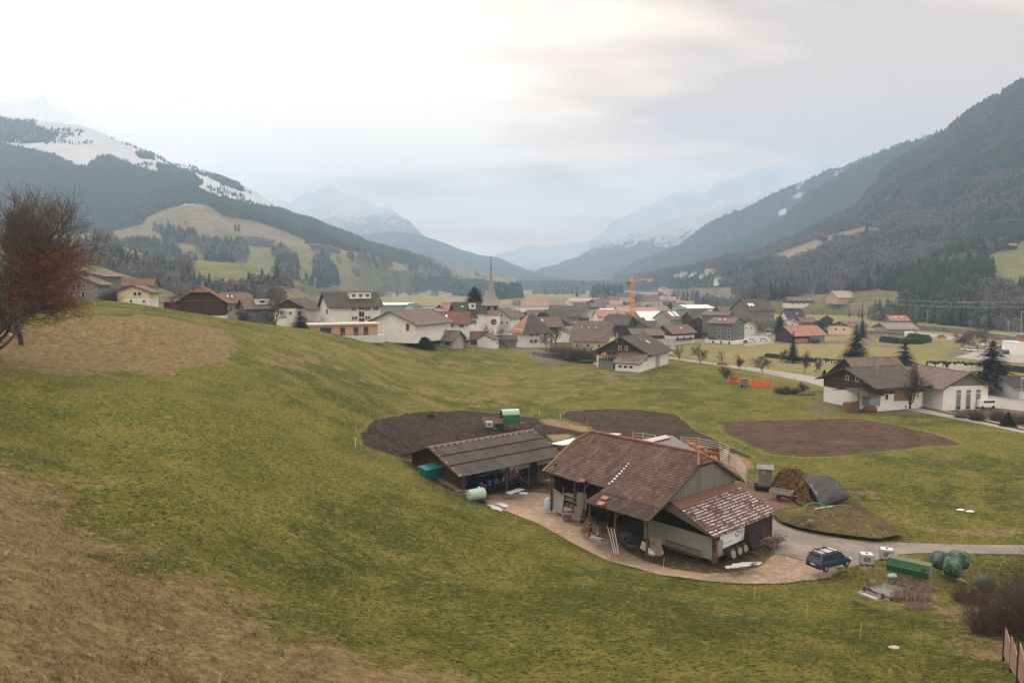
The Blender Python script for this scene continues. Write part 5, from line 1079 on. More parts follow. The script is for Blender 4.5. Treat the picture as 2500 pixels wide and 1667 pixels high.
# --- hall with big low roof
house('hall', 'white gym hall with a broad low brown roof right of the pine pavilion', 'hall', P_(1002, 802, 257), 66, 24, 19, 2.6, 3.9, 'brown', 'white', down=4, oh=1.5, doors=[('l', -6.4, 1.1, 2.3, WL['dred'], 0.1)], wins=[('f', 4, 2.0, 2.2, 1.0, -6, 6)])
house('house', 'long house with red brown roof and two bright roof windows beyond the gym hall', 'house', P_(1100, 808, 282), 6, 14, 11, 3.6, 3.8, 'red', 'white', down=3, sky_l=[(-4.5, -2.6, 0.8, 2.2), (-1.6, -2.6, 0.8, 2.2)], wins=[('f', 3, 2.2, 1.6, 1.0, -4, 4)])
house('house', 'low house with brown roof, dark chimney and roof windows at the meadow edge', 'house', P_(1083, 840, 262), -20, 11.5, 9, 2.3, 2.6, 'brown', 'grey', down=3, oh=1.1, chim=[(2, -2.3, 1.3)], sky_l=[(-3, -0.8, 0.8, 1.0), (-1.2, -0.8, 0.8, 1.0)], doors=[('f', -0.5, 2.6, 1.9, M_fascia, 0), ('f', 3.6, 2.0, 1.9, M_fascia, 0)])
house('garage', 'brown doored garage under a pinkish roof left of the white gabled shed', 'garage', P_(1155, 840, 288), 2, 9, 6, 2.5, 2.5, 'brown', 'white', oh=0.6, doors=[('f', 0.6, 3.2, 2.1, WL['redwood'], 0)], wins=[('f', 2, 1.6, 0.6, 0.9, -3.4, -2.2)])
house('garage', 'white gabled shed facing the meadow below the church tower', 'shed', P_(1191, 842, 284), 72, 6, 6.6, 2.6, 1.7, 'brown', 'white', oh=0.5)
house('shed', 'weathered grey shed under the bare tree beside the white parsonage', 'shed', P_(1236, 842, 300), 4, 8, 5, 2.6, 1.2, 'dark', 'gwood', oh=0.5)
# --- parsonage
house('parsonage', 'tall white hip roofed parsonage with shutters and a red and dark tiled roof', 'house', P_(1296, 841, 315), 24, 12.6, 12.0, 6.9, 6.6, 'dark', 'white', hip=1.0, oh=1.6, roof2='orange', down=2, shut=True, chim=[(-0.6, -0.6, 1.2)],
      wins=[('f', 1, 4.9, 0.9, 1.5, -2.6, 0), ('f', 1, 4.9, 0.9, 1.5, 0.2, 0), ('f', 1, 4.9, 0.9, 1.5, 4.2, 0), ('f', 1, 1.9, 0.8, 1.4, -2.6, 0), ('f', 1, 1.9, 0.8, 1.4, -0.6, 0), ('l', 1, 1.9, 0.7, 1.2, 0, 0)])
# --- church
e = empty('church_tower', P_(1199, 841, 338), math.radians(10), 'white church tower with red clock and tall slender shingled spire', 'church tower')
z_e = 18.2; MB().box((0, 0, z_e * 0.36 - 1), (7.0, 7.0, z_e * 0.72 + 2)).build('tower_wall', WL['white'], e)
MB().box((0, 0, z_e * 0.72 + 2.3), (6.4, 6.4, 5.4)).build('belfry', mat_plain('belfry_boards', (0.30, 0.27, 0.26), 0.9), e)
for x in (-1.6, 1.6): MB().box((x, -3.26, z_e * 0.72 + 3.6), (1.5, 0.08, 1.6)).build('louvre', M_dark, e)
MB().box((-3.26, 0, z_e * 0.72 + 3.6), (0.08, 2.6, 1.6)).build('louvre', M_dark, e)
m = MB(); m.lathe([(5.4, z_e - .1), (4.3, z_e + 0.9), (3.3, z_e + 2.4), (2.3, z_e + 4.6), (1.55, z_e + 7.4), (0.95, z_e + 11.0), (0.5, z_e + 14.0), (0.28, z_e + 16.0)], n=8, rot=Matrix.Rotation(math.pi / 8, 3, 'Z')); sp_ = m.build('spire', mat_plain('grey_shingles', (0.25, 0.225, 0.22), 0.85, 0.15, 2), e)
m = MB(); m.lathe([(0.3, z_e + 15.9), (0.2, z_e + 17.6), (0.06, z_e + 20.2)], n=6); m.build('spire_tip', mat_plain('dark_copper', (0.035, 0.035, 0.045), 0.6), e)
m = MB(); m.bar((0, 0, z_e + 20), (0, 0, z_e + 23), 0.1); m.bar((-0.7, 0, z_e + 22), (0.7, 0, z_e + 22), 0.1); m.lathe([(0.02, -0.25), (0.25, 0), (0.02, 0.25)], (0, 0, z_e + 20.6), 8); m.build('cross', mat_plain('dark_copper', (0, 0, 0)), e)
def clock(px, py, rz, r):
 rot = Matrix.Rotation(rz, 3, 'Z'); m = MB(); m.lathe([(r, -0.06), (r, 0.02)], (0, 0, 0), 24, 'Y'); o = m.build('clock_face', mat_plain('red_clock', (0.30, 0.055, 0.035), 0.6, 0.1), e); o.location = (px, py, 10.6); o.rotation_euler = (0, 0, rz)
 h = MB(); h.lathe([(r * 0.62, -0.09), (r * 0.62, -0.065)], (0, 0, 0), 20, 'Y'); h.build('clock_disc', mat_plain('dark_clock', (0.10, 0.05, 0.06), 0.6), o)
 h = MB()
 for i in range(12):
  a = i * math.pi / 6; h.bar((r * 0.72 * math.sin(a), -0.1, r * 0.72 * math.cos(a)), (r * 0.95 * math.sin(a), -0.1, r * 0.95 * math.cos(a)), 0.09)
 h.bar((0, -0.13, 0), (r * 0.75, -0.13, -r * 0.25), 0.12); h.bar((0, -0.13, 0), (r * 0.42, -0.13, -r * 0.34), 0.14); h.build('clock_hands', mat_plain('gold_paint', (0.75, 0.50, 0.16), 0.4), o)
clock(0.7, -3.5, 0, 1.45); clock(-3.5, 0.3, -math.pi / 2, 1.45)
house('house', 'white gabled church hall with paired windows right of the church tower', 'house', P_(1232, 805, 362), 68, 12, 11, 6.6, 4.0, 'brown', 'white', oh=1.0, wins=[('l', 4, 3.9, 0.8, 1.3, -3.8, 3.8), ('l', 2, 7.4, 0.7, 1.1, -0.9, 0.6)])
# --- hotel with black roof
house('guesthouse', 'white guesthouse with black roof, dormer and dark balconies left of the church', 'guesthouse', P_(1142, 800, 335), 18, 13, 11, 7.6, 4.0, 'black', 'white', 'wood', oh=1.2, shut=True, sky_l=[(-3.2, -2.6, 0.8, 0.8)],
      wins=[('f', 1, 6.0, 0.9, 1.4, -4, 0), ('f', 2, 6.0, 0.9, 1.4, 0.2, 1.7), ('f', 1, 2.8, 0.9, 1.6, -4, 0), ('f', 2, 2.8, 0.9, 1.6, 0.2, 1.7), ('l', 3, 5.8, 0.8, 1.3, -3, 3)], balc=[('f', 4.6, -1.0, 3.0)], dorm=[(-0.2, 2.4, 2.4, 2.3, -3.6)])
# --- plain list of further houses:  label, u, v, Y, rz, L, W, eave, rise, roof, wall, gable, extras
HL = [
 ('small house with orange gable roof left of the black roofed guesthouse', 1084, 778, 385, 66, 9, 9, 4.0, 3.6, 'orange', 'cream', 'wood', {}),
 ('orange roofed house half hidden behind the guesthouse', 1102, 775, 400, 10, 9, 8, 4.6, 3.4, 'orange', 'white', None, {}),
 ('grey gabled shed in front of the orange roofed houses', 1066, 777, 372, 70, 8, 8, 3.0, 2.0, 'grey', 'grey', None, {}),
 ('dark red boarded house right of the church hall', 1257, 786, 400, 60, 9, 7.5, 3.6, 2.6, 'brown', 'dred', None, {}),
 ('brown roofed house beyond the parsonage chimney', 1312, 785, 430, 24, 15, 11, 3.2, 3.8, 'brown', 'gwood', 'wood', {'hip': 0.4}),
 ('dark half hipped farmhouse roof right of the parsonage chimney', 1348, 786, 425, 40, 13, 12, 3.0, 4.4, 'dark', 'wood', None, {'hip': 0.4}),
 ('large brown roof close behind the parsonage at its right side', 1330, 806, 372, 16, 15, 11, 2.6, 4.0, 'brown', 'wood', None, {'sky_l': [(-2, -2, 0.8, 1.2)]}),
 ('dark red brick chalet with a single lit window in its gable', 1375, 806, 398, 74, 11, 10.5, 3.6, 3.0, 'dark', 'redwood', None, {'wins': [('l', 1, 4.2, 1.0, 1.4, 0.6, 0)]}),
 ('low grey outbuilding in front of the brick chalet', 1392, 812, 385, 20, 9, 6, 2.2, 1.2, 'grey', 'gwood', None, {}),
 ('small white round gabled shed between brown bushes', 1372, 822, 345, 66, 6.5, 7, 2.6, 1.6, 'brown', 'white', None, {}),
 ('big half hipped barn with grey brown tiles and three roof hatches', 1450, 850, 300, -22, 14.5, 13.5, 4.6, 6.6, 'brown', 'cream', 'gwood', {'hip': 0.34, 'oh': 1.3, 'sky_l': [(-4.5, -2.6, 0.3, 0.5), (-1.5, -2.6, 0.3, 0.6), (1.5, -2.6, 0.3, 0.5)], 'wins': [('f', 3, 1.6, 1.1, 1.1, -5, 4), ('r', 2, 5.2, 0.7, 0.8, -2, 2)], 'fasc': False}),
 ('dark curved roof peeping above the big half hipped barn', 1512, 812, 345, -30, 12, 11, 4.5, 4.2, 'dark', 'wood', None, {'hip': 0.3}),
 ('chalet with red brown gable boards and long white base', 1648, 833, 342, 34, 14.5, 10.5, 4.8, 2.9, 'brown', 'white', 'redwood', {'base': (0, 3.0), 'oh': 1.3, 'sky_l': [(1, -2.6, 0.8, 0.9)], 'wins': [('f', 3, 2.1, 0.8, 1.1, -4, 4.5), ('l', 1, 2.1, 1.3, 0.9, 0, 0)], 'balc': [('f', 1.0, -6, 6)]}),
 ('white garage with light grey roof beyond the dark chalet', 1610, 857, 292, -14, 11, 6.4, 2.9, 1.9, 'grey', 'white', None, {'oh': 0.5, 'wins': [('f', 1, 1.4, 0.8, 0.8, -2, 0)]}),
 ('long low barn with rusty brown sheet roof in the village middle', 1572, 829, 322, 14, 14, 10, 2.6, 2.4, 'brown', 'wood', None, {}),
 ('small dark gabled house behind the long rusty roof', 1562, 812, 352, 62, 8, 9, 3.6, 3.0, 'dark', 'gwood', None, {}),
 ('brown roof with a row of snow stops above the rusty barn', 1536, 806, 372, 14, 15, 10, 3.0, 3.2, 'brown', 'wood', None, {}),
 ('orange roofed house with a dormer left of the crane mast', 1522, 802, 408, 12, 13, 9, 3.0, 3.6, 'orange', 'cream', None, {'hip': 0.3, 'wins': [('f', 3, 1.6, 0.9, 1.1, -4, 4)]}),
 ('salmon roofed house with dormers in front of the copper coloured long roof', 1478, 782, 470, 10, 13, 9, 3.4, 3.4, 'salmon', 'white', None, {'wins': [('f', 4, 2.2, 0.9, 1.1, -5, 5)]}),
 ('small salmon roofed house beside the crane foot', 1515, 786, 452, 60, 9, 8, 3.4, 2.8, 'salmon', 'cream', None, {}),
 ('hall with brown roof and two pale translucent roof strips', 1646, 798, 455, 34, 22, 15, 5.5, 4.6, 'brown', 'grey', None, {'fasc': False, 'sky_l': [(-6, -3, 2.6, 5), (-2, -3, 2.6, 5)], 'wins': [('f', 4, 2.8, 1.0, 1.2, -7, 7), ('l', 3, 3.4, 1.0, 1.2, -4, 4)]}),
 ('hall with a bright white sheet roof and two tiny dark gables in front', 1592, 796, 462, 26, 24, 15, 4.6, 4.8, 'white', 'grey', None, {'fasc': False}),
 ('dark brown roof behind the hall with translucent strips', 1704, 790, 440, 22, 15, 11, 3.6, 3.4, 'dark', 'wood', None, {}),
 ('brown farmhouse gable between the hall and the grey flats', 1712, 806, 395, 62, 13, 11, 3.8, 3.6, 'brown', 'wood', 'wood', {}),
 ('long low brown house left of the grey flats', 1690, 776, 500, 12, 20, 10, 3.0, 3.0, 'dark', 'wood', None, {}),
 ('flat brown roof attached behind the grey flats', 1752, 800, 380, -34, 13, 9, 7.0, 1.4, 'brown', 'slate', None, {}),
 ('massive farm building with dark roof and solar panels behind the grey flats', 1836, 790, 432, 30, 20, 15, 8.5, 6.0, 'dark', 'gwood', None, {'wins': [('f', 4, 2.6, 1.0, 1.2, -7, 7)], 'sky_l': [(-7, -4, 2.0, 2.2), (-4.5, -4, 2.0, 2.2)]}),
 ('wide brown roof left of the massive farm building', 1780, 778, 470, 18, 18, 12, 4.0, 4.0, 'brown', 'wood', None, {}),
 ('little white gabled house behind the grey flats', 1830, 808, 402, 62, 6, 7.5, 3.4, 1.8, 'brown', 'white', None, {'wins': [('l', 2, 1.8, 0.8, 0.9, -1.2, 1.2)]}),
 ('white gabled house behind the orange roofed chalet', 1926, 800, 432, 66, 10, 10, 3.4, 2.0, 'brown', 'white', None, {'wins': [('l', 2, 2.2, 0.8, 0.9, -2, 1)]}),
 ('black roofed house with a roof window left of the round evergreen', 1934, 786, 470, 10, 12, 9, 3.4, 4.0, 'black', 'white', None, {'sky_l': [(2, -2.2, 0.8, 0.8)]}),
 ('brown roofed cottage left of the round evergreen bush', 1966, 794, 440, 10, 9, 8, 2.6, 2.2, 'brown', 'gwood', None, {}),
 ('dark gabled hut right of the round evergreen bush', 2018, 789, 450, 66, 7, 7, 2.6, 2.2, 'dark', 'wood', None, {}),
 ('cream house with brown gable boards near the conical evergreen', 2052, 813, 402, 58, 12, 11, 4.2, 2.6, 'brown', 'cream', 'redwood', {'wins': [('l', 2, 2.4, 1.0, 1.1, -2.4, 1.6), ('l', 2, 5.0, 0.7, 0.8, -1, 1)]}),
 ('brown roofed annex right of the cream house', 2088, 806, 425, 10, 10, 8, 3.2, 1.8, 'brown', 'grey', None, {}),
 ('low spreading house with grey roof and an orange upper roof', 2184, 812, 408, 8, 17, 13, 3.0, 2.6, 'grey', 'tanw', 'gwood', {'oh': 1.4, 'hip': 0.0}),
 ('flat roofed tan annex in front of the orange topped house', 2190, 826, 384, 6, 11, 8, 3.2, 0.6, 'dark', 'tanw', None, {}),
 ('low brown row building right of the conical evergreen', 2140, 822, 378, 4, 9, 6, 2.6, 0.5, 'dark', 'tanw', None, {}),
]
for (lb, u, v, Y, rz, L, W_, eh, rs, rf_, wl_, gb, ex_) in HL:
 house('house', lb, 'house', P_(u, v, Y), rz, L, W_, eh, rs, rf_, wl_, gb, **{**dict(detail=False), **ex_})
e = empty('upper_roof', (0, 0, 0)); bpy.data.objects.remove(e)
house('house', 'orange upper roof with two white hatches rising behind the grey spreading roof', 'house', P_(2186, 806, 425), 6, 11, 8, 6.2, 2.4, 'orange', 'gwood', sky_l=[(-1.4, -1.6, 1.6, 0.5), (2.4, -1.6, 1.0, 0.5)], detail=False)
# dark chalet with annex
ch = house('chalet', 'large dark timber chalet with white barn end at the lower edge of the village', 'chalet', P_(1545, 895, 242), 58, 18.5, 17.5, 5.9, 4.6, 'dark', 'white', 'wood', oh=1.6, base=(0, 4.3), chim=[(-1.5, -3.0, 1.5), (-9.6, 1.5, 1.5)], sky_l=[(2.2, -4.2, 0.8, 1.7)],
      doors=[('f', -0.6, 3.4, 4.4, WL['grey'], 0)], wins=[('l', 2, 6.9, 0.9, 1.2, -1.6, 0.6)])
m = MB(); m.slab([(-9.5, 3.0, 5.4), (-9.5, -5.2, 5.4), (-12.4, -5.6, 4.3), (-12.4, 6.6, 4.3), (-9.5, 6.6, 5.4)], 0.12); m.build('porch_roof', RF['red'], ch)
m = MB(); m.slab([(-9.9, 6.0, 5.3), (-9.9, 4.0, 5.3), (-12.0, 4.0, 4.55), (-12.0, 6.0, 4.55)], 0.1); m.build('new_roof_patch', RF['orange'], ch)
for y in (1.5, 3.2): MB().slab([(-9.9, y + 1.3, 5.42), (-9.9, y, 5.42), (-11.6, y, 4.78), (-11.6, y + 1.3, 4.78)], 0.05).build('solar_panel', M_glass, ch)
m = MB(); m.box((-10.7, 4.2, 1.2), (2.8, 5.2, 3.4)); m.build('veranda_wall', WL['gwood'], ch)
for i in range(5): MB().box((-12.14, 2.2 + i, 3.3), (0.06, 0.75, 1.0)).build('pane', M_glass, ch)
m = MB(); m.box((-12.6, -5.0, 1.0), (7.4, 8.0, 4.6)); m.build('annex_wall', WL['white'], ch)
m = MB(); m.slab([(-8.6, 0.0, 5.9), (-9.2, -9.6, 5.9), (-17.0, -9.9, 3.0), (-17.0, -0.2, 3.0)], 0.14); m.build('annex_roof', RF['brown'], ch)
for i in range(3): MB().box((-16.34, -2.6 - i * 1.8, 1.8), (0.08, 1.0, 0.7)).build('window', M_glass, ch)
# grey block of flats
fl = house('flats', 'modern dark grey block of flats on a white base', 'block of flats', P_(1772, 838, 345), -42, 12.5, 12, 9.9, 2.3, 'brown', 'slate', oh=0.6, base=None, down=2,
      wins=[('r', 1, 9.4, 3.0, 1.4, 0.3, 0), ('r', 1, 6.6, 2.4, 1.4, 1.8, 0), ('r', 1, 4.0, 2.4, 1.4, 1.8, 0), ('f', 1, 6.6, 1.5, 1.5, -0.5, 0), ('f', 1, 6.6, 1.5, 1.5, 4.4, 0), ('f', 1, 3.6, 1.5, 1.5, -0.5, 0), ('f', 1, 3.6, 1.5, 1.5, 4.4, 0)], sky_l=[(-2, -2.6, 0.8, 0.8), (0.5, -2.6, 0.8, 0.8)], balc=[('f', 2.2, -5, -2)])
MB().box((0.5, 0.2, 0.2), (15.5, 14.2, 3.4)).build('base_wall', WL['white'], fl)
for x in (-3, 1, 5): MB().box((x, -6.95, 0.9), (0.8, 0.08, 1.2)).build('window', M_glass, fl)
MB().box((8.3, 3.0, 1.1), (0.08, 4.6, 1.4)).build('window', M_glass, fl)
# orange roofed barn
ob = house('barn', 'dark timber barn with bright orange tiled roof in the right hand meadow', 'barn', P_(1952, 833, 350), 20, 18, 12.5, 3.9, 3.6, 'orange', 'wood', 'wood', oh=1.3, wins=[('f', 2, 2.4, 0.8, 0.9, 2, 5)])
MB().box((-5.0, -6.35, 0.9), (8.5, 0.14, 1.7)).build('brick_base', WL['brick'], ob)
MB().box((4.6, -6.34, 1.0), (8.0, 0.14, 3.6)).build('grey_panel', WL['bluegrey'], ob)
# halls in the distance
house('hall', 'pale blue industrial hall behind the village', 'hall', P_(1692, 764, 610), 22, 26, 22, 4.6, 2.2, 'white', 'pblue', detail=False)
house('hall', 'long sandy flat building right of the pale blue hall', 'hall', P_(1730, 768, 580), 4, 20, 9, 3.0, 0.5, 'tan', 'tanw', detail=False)
house('hall', 'long hall with copper coloured striped roof behind the crane', 'hall', P_(1552, 772, 560), 6, 30, 16, 4.0, 3.0, 'salmon', 'grey', detail=False)
house('hall', 'white flat roofed hall left of the copper coloured roof', 'hall', P_(1490, 766, 600), 6, 17, 11, 3.5, 0.8, 'white', 'white', detail=False)
house('hall', 'grey white industrial hall beyond the white school', 'hall', P_(966, 755, 470), 8, 22, 12, 3.2, 0.9, 'white', 'hall', detail=False)
house('workshop', 'low blue and white workshop right of the industrial hall beyond the school', 'workshop', P_(1010, 757, 460), 60, 8, 7, 2.6, 1.6, 'brown', 'pblue', detail=False)
house('workshop', 'small white flat house on the straw field beyond the gym hall', 'house', P_(1042, 757, 465), 8, 9, 7, 3.0, 0.8, 'grey', 'white', detail=False)
house('workshop', 'construction hall of new timber on the far side of the village', 'hall', P_(1424, 742, 900), 12, 40, 26, 4.0, 3.0, 'tan', 'cream', detail=False)
house('farm_building', 'long white barn with brown roof alone on the far field behind the church hall', 'barn', P_(1300, 755, 640), 4, 27, 12, 3.6, 4.4, 'salmon', 'white', detail=False)
house('farm_building', 'grey and dark barn in front of the construction hall', 'barn', P_(1382, 772, 560), 8, 22, 14, 4.6, 3.6, 'dark', 'grey', detail=False, hip=0.3)
house('farm_building', 'weathered grey roof left of the grey and dark barn', 'barn', P_(1352, 752, 650), 4, 18, 12, 3.4, 4.4, 'grey', 'gwood', detail=False)
house('farm_building', 'white roofed sloping farm shed on the right hand green slope', 'barn', R1.at(2053, 733), 24, 22, 13, 3.0, 5.2, 'tan', 'tanw', detail=False, down=3)
house('farm_building', 'white and red farmhouse lower on the right hand green slope', 'farmhouse', R1.at(1948, 746), 6, 23, 12, 5.0, 2.8, 'brown', 'white', 'redwood', base=(0, 2.2), detail=False, down=2, wins=[('f', 4, 1.6, 1.4, 1.2, -8, 8)])
house('hut', 'tiny hut with orange roof high at the right edge below the wood', 'hut', R1.at(2469, 605), 10, 9, 6, 2.6, 1.8, 'orange', 'wood', detail=False, down=2)
house('hut', 'tiny brown chalet on the upper meadow by the wood edge', 'hut', R1.at(2008, 584), 20, 14, 10, 4, 3, 'dark', 'wood', detail=False, down=2)
# white office at the right edge
e = empty('office', P_(2494, 882, 288), math.radians(-8), 'white two storey office with ribbon windows at the right edge', 'office')
MB().box((2, 0, 3.3), (14, 10, 8.6)).build('wall', WL['white'], e)
for z in (5.4, 1.7):
 f_ = MB().box((3.4, -5.05, z), (10.0, 0.1, 1.5)).build('window', M_frame, e)
 for i in range(7): MB().box((-1.0 + i * 1.42, -5.12, z), (1.2, 0.05, 1.25)).build('pane', M_glass, f_)
MB().box((4, 0.5, 9.2), (9, 6, 2.4)).build('penthouse', WL['brick'], e); MB().box((4.0, 0.2, 10.6), (13, 9, 0.35)).build('roof', RF['grey'], e)
MB().box((2, 0, 7.72), (14.3, 10.3, 0.25)).build('parapet', WL['white'], e)
# right farmhouse group
fh = house('farmhouse', 'broad timber farmhouse with low brown roof and firewood porch beside the road', 'farmhouse', P_(2128, 973, 170), 20, 14.2, 15.0, 4.6, 2.9, 'dark', 'white', 'wood', base=(0, 2.3), oh=1.6, down=2, chim=[(-0.6, -1.8, 1.3)],
      wins=[('l', 2, 5.2, 0.7, 0.9, 0.2, -2.6), ('f', 2, 1.7, 0.8, 1.2, -5.8, -3.6)], doors=[('f', 1.0, 4.8, 2.4, mat_boards('stacked_planks', (0.20, 0.12, 0.09), (0.30, 0.19, 0.14), 0.3, 'Z'), 0.6)])
MB().box((1.0, -7.65, 3.8), (11.0, 0.1, 1.5)).build('grey_boarding', WL['gwood'], fh)
m = MB(); m.slab([(-11.6, -3.4, 3.5), (-5.6, -4.2, 3.5), (-5.2, -8.6, 2.3), (-11.8, -8.0, 2.3)], 0.12); m.slab([(-11.6, -3.4, 3.5), (-5.6, -4.2, 3.5), (-6.8, -1.4, 2.8), (-12.2, -0.6, 2.8)], 0.12); m.build('porch_roof', RF['dark'], fh)
m = MB(); m.box((-7.0, -6.6, 1.0), (3.0, 2.2, 2.4)); m.build('porch_shed', WL['bluegrey'], fh)
for x, y in ((-11.4, -7.4),): MB().bar((x, y, -0.5), (x, y, 3.2), 0.2).build('post', M_fascia, fh)
house('farmhouse', 'second brown roof rising behind the broad timber farmhouse', 'farmhouse', P_(2122, 955, 184), 12, 13, 13, 4.2, 4.4, 'brown', 'white', 'wood', oh=1.2, down=2, detail=False)
wb = house('community_hall', 'white hall with three tall windows and dark timber gable beside the road', 'hall', P_(2297, 992, 170), 98, 15, 11.0, 5.9, 3.0, 'brown', 'white', 'gwood', oh=1.2, down=2, doors=[('l', -4.7, 0.9, 2.3, WL['slate'], -0.4)])
for y in (-3.0, -0.6, 1.8):
 f_ = MB().box((-7.56, y, 2.9), (0.1, 1.25, 4.4)).build('window', M_frame, wb); MB().box((-7.63, y, 2.9), (0.06, 1.05, 4.2)).build('pane', mat_plain('grey_blind', (0.16, 0.165, 0.175), 0.4), f_)
 MB().box((-7.66, y, 0.95), (0.03, 1.05, 0.5)).build('pane', M_glass, f_); MB().box((-7.66, y, 4.2), (0.05, 1.1, 0.12)).build('transom', M_frame, f_)
house('house', 'dark red boarded link building between farmhouse and white hall', 'house', P_(2222, 982, 182), 10, 10, 9, 4.6, 1.6, 'brown', 'conc', 'dred', base=(0, 2.3), down=2, detail=False)
house('shed', 'open sided shelter with grey brown roof behind the white hall', 'shelter', P_(2350, 962, 205), -12, 15, 7, 2.9, 1.0, 'brown', 'tanw', down=1, detail=False)
ws = house('warehouse', 'dark roofed warehouse with pale blue doors at the right edge', 'warehouse', P_(2520, 975, 182), -6, 15, 12, 4.2, 1.6, 'black', 'grey', down=1, detail=False)
for x in (-5.0, -1.8, 1.4): MB().box((x, -6.06, 1.4), (2.9, 0.1, 2.7)).build('door', mat_plain('pale_blue_door', (0.50, 0.56, 0.64), 0.5, 0.05), ws)
house('hut', 'black roofed hut behind the ridge of the broad farmhouse', 'hut', P_(2152, 897, 232), 8, 6.5, 5, 2.3, 1.0, 'black', 'white', down=1, detail=False)
# far hamlets: small houses told apart by nothing
def copies_far(protos, spots, group, surf=None):
 used = set()
 for i, (u, v, Y, rz, s_) in enumerate(spots):
  k = i % len(protos); o = protos[k]
  if k in used: o = copy_tree(o)
  used.add(k); o.location = P_(u, v, Y) if surf is None or u < 1652 else surf.at(u, v); o.rotation_euler = (0, 0, math.radians(rz)); o.scale = (s_, s_, s_)
def proto_set(lb, group, combos):
 return [house('house', lb[i], 'house', (0, 0, 0), 0, 13, 10, 3.6, 3.0, r_, w_, None, detail=False, down=2.5, group=group[i]) for i, (r_, w_) in enumerate(combos)]
rg = random.Random(21)
pr = proto_set(['tiny far off house with dark roof in the hazy hamlet left of the spire', 'tiny far off house with salmon roof in the hazy hamlet left of the spire', 'tiny far off white house in the hazy hamlet left of the spire'],
               ['dark roofed houses of the left hamlet', 'salmon roofed houses of the left hamlet', 'white houses of the left hamlet'], [('dark', 'grey'), ('salmon', 'white'), ('grey', 'white')])
copies_far(pr, [(u, v, 50400 / (v - 690), rg.choice((5, 60, 30, -20)), rg.uniform(0.9, 1.5)) for u, v in
 ((915,723),(935,720),(952,724),(968,718),(984,725),(1000,719),(1015,716),(1030,722),(1046,719),(1062,723),(1078,722),(890,724),(960,713),(1020,711),(836,716),(852,719),(1092,724),(990,712),(872,716),(1142,712))], None)
pr = proto_set(['small house with dark roof in the crowded village centre haze', 'small house with brown roof in the crowded village centre haze', 'small house with pale roof in the crowded village centre haze', 'small house with salmon roof in the crowded village centre haze'],
               ['dark roofs of the village centre', 'brown roofs of the village centre', 'pale roofs of the village centre', 'salmon roofs of the village centre'], [('dark', 'gwood'), ('brown', 'wood'), ('grey', 'white'), ('salmon', 'cream')])
sp = []
for v, us, s_ in ((783, range(1395, 1480, 26), 1.0), (776, range(1400, 1580, 24), 1.0), (768, range(1340, 1640, 27), 1.0), (760, range(1330, 1660, 25), 1.05), (752, range(1390, 1640, 24), 1.1), (745, range(1400, 1650, 24), 1.2), (738, range(1470, 1660, 24), 1.3), (731, range(1530, 1650, 22), 1.4), (725, range(1540, 1640, 22), 1.5)):
 for u in us: sp.append((u + rg.uniform(-8, 8), v + rg.uniform(-2.5, 2.5), 50400 / (v - 690), rg.choice((5, 60, 25, -20, 75, 12)), s_ * rg.uniform(0.8, 1.25)))
copies_far(pr, sp, None)
pr = proto_set(['tiny house with salmon roof on the far slope behind the crane', 'tiny white house on the far slope behind the crane'], ['salmon roofed houses on the far slope', 'white houses on the far slope'], [('salmon', 'white'), ('grey', 'white')])
copies_far(pr, [(1672,674,1900,10,1.5), (1700,676,1850,20,1.6), (1735,670,1750,0,1.6), (1750,673,1700,40,1.3), (1690,680,1800,30,1.3), (1762,692,1350,10,1.5), (1720,681,1700,10,1.3), (1655,678,2000,0,1.4), (1620,700,2000,5,1.5), (1600,697,2300,25,1.7), (1640,703,1900,15,1.5), (1618,710,1700,15,1.3), (1632,716,1500,5,1.2)], None, R1)
pr = proto_set(['tiny dark chalet dotted on the pale left mountain pasture'], ['chalets on the left pasture'], [('dark', 'gwood')])
for o_, (u, v, Y, rz, s_) in zip([pr[0]] + [copy_tree(pr[0]) for _ in range(11)], [(612,592,1400,10,1.5), (632,594,1400,40,1.4), (655,596,1400,0,1.3), (770,607,1350,20,1.5), (785,612,1300,0,1.6), (800,610,1300,30,1.4), (820,614,1300,10,1.3), (520,590,1350,0,1.1), (560,596,1350,20,1.1), (975,686,1500,10,1.2), (940,690,1500,30,1.2), (870,664,1400,10,1.2)]):
 o_.location = L1.at(u, v); o_.rotation_euler = (0, 0, math.radians(rz)); o_.scale = (s_,) * 3
# crane
cb = pz(1542, 812, 0); e = empty('tower_crane', cb, math.radians(150), 'tall yellow tower crane standing in the village with its long jib reaching left', 'crane')
M_crane = mat_plain('crane_yellow', (0.62, 0.33, 0.10), 0.6, 0.08, 1); HC = CAMZ + 1.0
def lattice(m, a, b, wd, step, r=0.07):
 a = Vector(a); b = Vector(b); d = (b - a); L = d.length; d.normalize(); q = d.to_track_quat('Z', 'Y').to_matrix(); n = int(L / step)
 cs = [q @ Vector((x * wd / 2, y * wd / 2, 0)) for x, y in ((-1, -1), (1, -1), (1, 1), (-1, 1))]
 for c in cs: m.bar(a + c, b + c, r * 2.0)
 for i in range(n):
  p, p2 = a + d * (L * i / n), a + d * (L * (i + 1) / n)
  for k in range(4):
   m.bar(p + cs[k], p2 + cs[(k + 1) % 4], r); m.bar(p + cs[k], p + cs[(k + 1) % 4], r)
m = MB(); lattice(m, (0, 0, 0), (0, 0, HC - 1), 1.9, 2.0, 0.11); m.build('mast', M_crane, e)
m = MB(); lattice(m, (0.5, 0, HC + 0.6), (42, 0, HC + 1.2), 1.3, 1.8, 0.05); m.build('jib', mat_plain('crane_pale', (0.60, 0.42, 0.25), 0.6), e)
m = MB(); m.bar((-0.5, 0, HC + 0.3), (-11.5, 0, HC + 0.9), 1.2, 0.5); m.bar((-9, 0, HC + 0.2), (-11.8, 0, HC + 0.4), 1.5, 1.5); m.build('counter_jib', M_crane, e)
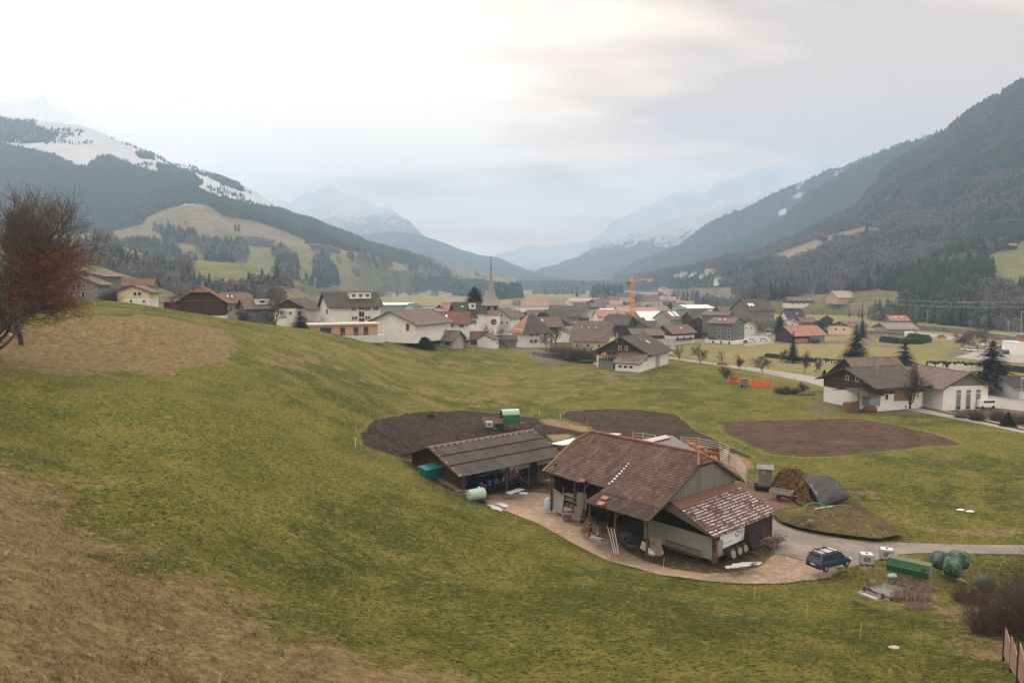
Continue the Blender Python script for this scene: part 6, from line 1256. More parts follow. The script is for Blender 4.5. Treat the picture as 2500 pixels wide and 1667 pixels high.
m = MB(); m.box((0, 0, HC), (2.1, 2.1, 1.6)); m.bar((0, 0, HC), (0, 0, HC + 2.4), 1.2); m.build('slewing_head', M_crane, e)
m = MB(); m.box((1.6, 1.3, HC - 1.2), (1.6, 1.3, 2.0)); m.build('cab', mat_plain('crane_cab', (0.16, 0.13, 0.11), 0.5), e)
m = MB(); m.bar((14, 0, HC + 0.3), (14, 0, HC - 7), 0.05); m.box((14, 0, HC - 7.3), (0.5, 0.5, 0.7)); m.build('hook', M_black, e)
m = MB(); m.box((0, 0, 0.5), (5, 5, 1.2)); m.build('base', WL['conc'], e)
# individual trees
def seg_mesh(name, segs, mat, n=3, parent=None, link=True):
 """segs: array (k, 8): p0, p1, r0, r1 -> thin prisms"""
 A = np.array(segs, float); p0, p1, r0, r1 = A[:, :3], A[:, 3:6], A[:, 6], A[:, 7]
 d = p1 - p0; d /= np.linalg.norm(d, axis=1)[:, None] + 1e-9; up = np.where(np.abs(d[:, 2:3]) < 0.9, np.array([[0, 0, 1.0]]), np.array([[1.0, 0, 0]]))
 a = np.cross(d, up); a /= np.linalg.norm(a, axis=1)[:, None] + 1e-9; b = np.cross(d, a); V = []
 for P_0, r in ((p0, r0), (p1, r1)):
  for k in range(n):
   t = 2 * math.pi * k / n; V.append(P_0 + (a * math.cos(t) + b * math.sin(t)) * r[:, None])
 V = np.stack(V, 1); m = len(A); base = (np.arange(m) * 2 * n)[:, None]
 Fq = np.concatenate([base + np.array([[k, (k + 1) % n, n + (k + 1) % n, n + k]]) for k in range(n)])
 return npmesh(name, V.reshape(-1, 3), Fq, [mat], parent=parent, link=link)
def grow(rng, h, spread, levels, r0, kids=(4, 5, 4, 4, 3), lean=(0, 0), first=0.22, up=0.5, crook=0.22, ratio=0.66, droop=0.0):
 """recursive bare crown; returns trunk segments and twig segments"""
 T, C, tips = [], [], []
 def br(p, d, L, r, lv):
  n = 5 if lv == 0 else (4 if lv < 3 else 3); pts = [p]; dd = d
  for i in range(n):
   dd = (dd + Vector((rng.gauss(0, crook), rng.gauss(0, crook), rng.gauss(0, crook * 0.6) + (0.10 * up if lv else 0) - (droop if lv >= 3 else 0)))).normalized(); pts.append(pts[-1] + dd * (L / n))
  for i in range(n):
   a, b = r * (1 - 0.55 * i / n), r * (1 - 0.55 * (i + 1) / n); (T if lv <= 1 else C).append((*pts[i], *pts[i + 1], a, b))
  if lv >= levels: tips.append((pts[-1], dd)); return
  k = kids[min(lv, len(kids) - 1)]
  for j in range(k):
   t = (first + (1 - first) * (j + 0.6 * rng.random()) / k) if lv == 0 else 0.25 + 0.75 * (j + rng.random() * 0.8) / k
   t = min(t, 0.98); i = int(t * n); q = pts[i].lerp(pts[i + 1], t * n - i); az = rng.uniform(0, 6.283); an = rng.uniform(0.5, 1.05) * spread
   t1 = dd.orthogonal().normalized(); t2 = dd.cross(t1); nd = (dd * math.cos(an) + (t1 * math.cos(az) + t2 * math.sin(az)) * math.sin(an)).normalized()
   br(q, nd, L * ratio * rng.uniform(0.7, 1.15) * (1.15 if lv == 0 else 1), r * 0.52, lv + 1)
  br(pts[-1], dd, L * ratio * 0.8, r * 0.45, lv + 1)
 br(Vector((0, 0, -0.3)), Vector((lean[0], lean[1], 1)).normalized(), h * 0.42, r0, 0)
 return T, C, tips
M_twig = mat_plain('twigs', (0.075, 0.058, 0.048), 0.95, 0.35, 1.0); M_twig_r = mat_plain('reddish_twigs', (0.100, 0.062, 0.052), 0.95, 0.35, 1.0); M_twig_p = mat_plain('pale_twigs', (0.14, 0.115, 0.10), 0.95, 0.3, 1.0)
def bare_tree(name, label, cat, loc, h, seed, levels=4, spread=1.0, r0=0.2, kids=(4, 5, 4, 4, 3), twig=None, lean=(0, 0), group=None, first=0.22, crook=0.22, wide=1.0, twr=1.0, **k):
 rng = random.Random(seed); T, C, tips = grow(rng, h, spread, levels, r0, kids, lean, first, crook=crook, **k)
 A = np.array(T + C); top = A[:, [2, 5]].max(); sc = h / top
 T, C = np.array(T), np.array(C)
 for X in (T, C):
  X[:, [0, 1, 3, 4]] *= sc * wide; X[:, [2, 5]] *= sc; X[:, 6:] = np.maximum(X[:, 6:] * sc, 0.012 * twr)
 e = empty(name, loc, rng.uniform(0, 6.28) if lean == (0, 0) else 0, label, cat, group)
 seg_mesh('trunk', T, M_barkd, 5, e); seg_mesh('crown', C, twig or M_twig, 3, e)
 return e, [(t[0] * sc, t[1]) for t in tips]
M_cop = NB('copper_leaves'); _p = M_cop.pos(); M_cop = M_cop.bsdf(M_cop.mix(M_cop.ss(M_cop.noise(2.2, 3, 0.6, _p), 0.4, 0.6), (0.085, 0.030, 0.018), (0.20, 0.075, 0.040)), 0.9, spec=0.05)
# big tree at the left edge, copper leaves still on its right side
tl = gp(-8, 884); bt, tips = bare_tree('copper_tree', 'big twisted dark tree with copper leaves on one side at the left edge', 'tree', tl, 23.0, 42, levels=5, spread=0.85, r0=0.42, kids=(10, 6, 6, 5, 4), first=0.12, crook=0.2, wide=0.92, up=0.5)
bt.rotation_euler = (0, 0, 0.6)
def leaves(parent, tips, n, R_, keep, size, mat, rz=0.0):
 rg = np.random.default_rng(5); V = []; Fc = []
 T_ = [t[0] for t in tips if keep(t[0])]
 if not T_: return
 for i in range(n):
  c = T_[rg.integers(len(T_))] + Vector(rg.normal(0, R_, 3)); a = Vector(rg.normal(0, 1, 3)).normalized() * size * rg.uniform(0.5, 1.3); b = a.orthogonal().normalized() * size * rg.uniform(0.4, 0.9)
  k = len(V); V += [c - a, c + b * 0.8, c + a, c - b * 0.8]; Fc.append((k, k + 1, k + 2, k + 3))
 npmesh('foliage', np.array([tuple(v) for v in V]), np.array(Fc), [mat], parent=parent)
c6, s6 = math.cos(0.6), math.sin(0.6)
leaves(bt, tips, 22000, 0.35, lambda p: (p.x * c6 - p.y * s6) > 3.6 + 0.3 * abs(p.z - 8.0) and 2.5 < p.z < 13.5, 0.085, M_cop)
bare_tree('bare_tree', 'thinner dark bare tree standing just behind the copper tree trunk', 'tree', gp(52, 842), 14, 77, levels=5, spread=0.85, r0=0.26, kids=(5, 5, 4, 3, 3), first=0.2, wide=0.9)
bare_tree('bare_tree', 'gnarled leaning stem at the far left edge in front of the dry knoll', 'tree', gp(-30, 905), 9, 78, levels=4, spread=1.1, r0=0.3, lean=(0.5, 0), kids=(5, 4, 4, 3))
BT = [ # label, u, v, Y, h, seed, levels, spread, wide, r0, twig
 ('round dense bare tree in front of the house with the long dark roof', 677, 788, 217, 9.8, 1, 4, 0.95, 1.15, 0.22, M_twig),
 ('tall thin pale bare tree left of the brown chalet', 431, 756, 190, 7.2, 2, 3, 0.6, 0.8, 0.08, M_twig_p),
 ('bare tree beside the cream house on the ridge', 303, 738, 198, 6.0, 3, 4, 0.8, 0.9, 0.11, M_twig),
 ('low pollarded bare tree left of the pine pavilion behind its roof', 772, 790, 245, 4.8, 4, 4, 1.0, 1.3, 0.16, M_twig),
 ('spreading pruned bare tree before the white school wall', 821, 790, 245, 5.0, 5, 3, 1.1, 1.3, 0.14, M_twig),
 ('pale broad bare tree rising behind the roof of the white school', 866, 740, 330, 12.5, 6, 4, 0.9, 1.0, 0.2, M_twig_p),
 ('bare tree at the meadow edge in front of the white parsonage', 1240, 847, 290, 10.5, 7, 4, 0.95, 1.1, 0.2, M_twig),
 ('small bare tree at the corner of the red brown roofed house', 1132, 812, 268, 5.6, 8, 4, 0.9, 1.1, 0.12, M_twig_r),
 ('slender reddish larch in front of the church tower wall', 1185, 832, 300, 9.5, 9, 4, 0.8, 0.6, 0.1, M_twig_r),
 ('tall dark bare tree at the right side of the parsonage', 1354, 838, 325, 10.5, 10, 4, 0.95, 1.2, 0.22, M_twig),
 ('small bare tree right behind the parsonage corner', 1334, 840, 305, 6.0, 11, 4, 0.9, 1.0, 0.12, M_twig_r),
 ('crooked leaning fruit tree right of the dark timber chalet', 1657, 884, 262, 5.6, 12, 3, 1.0, 0.8, 0.14, M_twig),
 ('wide pruned fruit tree beside the pale country road', 1712, 891, 250, 7.0, 13, 4, 1.0, 1.1, 0.17, M_twig),
 ('thin pale fruit tree just behind the red car', 1759, 893, 248, 5.2, 14, 3, 0.8, 1.0, 0.09, M_twig_p),
 ('small round fruit tree on the road verge, second right of the red car', 1808, 903, 236, 5.0, 15, 4, 0.95, 1.1, 0.10, M_twig_r),
 ('spreading fruit tree on the verge, farthest right of the orchard row', 1861, 911, 228, 5.4, 16, 4, 1.05, 1.2, 0.13, M_twig),
 ('low dark fruit tree leaning over the orange fence net', 1773, 935, 206, 5.0, 17, 4, 1.1, 1.2, 0.14, M_twig),
 ('bare twin stemmed tree left of the narrow dark spruce', 1908, 880, 262, 4.6, 18, 4, 0.9, 1.0, 0.1, M_twig_p),
 ('tall thin bare tree right of the narrow dark spruce', 1962, 914, 226, 7.4, 19, 4, 0.75, 0.7, 0.1, M_twig),
 ('bare garden tree by the churchyard wall', 1985, 910, 230, 5.2, 20, 4, 0.9, 1.0, 0.1, M_twig_p),
 ('small bare tree at the left porch of the timber farmhouse', 1962, 965, 185, 3.4, 21, 4, 1.0, 1.1, 0.08, M_twig),
 ('broad bare tree behind the orange topped house', 2234, 812, 430, 13.5, 22, 4, 0.95, 1.1, 0.22, M_twig_p),
 ('bare avenue tree left of the two parked white cars', 2348, 856, 312, 7.5, 23, 4, 0.95, 1.2, 0.13, M_twig_r),
 ('bare avenue tree right of the two parked white cars', 2390, 860, 308, 7.8, 24, 4, 0.95, 1.1, 0.13, M_twig_r),
 ('tall bare avenue tree nearest the white office', 2406, 856, 318, 9.6, 25, 4, 0.95, 1.1, 0.15, M_twig_r),
 ('far bare avenue tree behind the two parked white cars', 2378, 850, 335, 6.5, 26, 4, 0.95, 1.1, 0.12, M_twig_r),
 ('hazy leafless lime tree crown above the link building', 2222, 1003, 164, 10.5, 27, 4, 0.75, 0.7, 0.2, M_twig_r),
 ('thin bare tree on the straw field left of the far white barn', 1268, 752, 560, 8.0, 28, 4, 0.9, 1.1, 0.15, M_twig_p),
 ('bare tree in front of the massive farm building', 1842, 800, 405, 11.0, 29, 4, 0.95, 1.1, 0.2, M_twig_p),
 ('bare tree between the yellow digger and the orange barn', 1872, 806, 392, 8.5, 30, 4, 0.95, 1.0, 0.16, M_twig_p),
 ('dark bare tree on the lone grey knoll high at left', 266, 600, 640, 14, 31, 4, 0.8, 0.9, 0.3, M_twig_p),
 ('bare hedge tree below the grey house with the pale dormer', 590, 778, 216, 3.6, 32, 4, 0.9, 1.2, 0.08, M_twig_r),
 ('bare tree in the white shed garden left of the bare meadow edge tree', 1108, 806, 270, 6.5, 33, 4, 0.9, 1.0, 0.12, M_twig),
 ('small leafless tree at the grey garage beyond the dark chalet', 1600, 862, 282, 4.8, 34, 4, 1.0, 1.1, 0.1, M_twig_p),
]
for (lb, u, v, Y, h, sd_, lv, spd, wd, r0, tw) in BT:
 p = P_(u, v, Y);
 if Y < 500: p.z = h1(p.x, p.y)
 bare_tree('bare_tree', lb, 'tree', p, h, sd_ * 13 + 1, levels=lv, spread=spd, r0=r0, twig=tw, wide=wd, kids=(5, 5, 4, 3), twr=2.2)
# bushes
def bush(name, label, loc, w, h, seed, n=900, mat=None, cat='bush', group=None, rot=0, depth=None, thick=0.012):
 rng = np.random.default_rng(seed); S_ = []; dp = depth or w
 for i in range(n):
  a = rng.uniform(0, 6.283); q = math.sqrt(rng.random()); bx, by = q * w * 0.33 * math.cos(a), q * dp * 0.33 * math.sin(a)
  L = h * rng.uniform(0.45, 1.0) * (1 - 0.3 * q); p = np.array([bx, by, -0.1]); d = np.array([bx / w * 1.5 + rng.normal(0, 0.28), by / dp * 1.5 + rng.normal(0, 0.28), 1.0]); d /= np.linalg.norm(d)
  for k in range(3):
   d2 = d + rng.normal(0, 0.22, 3); d2 /= np.linalg.norm(d2); p2 = p + d2 * L / 3; S_.append((*p, *p2, thick * (1.6 - 0.4 * k), thick * (1.2 - 0.35 * k)))
   for _ in range(2):
    d3 = d2 + rng.normal(0, 0.6, 3); d3 /= np.linalg.norm(d3); S_.append((*p2, *(p2 + d3 * L * rng.uniform(0.12, 0.3)), thick * 0.9, thick * 0.4))
   p, d = p2, d2
 o = seg_mesh(name, S_, mat or M_twig, 3); o.location = loc; o.rotation_euler = (0, 0, rot); return tag(o, label, cat, group)
for (lb, u, v, Y, w, h, n, mt_) in (
 ('dense dark leafless bush between the two houses on the ridge', 274, 738, 196, 5.6, 5.4, 1500, M_twig),
 ('tall brown thicket left of the dark timber chalet, its left clump', 1362, 868, 266, 9.5, 6.2, 1100, M_twig_r),
 ('middle and tallest clump of the brown thicket left of the dark timber chalet', 1398, 872, 258, 9.0, 7.4, 1300, M_twig_r),
 ('right clump of the brown thicket touching the dark timber chalet', 1432, 868, 254, 7.0, 7.2, 1000, M_twig),
 ('low dark brown shrub by the road fence left of the timber farmhouse', 1912, 956, 187, 5.0, 2.6, 900, M_twig),
 ('low shrub at the left end of the planks before the farmhouse', 1940, 958, 186, 3.0, 2.0, 500, M_twig),
 ('dark roadside shrub in front of the white van at right', 2385, 1005, 150, 3.4, 3.2, 900, M_twig),
 ('brown roadside shrub right of the white van', 2440, 1010, 150, 3.8, 3.0, 900, M_twig_r),
 ('brown roadside shrub at the right edge above the small fir', 2488, 1016, 147, 4.4, 3.0, 1000, M_twig_r),
 ('grey roadside shrub left of the walking person', 2345, 998, 153, 2.6, 2.2, 500, M_twig_p),
 ('leafless bush at the corner of the orange roofed barn', 1990, 833, 342, 4.6, 3.0, 500, M_twig),
 ('thin leafless bush beside the tyres at the snowy lean-to', 1880, 1330, 78, 1.9, 3.0, 90, M_twig_p),
 ('grey hedge bush in front of the low roofed house at the meadow edge', 1100, 838, 264, 3.0, 2.2, 400, M_twig),
):
 p = P_(u, v, Y); p.z = h1(p.x, p.y); bush('bush', lb, p, w, h, int(u), int(n * 0.4), mt_, thick=0.011 * max(1, Y / 130))
# foreground thicket at the lower right
FG = gp(2440, 1500);
for (lb, u, v, w, h, n, mt_) in (('reddish brown bramble thicket at the lower right above the plank fence', 2430, 1545, 4.6, 3.4, 380, M_twig_r), ('taller grey brown thicket filling the right edge', 2500, 1500, 5.0, 5.2, 330, M_twig),
 ('low reddish bramble spilling left beside the net covered bales', 2370, 1470, 4.0, 2.0, 260, M_twig_r), ('sparse thicket at the far right beyond the frame of the fence', 2560, 1560, 6.0, 5.5, 500, M_twig_r)):
 p = gp(u, v); bush('thicket', lb, p, w, h, int(u), n, mt_, cat='thicket', thick=0.011)
bare_tree('sapling', 'slim dark sapling rising from the thicket at the right edge', 'tree', gp(2455, 1530), 8.5, 301, levels=4, spread=0.55, r0=0.09, kids=(4, 4, 4, 3), first=0.35, twr=0.9)
bare_tree('sapling', 'second slim sapling in the thicket, closer to the frame edge', 'tree', gp(2510, 1530), 9.5, 303, levels=4, spread=0.55, r0=0.10, kids=(4, 4, 4, 3), first=0.35, twr=0.9)
m = MB(); a = pz(2500, 1355, 3.0);
br_, _t = bare_tree('bare_tree', 'bare twiggy tree just outside the right edge reaching thin twigs into view', 'tree', gp(2630, 1420), 13, 311, levels=5, spread=0.9, r0=0.16, kids=(6, 4, 4, 3, 2), first=0.3, wide=0.9, twr=0.8)
# conifers with drooping boughs
def conifer(name, label, loc, h, r, seed, n=420, mat=None, droop=0.28, dens=9, taper=0.9, cat='tree', group=None, stem=0.10, gap=0.0, base=0.06):
 rng = np.random.default_rng(seed); V = []; Fc = []; e = empty(name, loc, rng.uniform(0, 6), label, cat, group)
 for i in range(n):
  z = base + (0.98 - base) * (rng.random() ** 1.25); L = r * (1 - z) ** taper * rng.uniform(0.62, 1.12) + 0.12
  if gap and math.sin(z * 38 + seed) < -0.2 and rng.random() < gap: continue
  a = rng.uniform(0, 6.283); ca, sa = math.cos(a), math.sin(a); k = max(4, int(dens * (0.35 + L / r)))
  for j in range(k):
   t = (j + rng.random()) / k; x = L * t; zz = z * h + L * (0.16 * t - droop * t * t) * 1.5
   sw = rng.normal(0, 0.10) * L * (1.1 - t); al = L / k * 1.5 + 0.06; la = (L * 0.17 * (1.05 - t) + 0.10) * rng.uniform(0.6, 1.2)
   c = np.array([x * ca - sw * sa, x * sa + sw * ca, zz + rng.normal(0, 0.06)]); b_ = len(V); tz = rng.uniform(-.45, .1)
   V += [tuple(c + np.array([ca, sa, -0.18]) * al), tuple(c + np.array([-sa, ca, tz]) * la), tuple(c - np.array([-sa, ca, -tz]) * la), tuple(c - np.array([ca, sa, 0]) * al * 0.5)]
   Fc += [(b_, b_ + 1, b_ + 2), (b_ + 1, b_ + 2, b_ + 3)]
 npmesh('crown', np.array(V), np.array(Fc), [mat or M_con], parent=e)
 m = MB(); m.tube([(0, 0, -0.4), (0, 0, h * 0.5), (0, 0, h * 0.96)], [h * 0.017 + 0.06, h * 0.011 + .03, 0.02], 6); m.build('trunk', M_barkd, e); return e
M_spr = mat_fol('garden_spruce', (0.020, 0.028, 0.012), (0.042, 0.050, 0.020), 0.5); M_larch = mat_fol('larch_twigs', (0.085, 0.062, 0.045), (0.13, 0.095, 0.07), 0.5); M_thuja = mat_fol('dense_evergreen', (0.012, 0.026, 0.012), (0.030, 0.052, 0.020), 0.6)
CN = [('large open spruce with upswept boughs behind the timber farmhouse', 2088, 893, 248, 14.2, 6.0, 380, M_spr, dict(gap=0.5)), ('narrow dense dark spruce beside the churchyard', 1935, 889, 256, 11.2, 2.4, 420, M_thuja, dict(dens=6)),
 ('pale ragged pine behind the ridge of the brown roofs', 2208, 890, 250, 9.6, 4.6, 240, M_spr, dict(gap=0.6)), ('broad layered dark pine in front of the warehouse', 2418, 968, 188, 14.2, 6.4, 520, M_spr, dict(gap=0.7, taper=0.75, base=0.16)),
 ('dense conical evergreen right of the cream house', 2105, 819, 372, 9.6, 3.0, 420, M_thuja, dict(dens=7, taper=0.6)), ('bushy dark pine behind the white gabled house', 1903, 782, 418, 9.2, 5.2, 420, M_thuja, dict(taper=0.35, dens=7)),
 ('round dark evergreen bush among the brown cottages', 1998, 792, 425, 6.4, 4.8, 420, M_thuja, dict(taper=0.4, dens=6)), ('tiny pointed spruce left of the pale blue hall', 1637, 756, 600, 7.2, 2.4, 200, M_thuja, {}),
 ('bare brown larch standing above the roofs left of the white school', 731, 752, 265, 12.5, 4.6, 230, M_larch, dict(gap=0.5, dens=6)), ('big dense dark cone shaped evergreen left of the church', 1159, 800, 352, 27.0, 11.0, 2400, M_thuja, dict(taper=0.55, dens=9, base=0.1)),
 ('small spruce beside the grey boarded houses on the ridge', 255, 722, 215, 4.8, 1.3, 200, M_con, {}), ('dark little spruce behind the cream house', 364, 722, 250, 6.0, 2.4, 240, M_con, {}), ('small conifer behind the school left of its gable', 759, 748, 330, 7.0, 1.9, 200, M_con, {}),
 ('pointed spruce at the foot of the green knoll', 558, 706, 480, 15.0, 3.6, 300, M_con, {}), ('small clipped fir by the road at the right edge', 2461, 1034, 144, 2.8, 1.3, 300, M_thuja, dict(dens=6)), ('low dark juniper behind the grey gable of the pavilion', 735, 782, 262, 4.4, 3.6, 300, M_con, dict(taper=0.4)),
 ('dark evergreen hedge clump between gym hall and low roofed house', 1018, 826, 248, 4.0, 4.4, 420, M_thuja, dict(taper=0.35)), ('dark evergreen in the garden below the gym hall', 1036, 822, 246, 4.0, 3.4, 320, M_thuja, dict(taper=0.35)), ('lone spruce on the road bend by the churchyard lawn', 2013, 917, 222, 1.9, 0.8, 120, M_thuja, {}),
 ('far spruce pair rising on the right meadow edge, left one', 2115, 575, 1150, 28, 7, 260, M_con, {}), ('evergreen beside the grey flats and red brown chalet', 1702, 812, 372, 6.6, 4.0, 300, M_thuja, dict(taper=0.4)), ('evergreen shrub right of the brick chalet', 1365, 808, 385, 4.6, 3.4, 260, M_thuja, dict(taper=0.4)),
 ('small round evergreen in the parking of the cream house', 2016, 806, 395, 2.6, 1.9, 160, M_thuja, dict(taper=0.4)), ('conical spruce lone on the far fields right of the long wood', 1409, 725, 1150, 19, 5, 260, M_con, {}), ('spruce group beside the tall larch, behind the industrial hall', 920, 752, 420, 8.5, 4.5, 320, M_con, dict(taper=0.5)),]
for (lb, u, v, Y, h, r, n, mt_, kw) in CN:
 p = P_(u, v, Y)
 if Y < 500: p.z = h1(p.x, p.y)
 conifer('evergreen' if mt_ is M_thuja else ('larch' if mt_ is M_larch else 'spruce'), lb, p, h, r * (1.3 if Y < 300 else 1.1), int(u) + 7, int(n * 1.5), mt_, **kw)
# spruces told apart by nothing along the foot of the right slope
rg = random.Random(9); proto = conifer('spruce', 'dark spruce in the straggling row below the right hand wood', (0, 0, 0), 13, 3.0, 900, 170, M_con, group='spruces along the foot of the right slope', dens=6)
sp = [(2075,770),(2093,771),(2106,773),(2123,772),(2136,770),(2150,768),(2163,766),(2180,764),(2195,765),(2212,764),(2230,766),(2247,763),(2262,766),(2280,768),(2298,770),(2318,775),(2340,790),(2346,797),(2366,796),(2388,795),(2412,797),(2434,800),(2455,802),(2474,800),(2492,804),(2325,782),(2360,780),(2400,780),(2440,786),(2480,788)]
for i, (u, v) in enumerate(sp):
 o = proto if i == 0 else copy_tree(proto); Y = rg.uniform(430, 520) if u > 2200 else rg.uniform(560, 640); p = P_(u + rg.uniform(-4, 4), v, Y); p.z = max(0, p.z - 1.5) if u > 2330 else max(0.0, p.z - 3); s_ = rg.uniform(0.75, 1.35); o.location = p; o.scale = (s_ * rg.uniform(0.8, 1.1),) * 2 + (s_,); o.rotation_euler = (0, 0, rg.uniform(0, 6))
proto = conifer('spruce', 'dark spruce standing in the lower edge of the right hand wood', (0, 0, 0), 20, 4.2, 901, 170, M_con, group='spruces in the lower wood edge', dens=6)
sp = [(1918,705),(1930,702),(1938,700),(1960,702),(1990,690),(2000,688),(1895,700),(1868,716),(1880,712),(1892,722),(1905,724),(1846,714),(1856,718),(1915,722),(1925,720),(2028,690),(2040,692),(2060,690),(2080,694),(2100,690),(2120,700),(2066,702),(2085,706),(1975,700),(1780,690),(1796,694),(2240,690),(2262,696),(2300,690),(2320,700)]
for i, (u, v) in enumerate(sp):
 o = proto if i == 0 else copy_tree(proto); p = R1.at(u + rg.uniform(-3, 3), v + 6); s_ = rg.uniform(0.8, 1.3); o.location = p; o.scale = (s_ * rg.uniform(0.8, 1.1),) * 2 + (s_,); o.rotation_euler = (0, 0, rg.uniform(0, 6))
# hedges
def hedge(label, pts, w, h, seed, mat=None, world=False):
 P = [P_(*q) for q in pts]; rng = np.random.default_rng(seed); V = []; Fc = []
 for a, b in zip(P[:-1], P[1:]):
  L = (b - a).length; n = int(L * w * 16) + 40
  for i in range(n):
   c = a.lerp(b, rng.random()); c = Vector((c.x, c.y + rng.uniform(-w / 2, w / 2), max(h1(c.x, c.y), 0) + rng.random() ** 0.6 * h)); s_ = rng.uniform(0.2, 0.45); A_ = Vector(rng.normal(0, 1, 3)).normalized() * s_; B_ = A_.orthogonal().normalized() * s_; k = len(V)
   V += [c - A_, c + B_, c + A_, c - B_]; Fc.append((k, k + 1, k + 2, k + 3))
  m = MB(); m.bar(a.lerp(b, 0) + Vector((0, 0, h * 0.4 - a.z + h1(a.x, a.y))), b + Vector((0, 0, h * 0.4 - b.z + h1(b.x, b.y))), w * 0.8, h * 0.75); k = len(V); V += [Vector(v) for v in m.v]; Fc += [tuple(i + k for i in f) for f in m.f]
 o = npmesh('hedge', np.array([tuple(v) for v in V]), [tuple(f) for f in Fc], [mat or M_thuja]); return tag(o, label, 'hedge')
hedge('dark hedge behind the churchyard left of the open spruce', [(1868, 873, 275), (1950, 882, 262), (2060, 889, 252)], 1.2, 1.5, 1)
hedge('long dark hedge behind the churchyard right of the farmhouse ridge', [(2262, 895, 246), (2340, 897, 244), (2440, 903, 236), (2540, 915, 224)], 1.6, 1.8, 2)
hedge('rounded dark hedge around the garden of the orange topped house', [(2152, 834, 350), (2190, 839, 338), (2240, 840, 336), (2268, 834, 350)], 3.0, 2.6, 3)
hedge('dark hedge right of the low tan buildings', [(2215, 824, 376), (2268, 830, 360)], 2.0, 2.4, 4)
hedge('brown railway embankment scrub running to the right edge', [(2215, 802, 450), (2330, 812, 413), (2500, 838, 340), (2560, 848, 320)], 4.0, 2.4, 5, M_bare)
# churchyard stones
M_stone = mat_plain('pale_gravestone', (0.55, 0.54, 0.52), 0.8, 0.1)
def stone_mesh():
 m = MB(); m.box((0, 0, 0.5), (0.62, 0.18, 1.0)); m.box((0, 0, 1.03), (0.44, 0.16, 0.12)); m.box((0, 0, 0.04), (0.9, 0.5, 0.1)); return m
g0 = stone_mesh().build('gravestone', M_stone); tag(g0, 'small pale gravestone in the far churchyard rows', 'gravestone', 'gravestones in the churchyard')
first = True
for row, (v0, us) in enumerate(((884, range(1990, 2062, 6)), (888, range(1998, 2054, 7)), (898, range(2318, 2400, 5)), (902, range(2326, 2400, 6)), (896, range(2268, 2310, 6)))):
 for u in us:
  p = pz(u + rg.uniform(-1, 1), v0 + (u - us[0]) * 0.05 + rg.uniform(-0.6, 0.6), 0.0); o = g0 if first else g0.copy()
  if not first: COL.objects.link(o)
  first = False; o.location = p; o.rotation_euler = (0, 0, rg.uniform(-.2, .2)); s_ = rg.uniform(0.9, 1.4); o.scale = (s_, s_, s_)
# cars
def car_paint(name, c):
 b = NB(name); bs = b.n('ShaderNodeBsdfPrincipled'); b.put(bs.inputs['Base Color'], b.mix(b.ss(b.noise(3, 4, 0.6, b.obj()), 0.5, 0.8), c, tuple(x * 0.7 + 0.02 for x in c))); bs.inputs['Roughness'].default_value = 0.28; bs.inputs['Coat Weight'].default_value = 0.5; bs.inputs['Coat Roughness'].default_value = 0.08
 b.l(bs.outputs[0], b.out.inputs['Surface']); return b.m
def loft(m, secs, mi=0):
 """closed surface through cross-sections (lists of points of equal count)"""
 b = len(m.v); k = len(secs[0])
 for s_ in secs: m.v += [tuple(p) for p in s_]
 for i in range(len(secs) - 1):
  for j in range(k): m.f.append((b + i * k + j, b + i * k + (j + 1) % k, b + (i + 1) * k + (j + 1) % k, b + (i + 1) * k + j)); m.m.append(mi)
 m.f.append(tuple(b + j for j in reversed(range(k)))); m.m.append(mi); m.f.append(tuple(b + (len(secs) - 1) * k + j for j in range(k))); m.m.append(mi)
